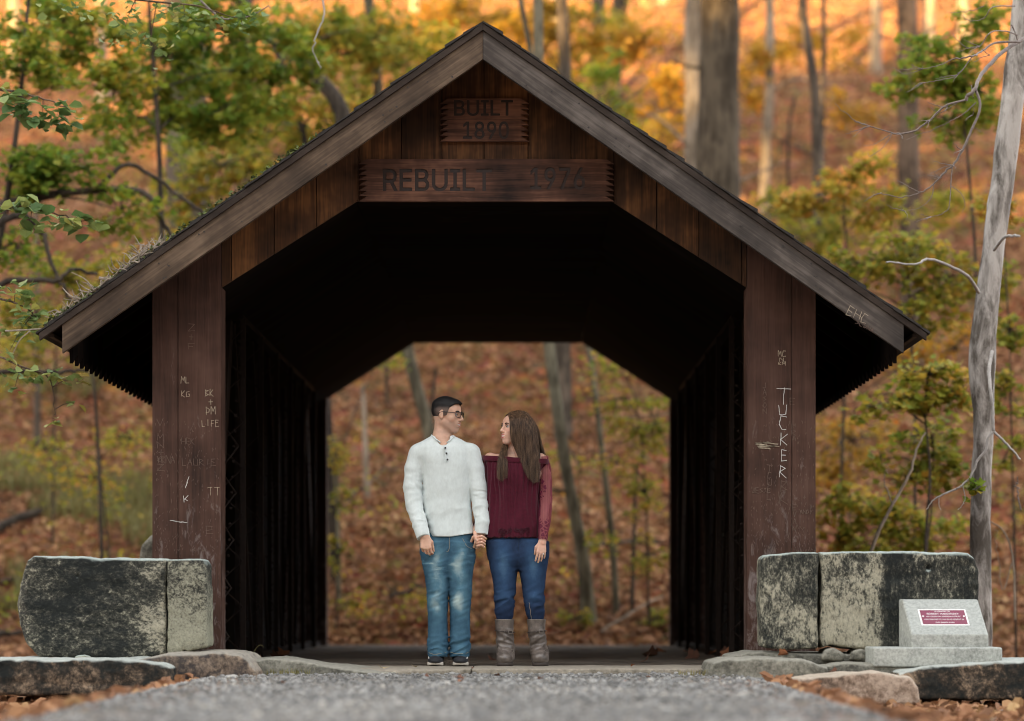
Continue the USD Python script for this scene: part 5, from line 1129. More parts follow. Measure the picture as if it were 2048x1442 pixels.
# ------------------------------------------------------------------ people: fields to sculpt in
class Field:
    def __init__(s, lo, hi, cell):
        s.lo, s.cell = np.array(lo, float), cell
        s.n = np.ceil((np.array(hi) - s.lo) / cell).astype(int) + 1
        s.F = np.full(s.n, 1.0)
    def _blk(s, lo, hi, pad):
        a = np.clip(np.floor((np.array(lo) - pad - s.lo) / s.cell).astype(int), 0, s.n); b = np.clip(np.ceil((np.array(hi) + pad - s.lo) / s.cell).astype(int) + 1, 0, s.n)
        sl = tuple(slice(i, j) for i, j in zip(a, b))
        ax = [s.lo[k] + np.arange(a[k], b[k]) * s.cell for k in range(3)]
        return sl, np.stack(np.meshgrid(*ax, indexing='ij'), -1)
    def add(s, prim, k=0.0):
        fn, lo, hi = prim
        sl, P = s._blk(lo, hi, max(0.02, 2.2 * k) + 2 * s.cell)
        if P.size == 0: return
        a, b = s.F[sl], fn(P)
        if k: h = np.maximum(k - np.abs(a - b), 0) / k; s.F[sl] = np.minimum(a, b) - h * h * k * .25
        else: s.F[sl] = np.minimum(a, b)
    def cut(s, prim, k=0.0):
        fn, lo, hi = prim
        sl, P = s._blk(lo, hi, max(0.01, k) + 2 * s.cell)
        if P.size == 0: return
        a, b = s.F[sl], -fn(P)
        if k: h = np.maximum(k - np.abs(a - b), 0) / k; s.F[sl] = np.maximum(a, b) + h * h * k * .25
        else: s.F[sl] = np.maximum(a, b)
    def P(s): return np.stack(np.meshgrid(*[s.lo[k] + np.arange(s.n[k]) * s.cell for k in range(3)], indexing='ij'), -1)
    def mesh(s):
        s.F[0], s.F[-1], s.F[:, 0], s.F[:, -1], s.F[:, :, 0], s.F[:, :, -1] = [np.maximum(q, 1e-4) for q in (s.F[0], s.F[-1], s.F[:, 0], s.F[:, -1], s.F[:, :, 0], s.F[:, :, -1])]
        return surface_nets(s.F, s.lo, s.cell)

def cone(a, b, ra, rb=None):
    a, b = np.array(a, float), np.array(b, float); rb = ra if rb is None else rb; e = b - a
    def fn(P):
        t = np.clip((P - a) @ e / (e @ e + 1e-12), 0, 1)
        return np.linalg.norm(P - a - t[..., None] * e, axis=-1) - (ra + (rb - ra) * t)
    m = max(ra, rb); return fn, np.minimum(a, b) - m, np.maximum(a, b) + m
def ball(c, r): return cone(c, np.array(c, float) + 1e-6, r)
def egg(c, r, R=np.eye(3)):
    c, r = np.array(c, float), np.array(r, float)
    def fn(P):
        q = (P - c) @ R.T
        k0 = np.linalg.norm(q / r, axis=-1); k1 = np.linalg.norm(q / r ** 2, axis=-1) + 1e-9
        return k0 * (k0 - 1) / k1
    m = r.max(); return fn, c - m, c + m
def loft(rows, power=2.3, twist=None):
    """rows: (z, x left, x right, y middle, half depth)."""
    rows = sorted(rows); t = np.array(rows, float)
    from scipy.interpolate import PchipInterpolator as PI
    L_, R_, Y_, B_ = (PI(t[:, 0], t[:, k]) for k in range(1, 5))
    def fn(P):
        z = np.clip(P[..., 2], t[0, 0], t[-1, 0]); l, r, yy, b = L_(z), R_(z), Y_(z), B_(z)
        a = (r - l) / 2; u = np.abs(P[..., 0] - (l + r) / 2) / a; v = np.abs(P[..., 1] - yy) / b
        d = ((u ** power + v ** power) ** (1 / power) - 1) * np.minimum(a, b)
        return np.maximum(d, np.maximum(P[..., 2] - t[-1, 0], t[0, 0] - P[..., 2]))
    return fn, [t[:, 1].min(), (t[:, 3] - t[:, 4]).min(), t[0, 0]], [t[:, 2].max(), (t[:, 3] + t[:, 4]).max(), t[-1, 0]]
def half(p, n):
    p, n = np.array(p, float), np.array(n, float) / np.linalg.norm(n)
    return lambda P: (P - p) @ n
def ridge(P, sc, seed):
    """Soft creases: 0 between folds, 1 on their crests."""
    return 1 - np.abs(2 * meshkit.fbm(P * sc, 2, seed) - 1) * 1.9

PY = 0.10                                                  # the couple stand just inside the sill
def px3(a, b, dy=0.0): return np.array([X(a, PY), PY + dy, Z(b, PY)])
def wp(a): return W(a, PY)
def rows(table, dy=0.0): return [(Z(py, PY), X(l, PY), X(r, PY), PY + dy + (rest[1] if len(rest) > 1 else 0), rest[0]) for py, l, r, *rest in table]

def head_frame(c, yaw, pitch, roll=0.0):
    f = np.array([math.sin(yaw) * math.cos(pitch), -math.cos(yaw) * math.cos(pitch), math.sin(pitch)])
    v = np.cross([0, 0, 1], f); v /= np.linalg.norm(v); w = np.cross(f, v)
    if roll: v, w = v * math.cos(roll) + w * math.sin(roll), w * math.cos(roll) - v * math.sin(roll)
    return np.array(c), np.stack([f, v, w])

class Head:
    """Local axes: u forward, v to the face's own left, w up; metres times a scale."""
    def __init__(s, c, yaw, pitch, k, roll=0.0):
        s.c, s.R = head_frame(c, yaw, pitch, roll); s.k = k
    def at(s, *q): return s.c + (np.array(q, float) * s.k) @ s.R
    def loc(s, P): return (P - s.c) @ s.R.T / s.k
    def cone(s, a, b, ra, rb=None): return cone(s.at(*a), s.at(*b), ra * s.k, (rb if rb is not None else ra) * s.k)
    def egg(s, c, r): return egg(s.at(*c), np.array(r) * s.k, s.R)
    def build(s, f, female=False):
        j = .85 if female else 1.0
        f.add(s.egg((-.014, 0, .030), (.096, .074, .080)), 0)
        f.add(s.egg((.032, 0, -.028), (.060, .058, .082)), .03)
        f.add(s.egg((.042, 0, .040), (.050, .058, .046)), .02)
        for q in (-1, 1):
            f.add(s.cone((-.004, q * .050 * j, -.048), (.058, q * .015, -.100), .019, .015), .025)
            f.add(s.egg((.060, q * .038, -.022), (.024, .022, .022)), .02)
            f.add(s.cone((.084, q * .012, .020), (.074, q * .044, .019), .009 * j, .008 * j), .012)
        f.add(s.egg((.066, 0, -.100), (.022, .022, .018)), .018)
        f.add(s.egg((.070, 0, -.062), (.028, .034, .028)), .02)
        for q in (-1, 1): f.cut(s.egg((.096, q * .031, .003), (.013, .015, .011)), .010)
        f.add(s.cone((.090, 0, .012), (.113 - .004 * female, 0, -.028), .0075, .0105), .012)
        for q in (-1, 1): f.add(s.egg((.101, q * .011, -.034), (.010, .008, .008)), .006)
        f.add(s.cone((.094, -.014, -.056), (.094, .014, -.056), .0055), .008)
        f.add(s.cone((.091, -.013, -.074), (.091, .013, -.074), .0065), .008)
        f.cut(s.cone((.101, -.022, -.0640), (.101, .022, -.0640), .0085, .0085), .004)
        for q in (-1, 1):
            f.add(s.egg((-.006, q * .077, -.004), (.018, .010, .031)), .006)
            f.cut(s.egg((.001, q * .088, -.002), (.009, .006, .016)), .004)

def details(t, h, parent, lips, teeth=True, lash=False):
    for q in (-1, 1):
        m = trimesh.creation.icosphere(2, .0110 * h.k); m.apply_translation(h.at(.0795, q * .031, .002))
        e = t.part('eye', m, 'eye_white', smooth=True, parent=parent)
        m = trimesh.creation.icosphere(2, .0072 * h.k); m.apply_translation(h.at(.0850, q * .031, .002))
        t.part('iris', m, 'eye_dark', smooth=True, parent=parent)
        t.part('eyebrow', tube(spline([h.at(.0955, q * .014, .019), h.at(.094, q * .030, .025), h.at(.082, q * .046, .021)], 8), np.array([.003, .0042, .0045, .0045, .004, .0035, .003, .002]) * h.k * (.8 if lash else 1.1), 6), 'hair_brow', smooth=True, parent=parent)
        if lash: t.part('eyelash', tube(spline([h.at(.093, q * .021, .009), h.at(.0955, q * .031, .013), h.at(.089, q * .044, .010)], 8), .0022 * h.k, 5), 'hair_brow', smooth=True, parent=parent)
    f = Field(h.at(.08, 0, -.065) - .05, h.at(.08, 0, -.065) + .05, .0020)
    f.add(h.cone((.0985, -.010, -.0565), (.0985, .010, -.0565), .0042)); 
    for q in (-1, 1):
        f.add(h.cone((.0975, q * .010, -.0565), (.084, q * .027, -.056), .0040, .0022), .003)
        f.add(h.cone((.0955, q * .008, -.0745), (.084, q * .026, -.058), .0048, .0022), .003)
    f.add(h.cone((.0955, -.008, -.0745), (.0955, .008, -.0760), .0048), .003)
    t.part('lips', f.mesh(), lips, smooth=True, parent=parent)
    if teeth:
        f = Field(h.at(.08, 0, -.065) - .04, h.at(.08, 0, -.065) + .04, .0020)
        f.add(h.egg((.086, 0, -.0645), (.0130, .022, .0072)))
        t.part('teeth', f.mesh(), 'teeth', smooth=True, parent=parent)

def hand(origin, fingers, back, thumb, scale, curls, spread=0.0, thumb_curl=0.3, thumb_out=1.0, wrist=.07):
    """A hand as one mesh: fingers is the direction from wrist to knuckles, back the normal of its back, thumb the side of the thumb; curls: bend of each finger's three joints in degrees."""
    f = Field([-.065, -wrist - .01, -.115], [.085, .20, .04], .0024)
    xs, top, ln, rr = (.029, .0095, -.0095, -.028), (.090, .094, .089, .080), (.074, .082, .075, .059), (.0088, .009, .0085, .0075)
    f.add(egg((0, -.02, -.002), (.027, .06, .020)))
    f.add(cone((0, -wrist, -.001), (0, .01, -.001), .022, .026), .01)
    for x, y_, l_, r, c in zip(xs, top, ln, rr, curls):
        f.add(cone((x * .55, .008, -.003), (x, y_, -.001), .0145, .0108), .012)
        p = np.array([x, y_, 0.0]); a = 0.0; sx = math.sin(spread * x / .03)
        for seg, bend, r0 in zip((.46, .30, .24), c, (1.0, .92, .82)):
            a += math.radians(bend)
            d = np.array([sx, math.cos(a), -math.sin(a)]); d /= np.linalg.norm(d)
            q = p + d * l_ * seg
            f.add(cone(p, q, r * r0, r * (r0 - .09)), .0035); p = q
    b0 = np.array([.016, .020, -.010]); b1 = np.array([.036 + .012 * thumb_out, .052, -.016]); b2 = b1 + np.array([.012 * thumb_out - .004, .030, -.012 - .02 * thumb_curl]); b3 = b2 + np.array([.001 * thumb_out - .006 * thumb_curl, .024, -.010 - .022 * thumb_curl])
    f.add(cone(b0, b1, .016, .0125), .010); f.add(cone(b1, b2, .0115, .0098), .004); f.add(cone(b2, b3, .0098, .0075), .003)
    m = f.mesh()
    Y = np.array(fingers, float); Y /= np.linalg.norm(Y); Zb = np.array(back, float); Zb -= Y * (Zb @ Y); Zb /= np.linalg.norm(Zb); Xt = np.cross(Y, Zb)
    if Xt @ np.array(thumb) < 0: Xt = -Xt; m.invert()
    v = m.vertices * scale
    m.vertices = np.array(origin) + v[:, :1] * Xt + v[:, 1:2] * Y + v[:, 2:] * Zb
    return m

def united(pieces):
    """The pieces of a body as one surface."""
    try:
        out = to_manifold(pieces[0])
        for p in pieces[1:]:
            q = to_manifold(p)
            if q.is_empty(): raise ValueError
            out = out + q
        r = to_trimesh(out)
        if len(r.faces) < 1000: raise ValueError
        return r
    except Exception:
        return join(pieces)

def skin(name, col, shade):
    mat(name, {'a': ('attribute', {'attribute': 'tint'}), 'g': ('geometry', {}), 'n': ('noise_texture', {'scale': 40.0, 'detail': 3.0}), 'ramp': ('rgb_ramp', {'ramp': [(.3, tuple(np.array(col) * .9)), (.7, tuple(np.array(col) * 1.08))]}),
               'mix': ('mix_color', {'b': shade}), 'p': ('principled_bsdf', {'roughness': .5, 'specular_ior_level': .35, 'subsurface_weight': .2, 'subsurface_scale': .006, 'subsurface_radius': (1.0, .35, .2)})},
        [('g.position', 'n.vector'), ('n.fac', 'ramp.fac'), ('ramp.color', 'mix.a'), ('a.fac', 'mix.fac'), ('mix.result', 'p.base_color')], 'p.BSDF')
skin('skin_man', (0.52, 0.315, 0.225), (0.20, 0.14, 0.115))
skin('skin_woman', (0.58, 0.345, 0.255), (0.62, 0.30, 0.24))
plain('eye_white', (0.42, 0.39, 0.37), rough=.25); plain('eye_dark', (0.02, 0.014, 0.010), rough=.15); plain('hair_brow', (0.018, 0.012, 0.010), rough=.7)
plain('teeth', (0.80, 0.77, 0.72), rough=.3); plain('lips_man', (0.40, 0.17, 0.14), rough=.5); plain('lips_woman', (0.48, 0.13, 0.13), rough=.4)
plain('black_frame', (0.008, 0.008, 0.009), rough=.3); plain('black_button', (0.012, 0.012, 0.012), rough=.4)
mat('lens', {'t': ('transparent_bsdf', {'color': (.96, .97, .98)}), 'g': ('glossy_bsdf', {'roughness': .02}), 'm': ('mix_closure', {'fac': 0.07})}, [('t.BSDF', 'm.closure1'), ('g.BSDF', 'm.closure2')], 'm.closure')
mat('hair_short', {'a': ('attribute', {'attribute': 'tint'}), 'g': ('geometry', {}), 'n': ('noise_texture', {'scale': 350.0, 'detail': 2.0}), 'ramp': ('rgb_ramp', {'ramp': [(0, (0.17, 0.115, 0.092)), (.45, (0.055, 0.040, 0.035)), (.7, (0.010, 0.008, 0.008)), (1, (0.006, 0.005, 0.005))]}),
    's': ('math', {'math_type': 'multiply_add', 'value2': .35}), 'b': ('bump', {'strength': .6, 'distance': .003}), 'p': ('principled_bsdf', {'roughness': .6, 'specular_ior_level': .3}), 'su': ('math', {'math_type': 'subtract', 'value2': .17})},
    [('g.position', 'n.vector'), ('n.fac', 's.value1'), ('a.fac', 's.value3'), ('s.value', 'su.value1'), ('su.value', 'ramp.fac'), ('ramp.color', 'p.base_color'), ('n.fac', 'b.height'), ('b.normal', 'p.normal')], 'p.BSDF')
mat('hair_long', {'oi': ('hair_info', {}), 'g': ('geometry', {}), 'n': ('noise_texture', {'scale': 95.0, 'detail': 4.0}), 'mp': ('mapping', {'scale': (1, 1, .04)}), 'ramp': ('rgb_ramp', {'ramp': [(.26, (0.020, 0.0105, 0.0065)), (.5, (0.072, 0.041, 0.024)), (.72, (0.20, 0.122, 0.072))]}),
    'p': ('principled_bsdf', {'roughness': .42, 'specular_ior_level': .28})}, [('g.position', 'mp.vector'), ('mp.vector', 'n.vector'), ('n.fac', 'ramp.fac'), ('ramp.color', 'p.base_color')], 'p.BSDF')
def knit(name, col, var, weave=700., stretch=(1, 1, 1), bump=.25):
    mat(name, {'g': ('geometry', {}), 'mp': ('mapping', {'scale': stretch}), 'n': ('noise_texture', {'scale': 55.0, 'detail': 4.0, 'roughness': .75}), 'w': ('noise_texture', {'scale': weave, 'detail': 1.0}),
               'ramp': ('rgb_ramp', {'ramp': [(.3, tuple(np.array(col) * (1 - var))), (.7, tuple(np.minimum(np.array(col) * (1 + var * .7), .9)))]}), 'b': ('bump', {'strength': bump, 'distance': .002}),
               'p': ('principled_bsdf', {'roughness': .9, 'specular_ior_level': .15, 'sheen_weight': .15})},
        [('g.position', 'mp.vector'), ('mp.vector', 'n.vector'), ('g.position', 'w.vector'), ('n.fac', 'ramp.fac'), ('ramp.color', 'p.base_color'), ('w.fac', 'b.height'), ('b.normal', 'p.normal')], 'p.BSDF')
knit('shirt_white', (0.56, 0.61, 0.60), .09, stretch=(1, 1, .5))
knit('blouse_wine', (0.060, 0.0045, 0.014), .25)
knit('lace_wine', (0.045, 0.005, 0.014), .5, bump=.6)
def denim(name, dark, mid, faded):
    mat(name, {'g': ('geometry', {}), 'at': ('attribute', {'attribute': 'tint'}), 'n': ('noise_texture', {'scale': 22.0, 'detail': 6.0, 'roughness': .7}), 'w': ('noise_texture', {'scale': 260.0, 'detail': 2.0}), 'mp': ('mapping', {'scale': (3, 3, .5)}),
               'a': ('math', {'math_type': 'multiply_add', 'value2': .45}), 'a2': ('math', {'math_type': 'multiply_add', 'value2': .25}), 's': ('math', {'math_type': 'subtract', 'value2': .35}),
               'ramp': ('rgb_ramp', {'ramp': [(0, dark), (.4, mid), (1, faded)]}), 'b': ('bump', {'strength': .3, 'distance': .002}), 'p': ('principled_bsdf', {'roughness': .85, 'specular_ior_level': .2})},
        [('g.position', 'n.vector'), ('g.position', 'mp.vector'), ('mp.vector', 'w.vector'), ('n.fac', 'a.value1'), ('at.fac', 'a.value3'), ('w.fac', 'a2.value1'), ('a.value', 'a2.value3'), ('a2.value', 's.value1'), ('s.value', 'ramp.fac'), ('ramp.color', 'p.base_color'), ('w.fac', 'b.height'), ('b.normal', 'p.normal')], 'p.BSDF')
denim('denim_faded', (0.022, 0.062, 0.105), (0.075, 0.165, 0.225), (0.40, 0.50, 0.48))
denim('denim_dark', (0.010, 0.020, 0.050), (0.024, 0.058, 0.125), (0.10, 0.20, 0.31))
plain('shoe_black', (0.012, 0.013, 0.017), rough=.7, noise=.3, scale=120, bump=.3)
plain('shoe_white', (0.72, 0.70, 0.66), rough=.5, noise=.08)
plain('shoe_sole', (0.50, 0.46, 0.40), rough=.7, noise=.15)
plain('boot_leather', (0.105, 0.086, 0.074), rough=.36, noise=.45, scale=30, bump=.6, spec=.6)
plain('boot_strap', (0.045, 0.036, 0.033), rough=.4, noise=.3, scale=40)
plain('boot_sole', (0.045, 0.035, 0.030), rough=.7)
plain('metal_dull', (0.30, 0.28, 0.26), rough=.35, metallic=.8)
plain('ring_metal', (0.85, 0.83, 0.80), rough=.1, metallic=1.0)
mat('sheer_wine', {'g': ('geometry', {}), 'at': ('attribute', {'attribute': 'tint'}), 'w': ('wave_texture', {'bands_direction': 'x', 'scale': 75.0, 'distortion': .3}), 'v': ('voronoi_texture', {'scale': 34.0, 'feature': 'distance_to_edge'}), 'n': ('noise_texture', {'scale': 60.0, 'detail': 3.0}),
    'vl': ('map_range', {'from_min': .05, 'from_max': .16, 'to_min': 0, 'to_max': 1, 'clamp': True}), 'lc': ('math', {'math_type': 'multiply'}), 'wr': ('map_range', {'from_min': .55, 'from_max': .9, 'to_min': .40, 'to_max': .85, 'clamp': True}), 'mx': ('math', {'math_type': 'maximum'}),
    'p': ('principled_bsdf', {'roughness': .8, 'base_color': (0.10, 0.012, 0.030), 'specular_ior_level': .2}), 't': ('transparent_bsdf', {'color': (1.0, .86, .86)}), 'm': ('mix_closure', {})},
    [('g.position', 'w.vector'), ('g.position', 'v.vector'), ('v.distance', 'vl.value'), ('vl.result', 'lc.value1'), ('at.fac', 'lc.value2'), ('w.fac', 'wr.value'), ('wr.result', 'mx.value1'), ('lc.value', 'mx.value2'), ('mx.value', 'm.fac'), ('t.BSDF', 'm.closure1'), ('p.BSDF', 'm.closure2')], 'm.closure')

# ------------------------------------------------------------------ the man
man = Thing('person', 'person with short black hair and glasses in white henley shirt and faded jeans', 'person', (X(897, PY), PY, 0))
hm = Head(px3(894, 829, .015), math.radians(66), math.radians(-4), 1.0)
f = Field(px3(820, 1000, -.2), px3(980, 785, .25), .0042)
hm.build(f)
f.add(cone(hm.at(-.030, 0, -.040), px3(884, 880, .03), .054, .060), .03)
f.add(cone(px3(884, 880, .03), px3(888, 920, .02), .062, .085), .04)
f.add(loft(rows([(886, 850, 925, .07, .02), (900, 842, 938, .09, .01), (930, 850, 938, .10), (995, 852, 936, .10)])), .03)
hd = f.mesh()
q = hm.loc(hd.vertices)
stub = smoothstep(-.030, -.060, q[:, 2]) * smoothstep(-.02, .02, q[:, 0]) * smoothstep(-.145, -.115, q[:, 2]) * .33
f = Field(px3(800, 1090, -.2), px3(990, 880, .25), .009)
SL_R = [((836, 908), 19, 0), ((828, 938), 18.6, -.008), ((825, 975), 17.5, -.025), ((829, 1012), 16, -.05), ((840, 1047), 14.5, -.105), ((848.5, 1075), 12.8, -.150)]
SL_L = [((942, 906), 19, 0), ((950, 938), 18.6, -.012), ((956, 975), 17, -.03), ((961, 1015), 15.5, -.05), ((965, 1044), 14.2, -.075), ((963, 1068), 12.4, -.085)]
def arm(f, S, shrink=0.0, k=.02, dy=0.0):
    for (a, ra, ya), (b, rb, yb) in zip(S[:-1], S[1:]): f.add(cone(px3(*a, ya + dy), px3(*b, yb + dy), wp(ra) - shrink, wp(rb) - shrink), k)
f.add(loft(rows([(900, 842, 938, .09), (940, 850, 938, .105), (1000, 852, 936, .10), (1070, 860, 935, .10)])), .02)
arm(f, SL_R, .018); arm(f, SL_L, .018)
for S in ((872, 1180, 1310), (918, 1180, 1310)):
    f2 = None
core = f.mesh()
f = Field(px3(835, 1335, -.2), px3(955, 1060, .25), .010)
f.add(loft(rows([(1050, 866, 930, .08), (1085, 862, 932, .085), (1100, 866, 926, .07)])))
f.add(cone(px3(872, 1110), px3(875, 1195), .065, .045), .02); f.add(cone(px3(875, 1195), px3(876, 1320), .045, .03), .02)
f.add(cone(px3(922, 1110), px3(920, 1195), .065, .045), .02); f.add(cone(px3(920, 1195), px3(919, 1320), .045, .03), .02)
legs = f.mesh()
h1 = hand(px3(850.5, 1071, -.150), (.12, -.22, -1), (-.25, -1, .1), (1, 0, 0), 1.0, [(32, 45, 25), (36, 48, 28), (38, 50, 30), (40, 50, 30)], thumb_curl=.4, thumb_out=.2, wrist=.035)
h2 = hand(px3(962, 1063, -.085), (-.14, .02, -1), (.45, -1, 0), (-1, 0, 0), .93, [(30, 55, 35), (36, 58, 35), (40, 58, 35), (44, 60, 35)], thumb_curl=.2, thumb_out=.7)
body = united([hd, core, legs, h1, h2])
from scipy.spatial import cKDTree
dd, ii = cKDTree(hd.vertices).query(body.vertices)
body.metadata['tint'] = np.where(dd < .004, stub[ii], 0)
bp = man.part('body', body, 'skin_man', smooth=True)
details(man, hm, bp, 'lips_man', teeth=True)
# hair: close at the sides, longer on top, brushed up at the front
f = Field(hm.c - .16, hm.c + .16, .0036)
hm.build(f); P = f.P(); Q = hm.loc(P); u, v, w = Q[..., 0], Q[..., 1], Q[..., 2]
line = np.interp(u, [-.12, -.075, -.05, -.032, -.022, -.010, .004, .012, .030, .045, .062, .075, .11], [-.078, -.072, -.052, -.020, .010, .030, .030, -.012, -.004, .046, .060, .074, .078])
topness = smoothstep(.035, .085, w + .12 * np.maximum(u, -.05) * .3)
thick = .0035 + .0105 * topness + .006 * smoothstep(.03, .09, u) * topness
d = f.F - thick * hm.k
d = np.maximum(d, (line - w) * .8 * hm.k)
d = d + .0022 * (meshkit.fbm(P * 160, 2, 5) - .5)
hair = surface_nets(d, f.lo, f.cell)
q = hm.loc(hair.vertices)
hair.metadata['tint'] = np.clip(smoothstep(.028, .072, q[:, 2] + .0 * q[:, 0]) * .8 + smoothstep(-.02, -.085, q[:, 0]) * .55 + .16, 0, 1)
man.part('hair', hair, 'hair_short', smooth=True, parent=bp)
# glasses
gl = None
for s in (-1, 1):
    ring = []
    for a in np.linspace(0, 2 * np.pi, 33):
        cu, su = math.cos(a), math.sin(a); e = 5
        r = (abs(cu) ** e + abs(su) ** e) ** (-1 / e)
        ring.append(hm.at(.1055 - .012 * max(0, abs(.034 + cu * r * .026) - .03) / .03, s * (.034 + cu * r * .026), .002 + su * r * .0175))
    rim = tube(np.array(ring), .0023, 6, caps=False)
    if gl is None: gl = man.part('glasses', rim, 'black_frame', smooth=True, parent=bp)
    else: man.part('glasses', rim, 'black_frame', smooth=True, parent=bp)
    inner = np.array(ring[:-1]); n = len(inner)
    man.part('lens', trimesh.Trimesh(np.vstack([inner, inner.mean(0)]), np.array([[k, (k + 1) % n, n] for k in range(n)]), process=False), 'lens', parent=bp)
    man.part('glasses', tube(spline([hm.at(.096, s * .060, .012), hm.at(.05, s * .075, .014), hm.at(-.004, s * .083, .014), hm.at(-.025, s * .084, -.004)], 14), .0026, 6), 'black_frame', smooth=True, parent=bp)
man.part('glasses', tube(spline([hm.at(.1055, -.009, .007), hm.at(.110, 0, .010), hm.at(.1055, .009, .007)], 7), .0022, 6), 'black_frame', smooth=True, parent=bp)

# henley shirt
f = Field(px3(795, 1092, -.22), px3(995, 858, .24), .0052)
f.add(loft(rows([(868, 866, 904, .060, .03), (872, 861, 909, .072, .026), (877, 853, 919, .085, .02), (883, 843, 930, .094, .014), (889, 836, 937, .100, .008), (897, 832, 941, .108, .003), (908, 832, 943, .115), (930, 843, 944, .122), (960, 846, 942.5, .122), (1000, 846.5, 942, .116), (1040, 851, 944, .117), (1062, 856, 947, .128), (1082, 858, 948.5, .131)]), 2.4))
arm(f, SL_R[:2], 0, .035); arm(f, SL_L[:2], 0, .035); arm(f, SL_R[1:], 0, .012); arm(f, SL_L[1:], 0, .012)
P = f.P(); pxm = 1050 + (P[..., 0] - EYE_X) * 300 * D / (D + PY); pym = 1212 - (P[..., 2] - EYE_Z) * 300 * D / (D + PY)
onarm = smoothstep(6, -6, pxm - np.interp(pym, [890, 940, 1075], [835, 846, 866])) + smoothstep(-6, 6, pxm - np.interp(pym, [890, 940, 1075], [945, 944, 950]))
tors = 1 - np.clip(onarm, 0, 1)
cr_arm = ridge(P + .14 * meshkit.fbm(P * 5, 2, 8)[..., None], np.array([9, 9, 21.]), 41) * smoothstep(905, 1000, pym)
cr_t = ridge(P @ np.array([[.8, 0, .6], [0, 1, 0], [-.6, 0, .8]]).T, np.array([5, 5, 11.]), 47)
f.F = f.F - .0066 * np.clip(onarm, 0, 1) * (cr_arm - .45 * smoothstep(905, 1000, pym)) - tors * (.0055 * (cr_t - .4) * (.35 + 1.0 * smoothstep(960, 1060, pym)) + .004 * (meshkit.fbm(P * [9, 9, 4.], 2, 52) - .5))
# hem, cuffs and neck opening
hem = Z(np.interp(pxm, [858, 900, 948], [1073.5, 1074.5, 1067]), PY)
f.F = np.where(np.clip(onarm, 0, 1) < .5, np.maximum(f.F, hem - P[..., 2]), f.F)
for S, sg_, below in ((SL_R, -1, 1040), (SL_L, 1, 1036)):
    (a, ra, ya), (b, rb, yb) = S[-2], S[-1]; p0, p1 = px3(*a, ya), px3(*b, yb); n = (p1 - p0) / np.linalg.norm(p1 - p0)
    near = (np.linalg.norm(P - p1, axis=-1) < wp(rb) * 2.4) & (np.clip(onarm, 0, 1) > .35)
    f.F = np.where(near, np.maximum(f.F, (P - p1) @ n - .004), f.F)
nk = cone(px3(884, 850, .045), px3(889, 885, -.085), .064, .046)
f.cut(cone(px3(884, 852, .04), px3(885, 874, .01), .068, .066), .004); f.cut(cone(px3(885, 874, .0), px3(888, 884, -.11), .060, .030), .006)
man_shirt = f.mesh()
sp = man.part('shirt', man_shirt, 'shirt_white', smooth=True)
tree_s = cKDTree(man_shirt.vertices)
def front(px, py):
    """The shirt's front at a pixel."""
    v = man_shirt.vertices; t_ = px3(px, py); k = np.argsort(np.hypot(v[:, 0] - t_[0], v[:, 2] - t_[2]))[:30]
    return np.array([t_[0], v[k][:, 1].min(), t_[2]])
ring = []
for a in np.linspace(0, 2 * np.pi, 41):
    p = px3(885.5, 877, .0) + np.array([math.cos(a) * .071, -math.sin(a) * .075, -.012 - .022 * math.sin(a)])
    ring.append(p)
cr = np.array([[front(a, b)[0], front(a, b)[1], front(a, b)[2]] for a, b in ((863, 871), (870, 878), (878, 884), (888, 889), (897, 885), (904, 879), (908, 873))])
man.part('collar', tube(spline(cr + [0, -.001, .001], 26), .0052, 7), 'shirt_white', smooth=True, parent=sp)
pk = spline([front(888.5, 888), front(889, 898), front(891, 908), front(892.5, 918), front(893, 926)], 16)
man.part('placket', join([beam(a + [0, -.001, 0], b + [0, -.001, 0], .028, .004, up=(1, 0, 0)) if False else beam(a, b, .004, .026, up=(0, 1, 0)) for a, b in zip(pk[:-1], pk[1:])]), 'shirt_white', smooth=40, parent=sp)
for a, b in ((891.5, 897.5), (894, 908.5), (896, 921)):
    k = trimesh.creation.cylinder(.0062, .004, sections=14); k.apply_transform(trimesh.transformations.rotation_matrix(math.pi / 2, [1, 0, 0])); k.apply_translation(front(a, b) + [0, -.005, 0])
    man.part('button', k, 'black_button', parent=sp)
for S in (SL_R, SL_L):                                         # ribbed cuffs
    (a, ra, ya), (b, rb, yb) = S[-2], S[-1]; p0, p1 = px3(*a, ya), px3(*b, yb); n = (p1 - p0) / np.linalg.norm(p1 - p0)
    L_c = .050; c = np.array([p1 - n * L_c, p1 - n * (L_c - .006), p1 - n * .004, p1 + n * .003])
    man.part('cuff', tube(c, np.array([.97, 1.035, 1.0, .9]) * wp(rb) + np.array([.004, .004, .002, 0]), 24), 'shirt_white', smooth=True, parent=sp)

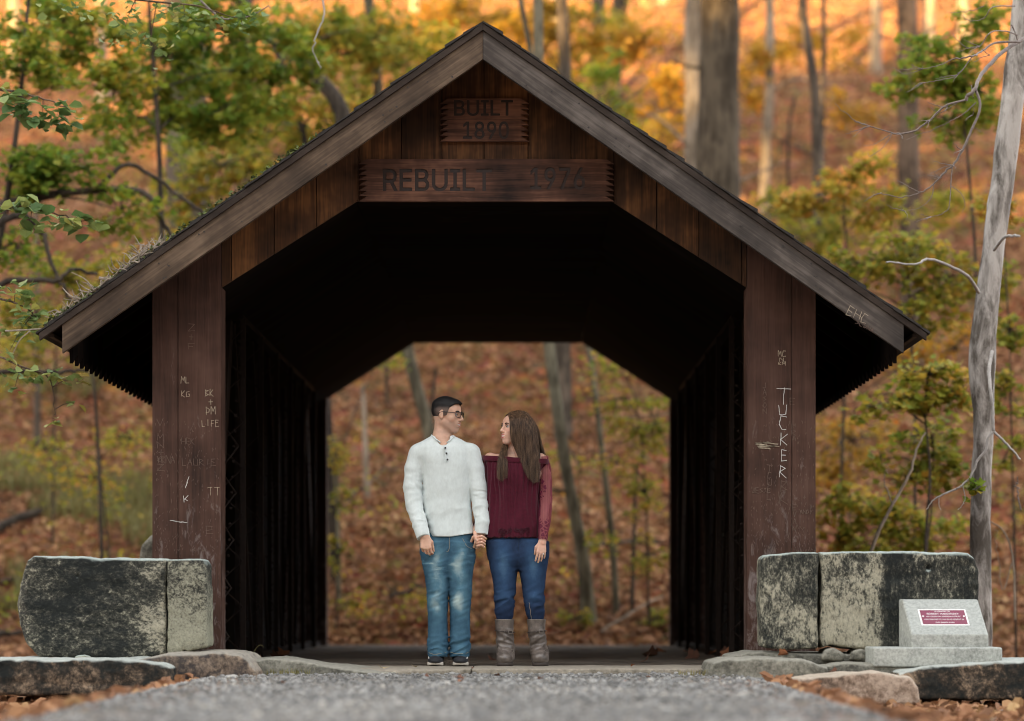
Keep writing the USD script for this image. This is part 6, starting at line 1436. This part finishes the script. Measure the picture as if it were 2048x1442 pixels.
# jeans
def trousers(hip, legL, legR, folds, lo, hi, cell=.0052, knee=1195, ankle=1292, hem=None, wl=()):
    f = Field(lo, hi, cell)
    f.add(loft(rows(legL), 2.3)); f.add(loft(rows(legR), 2.3), .010); f.add(loft(rows(hip), 2.5), .035)
    P = f.P(); py = 1212 - (P[..., 2] - EYE_Z) * 300 * D / (D + PY)
    g = lambda c, s: np.exp(-((py - c) / s) ** 2)
    Pw = P + .05 * meshkit.fbm(P * 5, 2, 3)[..., None]
    f.F = f.F - folds * (g(knee, 26) * 1.0 + g(ankle, 24) * 2.0 + g(1112, 30) * .55 + .18) * ridge(Pw @ np.array([[.94, 0, .34], [0, 1, 0], [-.34, 0, .94]]).T, np.array([8, 8, 24.]), 61) * .55 - .004 * (meshkit.fbm(P * [12, 12, 5], 2, 66) - .5)
    return f
hipM = [(1052, 862, 944, .108), (1072, 852, 947, .112), (1090, 845, 948, .115), (1108, 846, 946, .113), (1124, 850, 942, .108), (1140, 866, 928, .09), (1152, 884, 911, .07)]
lM = [(1088, 842.5, 900, .113), (1120, 843.5, 900, .117), (1150, 849, 899, .112), (1180, 853.5, 898, .100), (1198, 855, 895, .094), (1230, 856, 895, .086), (1262, 856, 895.5, .080), (1290, 856.5, 896, .082), (1312, 857, 894, .092)]
rM = [(1088, 894, 949, .113), (1120, 894, 948, .117), (1150, 895.5, 945, .112), (1180, 897, 943, .100), (1198, 900, 941.5, .094), (1230, 900, 940, .086), (1262, 900, 939.5, .080), (1290, 900, 939, .082), (1312, 901, 938, .092)]
f = trousers(hipM, lM, rM, .011, px3(835, 1318, -.2), px3(957, 1048, .22))
jm = f.mesh()
pv = 1212 - (jm.vertices[:, 2] - EYE_Z) * 300 * D / (D + PY); pu = 1050 + (jm.vertices[:, 0] - EYE_X) * 300 * D / (D + PY)
frontness = smoothstep(.0, -.06, jm.vertices[:, 1] - PY)
ctr = np.where(pu < 897.5, 874, 920)
fade = frontness * np.exp(-((pu - ctr + 4 * np.sin(pv * .09)) / 13) ** 2) * (.35 + 1.3 * meshkit.fbm(jm.vertices * [16, 8, 9], 3, 88)) * .8 * (.42 * np.exp(-((pv - 1150) / 36) ** 2) + .78 * np.exp(-((pv - 1205) / 20) ** 2) + .30 * np.exp(-((pv - 1118) / 26) ** 2) + .16)
whisk = frontness * .30 * smoothstep(.62, .78, meshkit.fbm(jm.vertices * [14, 8, 60], 2, 71)) * np.exp(-((pv - 1120) / 32) ** 2)
jm.metadata['tint'] = np.clip(.06 + fade + whisk, 0, 1)
jp = man.part('jeans', jm, 'denim_faded', smooth=True)
tj = jm.vertices
def jfront(px, py, v=tj):
    t_ = px3(px, py); k = np.argsort(np.hypot(v[:, 0] - t_[0], v[:, 2] - t_[2]))[:24]
    return np.array([t_[0], v[k][:, 1].min() - .001, t_[2]])
plain('thread', (0.30, 0.26, 0.17), rough=.9)
plain('seam_crease_dark', (0.010, 0.022, 0.04), rough=.9)
man.part('fly_seam', tube(spline([jfront(899, 1074), jfront(900, 1090), jfront(898, 1102), jfront(894, 1104)], 14), .0012, 5), 'thread', parent=jp)
man.part('pocket_seam', tube(spline([jfront(852, 1100), jfront(857, 1094), jfront(860, 1078)], 10), .0012, 5), 'thread', parent=jp)
man.part('pocket_seam', tube(spline([jfront(944, 1098), jfront(934, 1092), jfront(926, 1078)], 10), .0012, 5), 'thread', parent=jp)
man.part('hem_stitch', tube(spline([jfront(858, 1305), jfront(868, 1308), jfront(880, 1307), jfront(893, 1304)], 14), .0012, 5), 'thread', parent=jp)
man.part('hem_stitch', tube(spline([jfront(902, 1304), jfront(912, 1307), jfront(925, 1307), jfront(937, 1305)], 14), .0012, 5), 'thread', parent=jp)

# running shoes, toes towards the camera
def sneaker(cx, toe, mirror):
    o = np.array([X(cx, PY), PY, 0.0]); s = mirror
    def G(u, v, z): return o + np.array([u + s * v * -.08, v, z])
    f = Field(o + [-.08, -.17, -.01], o + [.08, .17, .14], .004)
    f.add(egg(G(0, -.075, .034), (.050, .075, .036))); f.add(egg(G(0, .02, .045), (.046, .10, .045)), .02); f.add(egg(G(0, .07, .06), (.040, .065, .06)), .02)
    f.add(cone(G(0, -.01, .06), G(0, .05, .105), .042, .036), .03)
    P = f.P(); f.F = np.maximum(f.F, .022 - P[..., 2])
    up = man.part('shoe', f.mesh(), 'shoe_black', smooth=True)
    f = Field(o + [-.08, -.19, -.01], o + [.08, .17, .06], .004)
    f.add(cone(G(0, -.08, .016), G(0, .09, .016), .053, .046))
    P = f.P(); f.F = np.maximum(np.maximum(f.F, np.abs(P[..., 2] - .0135 - .010 * smoothstep(-.06, -.16, P[..., 1] - o[1])) - .0125), -P[..., 2] + .001)
    man.part('sole', f.mesh(), 'shoe_sole', smooth=40, parent=up)
    st = spline([G(s * -.012, -.128, .050), G(s * .018, -.118, .044), G(s * .040, -.085, .047), G(s * .048, -.05, .062)], 14)
    man.part('emblem', tube(st + [0, -.004, .003], np.interp(np.linspace(0, 1, 14), [0, .45, 1], [.002, .0075, .001]), 6), 'shoe_white', smooth=True, parent=up)
    for k in range(4):
        a = G(-.022, -.075 + k * .022, .068 + k * .010); b = G(.022, -.07 + k * .022, .068 + k * .010)
        man.part('lace', tube(spline([a, (a + b) / 2 + [0, -.006, .010], b], 8), .003, 5), 'shoe_black', smooth=True, parent=up)
    man.part('tongue', tube(spline([G(0, -.07, .07), G(0, -.035, .092), G(0, -.02, .115)], 8), np.linspace(.012, .018, 8), 8), 'shoe_black', smooth=True, parent=up)
sneaker(873, 0, -1); sneaker(920, 0, 1)

# ------------------------------------------------------------------ the woman
wom = Thing('person', 'person with long straight brown hair in wine off-shoulder blouse, jeans and tall boots', 'person', (X(1042, PY), PY, 0))
hw = Head(px3(1030.5, 857, .01), math.radians(-58), math.radians(6), .96)
f = Field(px3(955, 1010, -.2), px3(1110, 812, .24), .0042)
hw.build(f, True)
f.add(cone(hw.at(-.030, 0, -.035), px3(1030, 905, .03), .046, .048), .03)
f.add(cone(px3(1030, 905, .03), px3(1030, 935, .02), .055, .085), .05)
f.add(cone(px3(985, 919, .02), px3(1080, 919, .02), .036, .036), .035)
f.add(loft(rows([(912, 990, 1075, .06, .01), (930, 985, 1080, .09), (1000, 985, 1072, .10)])), .03)
WR = [((1083, 918), 10.5, .015), ((1090, 950), 11, -.01), ((1091, 1000), 9.5, -.045), ((1088, 1040), 8.2, -.095), ((1085, 1086), 7, -.150)]
WL = [((979, 916), 10.5, .02), ((972, 950), 10.5, .04), ((966, 1000), 9.2, .05), ((957, 1040), 8.2, .03), ((952, 1068), 7, .0)]
for S in (WR, WL): arm(f, S, .0, .02)
hdw = f.mesh()
q = hw.loc(hdw.vertices)
blush = (np.exp(-(np.linalg.norm((q - [.075, .04, -.025]) / [.03, .022, .02], axis=1)) ** 2) + np.exp(-(np.linalg.norm((q - [.075, -.04, -.025]) / [.03, .022, .02], axis=1)) ** 2)) * .5
f = Field(px3(935, 1130, -.2), px3(1115, 965, .24), .006)
f.add(loft(rows([(970, 985, 1072, .10), (1060, 980, 1080, .10), (1100, 990, 1080, .085)])))
for S in (WR, WL): arm(f, S, .0, .02)
corew = f.mesh()
f = Field(px3(970, 1335, -.2), px3(1105, 1100, .25), .010)
for a, b, c, d in (((1006, 1110), (1009, 1195), (1009, 1250), (1011, 1315)), ((1066, 1110), (1068, 1195), (1072, 1250), (1080, 1315))):
    f.add(cone(px3(*a), px3(*b), .075, .048), .02); f.add(cone(px3(*b), px3(*c), .048, .045), .02); f.add(cone(px3(*c), px3(*d), .045, .03), .02)
legsw = f.mesh()
h3 = hand(px3(1084.5, 1083, -.150), (-.10, -.12, -1), (.18, -1, .05), (-1, 0, 0), .84, [(8, 14, 8), (10, 16, 10), (14, 20, 12), (14, 22, 12)], spread=.10, thumb_curl=.1, thumb_out=.45, wrist=.035)
f = Field(px3(940, 1106, -.24), px3(980, 1050, .06), .0024)   # her right hand closed round his
f.add(egg(px3(953.5, 1074, -.090), (.020, .026, .036))); f.add(cone(px3(952, 1056, -.03), px3(953, 1066, -.07), .021, .020), .012)
for k in range(4):
    a, b, c = px3(955, 1075.5 + 5.6 * k, -.125), px3(964, 1073.5 + 5.9 * k, -.155), px3(971.5 - .8 * k, 1077.5 + 5.8 * k, -.132)
    r = (.0088, .0088, .0082, .0074)[k]
    f.add(cone(a, b, r, r * .96), .004); f.add(cone(b, c, r * .96, r * .84), .002)
f.add(cone(px3(950, 1066, -.105), px3(951.5, 1075, -.13), .0115, .0098), .008); f.add(cone(px3(951.5, 1075, -.13), px3(955, 1083, -.138), .0098, .0076), .003)
h4 = f.mesh()
bodyw = united([hdw, corew, legsw, h3, h4])
dd, ii = cKDTree(hdw.vertices).query(bodyw.vertices)
bodyw.metadata['tint'] = np.where(dd < .004, blush[ii], 0)
bw = wom.part('body', bodyw, 'skin_woman', smooth=True)
details(wom, hw, bw, 'lips_woman', teeth=True, lash=True)
rg = trimesh.creation.torus(.0085, .0016); rg.apply_translation(px3(1086.5, 1109, -.185))
wom.part('ring', rg, 'ring_metal', smooth=True, parent=bw)
gem = trimesh.creation.icosphere(1, .0034); gem.apply_translation(px3(1086.5, 1109, -.195)); wom.part('ring_stone', gem, 'teeth', parent=bw)

# blouse: gathered under the shoulder band, scalloped lace hem
f = Field(px3(955, 1092, -.22), px3(1110, 900, .24), .0050)
f.add(loft(rows([(911, 972, 1092, .092), (921, 970, 1094, .104), (934, 974, 1086, .114), (952, 975, 1080, .124), (985, 975, 1080, .120), (1020, 973, 1081, .118), (1050, 971, 1083, .124), (1086, 970, 1087, .130)]), 2.3))
P = f.P(); pym = 1212 - (P[..., 2] - EYE_Z) * 300 * D / (D + PY); pxm = 1050 + (P[..., 0] - EYE_X) * 300 * D / (D + PY)
th = np.arctan2(P[..., 1] - PY, P[..., 0] - X(1025, PY))
gath = np.cos(th * 30 + 5 * meshkit.noise(np.stack([th * 3, P[..., 2] * 3, th * 0], -1), 3)) * .5 + .5
f.F = f.F - .0085 * gath * (smoothstep(922, 930, pym) * (1 - .55 * smoothstep(940, 1050, pym))) - .013 * (ridge(P, np.array([11, 11, 2.6]), 91) - .4) * smoothstep(935, 1000, pym)
f.F = np.maximum(f.F, Z(1074.5 + 2.6 * np.abs(np.sin(th * 9)), PY) - P[..., 2])
f.F = np.maximum(f.F, P[..., 2] - Z(np.interp(pxm, [968, 1030, 1098], [912, 916, 919]), PY))
f.cut((loft(rows([(895, 985, 1080, .075), (909, 984, 1082, .085), (917, 990, 1076, .085)]))), .004)
bl = f.mesh()
bpth = wom.part('blouse', bl, 'blouse_wine', smooth=True)
band = []
for a in np.linspace(0, 2 * np.pi, 61):
    c_, s_ = math.cos(a), math.sin(a); rr_ = (abs(c_) ** 2.3 + abs(s_) ** 2.3) ** (-1 / 2.3)
    band.append(np.array([X(1031 + 65.5 * c_ * rr_, PY), PY + .112 * s_ * rr_, Z(np.interp(1031 + 65 * c_ * rr_, [966, 1031, 1097], [914, 919, 921.5]) + 2, PY)]))
band = np.array(band)
bv = np.vstack([band + [0, 0, -.016], band + [0, 0, .014]]); n = len(band)
out = tube(band, 1.0, 8, caps=False)
nrm = np.stack([np.gradient(band[:, 1]), -np.gradient(band[:, 0]), band[:, 0] * 0], 1); nrm /= np.linalg.norm(nrm, axis=1, keepdims=True) + 1e-9
prof = [(-.004, -.018), (.004, -.017), (.005, 0), (.003, .015), (-.003, .016)]
V = np.concatenate([band + nrm * a * np.sign((nrm * (band - band.mean(0))).sum(1, keepdims=True)) + [0, 0, b] for a, b in prof])
i, j = np.meshgrid(np.arange(len(prof)), np.arange(n - 1), indexing='ij'); i2 = (i + 1) % len(prof)
Q4 = np.stack([i * n + j, i * n + j + 1, i2 * n + j + 1, i2 * n + j], -1).reshape(-1, 4)
bm = trimesh.Trimesh(V, np.vstack([Q4[:, [0, 1, 2]], Q4[:, [0, 2, 3]]]), process=False)
wom.part('shoulder_band', bm, 'blouse_wine', smooth=40, parent=bpth)
def bfront(px, py, v=bl.vertices):
    t_ = px3(px, py); k = np.argsort(np.hypot(v[:, 0] - t_[0], v[:, 2] - t_[2]))[:20]
    return np.array([t_[0], v[k][:, 1].min() - .0015, t_[2]])
rf = np.random.default_rng(8)
for cxm in (1010, 1044):                                        # dark lace flowers over the hem
    out = []
    for k in range(11):
        c = (cxm + rf.uniform(-13, 13), 1064 + rf.uniform(-6, 6))
        pts = [bfront(c[0] + 3.2 * math.cos(a) * (1 + .35 * math.cos(5 * a)), c[1] + 2.8 * math.sin(a) * (1 + .35 * math.cos(5 * a))) for a in np.linspace(0, 6.283, 22)]
        out.append(tube(np.array(pts), .0016, 5, caps=False))
    wom.part('lace', join(out), 'lace_wine', smooth=True, parent=bpth)
out = [tube(np.array([bfront(a, 1073 + 2.4 * abs(math.sin((a - 973) / 5.2))) for a in np.linspace(974, 1074, 110)]), .0018, 5)]
wom.part('lace', join(out), 'lace_wine', smooth=True, parent=bpth)
SW_R = [((1087, 914), 9.5, .005), ((1090, 935), 12, -.005), ((1091, 965), 13.2, -.022), ((1091, 1005), 13, -.052), ((1089, 1040), 12, -.095), ((1086.5, 1066), 10.5, -.130), ((1085, 1082), 8.6, -.150)]
SW_L = [((976, 912), 10.5, .02), ((972, 940), 12, .035), ((968, 975), 12, .05), ((963, 1010), 11.5, .045), ((957, 1040), 10, .03), ((952.5, 1062), 8.5, .006)]
for S in (SW_R, SW_L):
    c = spline([px3(*a, y_) for a, r, y_ in S], 46); r = np.interp(np.linspace(0, 1, 46), np.linspace(0, 1, len(S)), [wp(r) for a, r, y_ in S])
    m = tube(c, r, 40, caps=False)
    m.vertices = m.vertices + np.repeat((m.vertices.reshape(46, 40, 3) - c[:, None]).reshape(-1, 1, 3), 1, 1)[:, 0] * ((meshkit.fbm(m.vertices * [14, 14, 10.], 2, 7) - .5) * .35)[:, None]
    pv = 1212 - (m.vertices[:, 2] - EYE_Z) * 300 * D / (D + PY); pu = 1050 + (m.vertices[:, 0] - EYE_X) * 300 * D / (D + PY)
    flower = lambda cx, cy, r_, k: smoothstep(1.08, .92, np.hypot(pu - cx, (pv - cy)) / (r_ * (1 + .28 * np.cos(k * np.arctan2(pv - cy, pu - cx)))))
    t_ = np.maximum.reduce([flower(1081, 963, 8, 5), flower(1088, 980, 7, 5), flower(1080, 994, 7, 6), flower(1090, 970, 4, 5), flower(1076, 978, 6, 5), .92 * smoothstep(1034, 1042, pv + 3 * np.sin(pu * 1.1)), smoothstep(919, 912, pv) * 0])
    m.metadata['tint'] = t_
    wom.part('sleeve', m, 'sheer_wine', smooth=True, parent=bpth)

# jeans tucked into boots
hipW = [(1056, 980, 1074, .104), (1074, 976, 1084, .110), (1086, 975, 1093, .116), (1104, 977, 1093, .118), (1118, 982, 1088, .112), (1130, 1004, 1066, .095), (1137, 1020, 1050, .07)]
lW = [(1084, 974, 1037, .116), (1104, 975.5, 1038, .122), (1120, 978, 1038, .118), (1130, 979, 1036, .114), (1160, 985.5, 1032.5, .100), (1184, 988.5, 1030.5, .088), (1200, 989.5, 1028.5, .082), (1225, 990, 1027, .074), (1238, 993, 1025, .062), (1254, 996, 1021, .05)]
rW = [(1084, 1035, 1096, .116), (1104, 1033, 1096.5, .122), (1120, 1034, 1096, .118), (1130, 1036, 1095, .114), (1160, 1042, 1091, .100), (1184, 1046.5, 1088.5, .088), (1200, 1049, 1087.5, .082), (1225, 1052, 1088.5, .074), (1238, 1056, 1087, .062), (1254, 1060, 1084, .05)]
f = trousers(hipW, lW, rW, .006, px3(965, 1254, -.2), px3(1106, 1052, .22), knee=1192, ankle=1206)
jw = f.mesh()
pv = 1212 - (jw.vertices[:, 2] - EYE_Z) * 300 * D / (D + PY); pu = 1050 + (jw.vertices[:, 0] - EYE_X) * 300 * D / (D + PY)
frontness = smoothstep(.0, -.06, jw.vertices[:, 1] - PY)
ctr = np.interp(pv, [1090, 1190], [1005, 1009]); ctr2 = np.interp(pv, [1090, 1190], [1066, 1068])
dist_ = np.minimum(np.abs(pu - ctr), np.abs(pu - ctr2))
jw.metadata['tint'] = np.clip(.04 + frontness * np.exp(-(dist_ / 16) ** 2) * (.55 * np.exp(-((pv - 1130) / 50) ** 2) + .25 * np.exp(-((pv - 1192) / 14) ** 2)), 0, 1)
jwp = wom.part('jeans', jw, 'denim_dark', smooth=True)
jf = lambda a, b: jfront(a, b, jw.vertices)
wom.part('fly_seam', tube(spline([jf(1036, 1078), jf(1037, 1100), jf(1036, 1130)], 14), .0014, 5), 'seam_crease_dark', parent=jwp)  # centre seam, darkened to paint the crease shade between the thighs
wom.part('side_seam', tube(spline([jf(1058, 1205), jf(1061, 1225), jf(1063, 1240)], 10), .0012, 5), 'thread', parent=jwp)

def boot(shaft, cx, s):
    o = np.array([X(cx, PY), PY, 0.0])
    f = Field(px3(shaft[0][1] - 12, 1336, -.24), px3(max(r[2] for r in shaft) + 14, 1232, .2), .0044)
    f.add(loft(rows(shaft), 2.2))
    f.add(egg(o + [s * .004, -.085, .048], (.056, .072, .046)), .03); f.add(egg(o + [0, -.005, .060], (.052, .10, .060)), .03); f.add(egg(o + [0, .055, .06], (.046, .055, .06)), .03)
    P = f.P(); py = 1212 - (P[..., 2] - EYE_Z) * 300 * D / (D + PY)
    Pw = P + .05 * meshkit.fbm(P * 6, 2, 13)[..., None]
    f.F = f.F - .0105 * ridge(Pw @ np.array([[.9, 0, .43 * s], [0, 1, 0], [-.43 * s, 0, .9]]).T, np.array([12, 12, 26.]), 17) * smoothstep(1248, 1275, py) * smoothstep(1322, 1300, py)
    f.F = np.maximum(f.F, .020 - P[..., 2])
    b = wom.part('boot', f.mesh(), 'boot_leather', smooth=True)
    f = Field(o + [-.09, -.19, -.01], o + [.09, .16, .05], .004)
    f.add(cone(o + [s * .004, -.09, .015], o + [0, .05, .015], .056, .050)); P = f.P()
    f.F = np.maximum(f.F, np.abs(P[..., 2] - .012) - .0115)
    wom.part('sole', f.mesh(), 'boot_sole', smooth=40, parent=b)
    for (py, tilt, hh) in ((1263, .02, .014), (1303, -.05, .012)):
        r = sorted(rows(shaft)); zz = Z(py, PY)
        l_, r_, yy, bb = (np.interp(zz, [q[0] for q in r], [q[k] for q in r]) for k in range(1, 5))
        c = np.array([[(l_ + r_) / 2 + ((r_ - l_) / 2 + .004) * math.cos(a), yy + (bb + .006) * math.sin(a), zz + tilt * s * math.cos(a) * .3] for a in np.linspace(0, 2 * np.pi, 41)])
        wom.part('strap', join([beam(u, v, .006, hh * 1.0, up=np.cross(v - u, [0, 0, 1]) * 1.0) for u, v in zip(c[:-1], c[1:])]), 'boot_strap', smooth=30, parent=b)
        e = c[31 if s > 0 else 32] + [.020, -.006, 0]
        wom.part('buckle', join([box(e[0] - .014, e[0] + .014, e[1] - .003, e[1] + .002, e[2] + k * .010 - .002, e[2] + k * .010 + .002) for k in (-1, 1)] + [box(e[0] + k * .013 - .002, e[0] + k * .013 + .002, e[1] - .003, e[1] + .002, e[2] - .012, e[2] + .012) for k in (-1, 1)]), 'metal_dull', parent=b)
boot([(1238, 989, 1028.5, .072), (1262, 992, 1026.5, .068), (1288, 995, 1026.5, .058), (1308, 997, 1028, .060), (1318, 997, 1028, .062)], 1011, -1)
boot([(1238, 1053, 1092, .072), (1262, 1057, 1090, .068), (1288, 1061.5, 1091, .058), (1308, 1064, 1094, .060), (1318, 1064.5, 1095, .062)], 1079.5, 1)

# long hair: a smooth cap with thousands of strands over it
f = Field(hw.c - .17, hw.c + .17, .0042)
hw.build(f, True); P = f.P(); Q = hw.loc(P); u, v, w = Q[..., 0], Q[..., 1], Q[..., 2]
d = f.F - .010 * hw.k
face = np.maximum(np.interp(w, [-.14, -.05, .02, .06, .095], [-.004, .000, .020, .050, .075]) - u, -1)   # the face stays free in front
d = np.maximum(d, -(face)); d = np.maximum(d, -.10 - w)
cap = surface_nets(d, f.lo, f.cell)
hp = wom.part('hair', cap, 'hair_long', smooth=True, parent=bw)
rh = np.random.default_rng(15)
def strands(guides, n, jit, w0=.0015, layers=.012, frizz=.0010):
    """Strands between neighbouring guide curves; each guide is a list of (px, py, depth from the couple's plane)."""
    G_ = np.array([spline([px3(a, b, c) for a, b, c in g], 26) for g in guides])
    pts, cnt, wid = [], [], []
    for k in range(n):
        t = rh.uniform(0, len(G_) - 1 - 1e-6); i = int(t); fr = t - i
        c = G_[i] * (1 - fr) + G_[i + 1] * fr
        end = 1 - .36 * rh.uniform(0, 1) ** 1.5; m_ = max(6, int(26 * end)); c = c[:m_]
        s = np.linspace(0, 1, m_)[:, None]
        c = c + rh.normal(0, 1, 3) * jit * (2.2 if k % 14 == 0 else 1) * (.25 + .75 * s) + np.array([0, rh.uniform(-1, 1) * layers, 0]) * s
        ph = rh.uniform(0, 6.28, 3); c = c + frizz * np.sin(s * rh.uniform(2, 5) + ph) * s
        pts.append(c); cnt.append(m_); wid.append(w0 * rh.uniform(.7, 1.3) * np.interp(np.linspace(0, 1, m_), [0, .7, 1], [1, 1, .25]))
    return np.vstack(pts), cnt, np.concatenate(wid)
near = [[(1016, 829, -.03), (1020, 842, -.075), (1021.5, 862, -.092), (1025, 882, -.09), (1031, 898, -.085), (1039, 914, -.09)],
        [(1018, 826, -.02), (1026, 840, -.075), (1029, 862, -.092), (1033, 888, -.095), (1040, 912, -.10), (1048, 938, -.125)],
        [(1026, 823, .0), (1037, 838, -.072), (1041, 862, -.095), (1044, 895, -.10), (1049, 925, -.115), (1056, 962, -.14)],
        [(1036, 821, .01), (1050, 838, -.06), (1055, 865, -.088), (1058, 898, -.10), (1063, 930, -.115), (1068, 976, -.14)],
        [(1046, 822, .02), (1061, 842, -.035), (1068, 870, -.065), (1071, 900, -.085), (1074, 930, -.105), (1074, 974, -.125)],
        [(1053, 824, .04), (1070, 850, .0), (1075, 880, -.03), (1077, 903, -.05), (1078, 925, -.07), (1076, 974, -.11)]]
back = [[(1056, 826, .05), (1074, 853, .03), (1082, 885, .01), (1090, 912, .0), (1094, 926, .03)], [(1052, 824, .06), (1072, 855, .08), (1080, 890, .10), (1086, 920, .12), (1084, 960, .13)], [(1040, 822, .05), (1056, 850, .10), (1060, 890, .12), (1060, 930, .13), (1058, 965, .14)]]
far = [[(1016, 862, .05), (1010, 880, .02), (1004, 900, -.06), (997, 925, -.115), (994, 964, -.138)], [(1019, 862, .05), (1014, 882, .02), (1009, 900, -.06), (1005, 925, -.115), (1004, 972, -.140)], [(1022, 862, .05), (1018, 882, .01), (1014, 902, -.06), (1014, 925, -.115), (1016, 962, -.140)]]
allp, allc, allw = [], [], []
for g, n, j in ((near, 4200, .0042), (back, 700, .004), (far, 900, .0036)):
    p, c, w_ = strands(g, n, j); allp.append(p); allc += c; allw.append(w_)
path = hp.rsplit('/', 1)[0] + '/' + free(bw, 'hair_strands')
bc = UsdGeom.BasisCurves.Define(stage, path)
bc.CreateTypeAttr('linear'); bc.CreatePointsAttr(Vt.Vec3fArray.FromNumpy((np.vstack(allp) - wom.loc).astype(np.float32)))
bc.CreateCurveVertexCountsAttr(Vt.IntArray([int(c) for c in allc])); bc.CreateWidthsAttr(Vt.FloatArray.FromNumpy(np.concatenate(allw).astype(np.float32))); bc.SetWidthsInterpolation('vertex')
bind(bc.GetPrim(), 'hair_long')
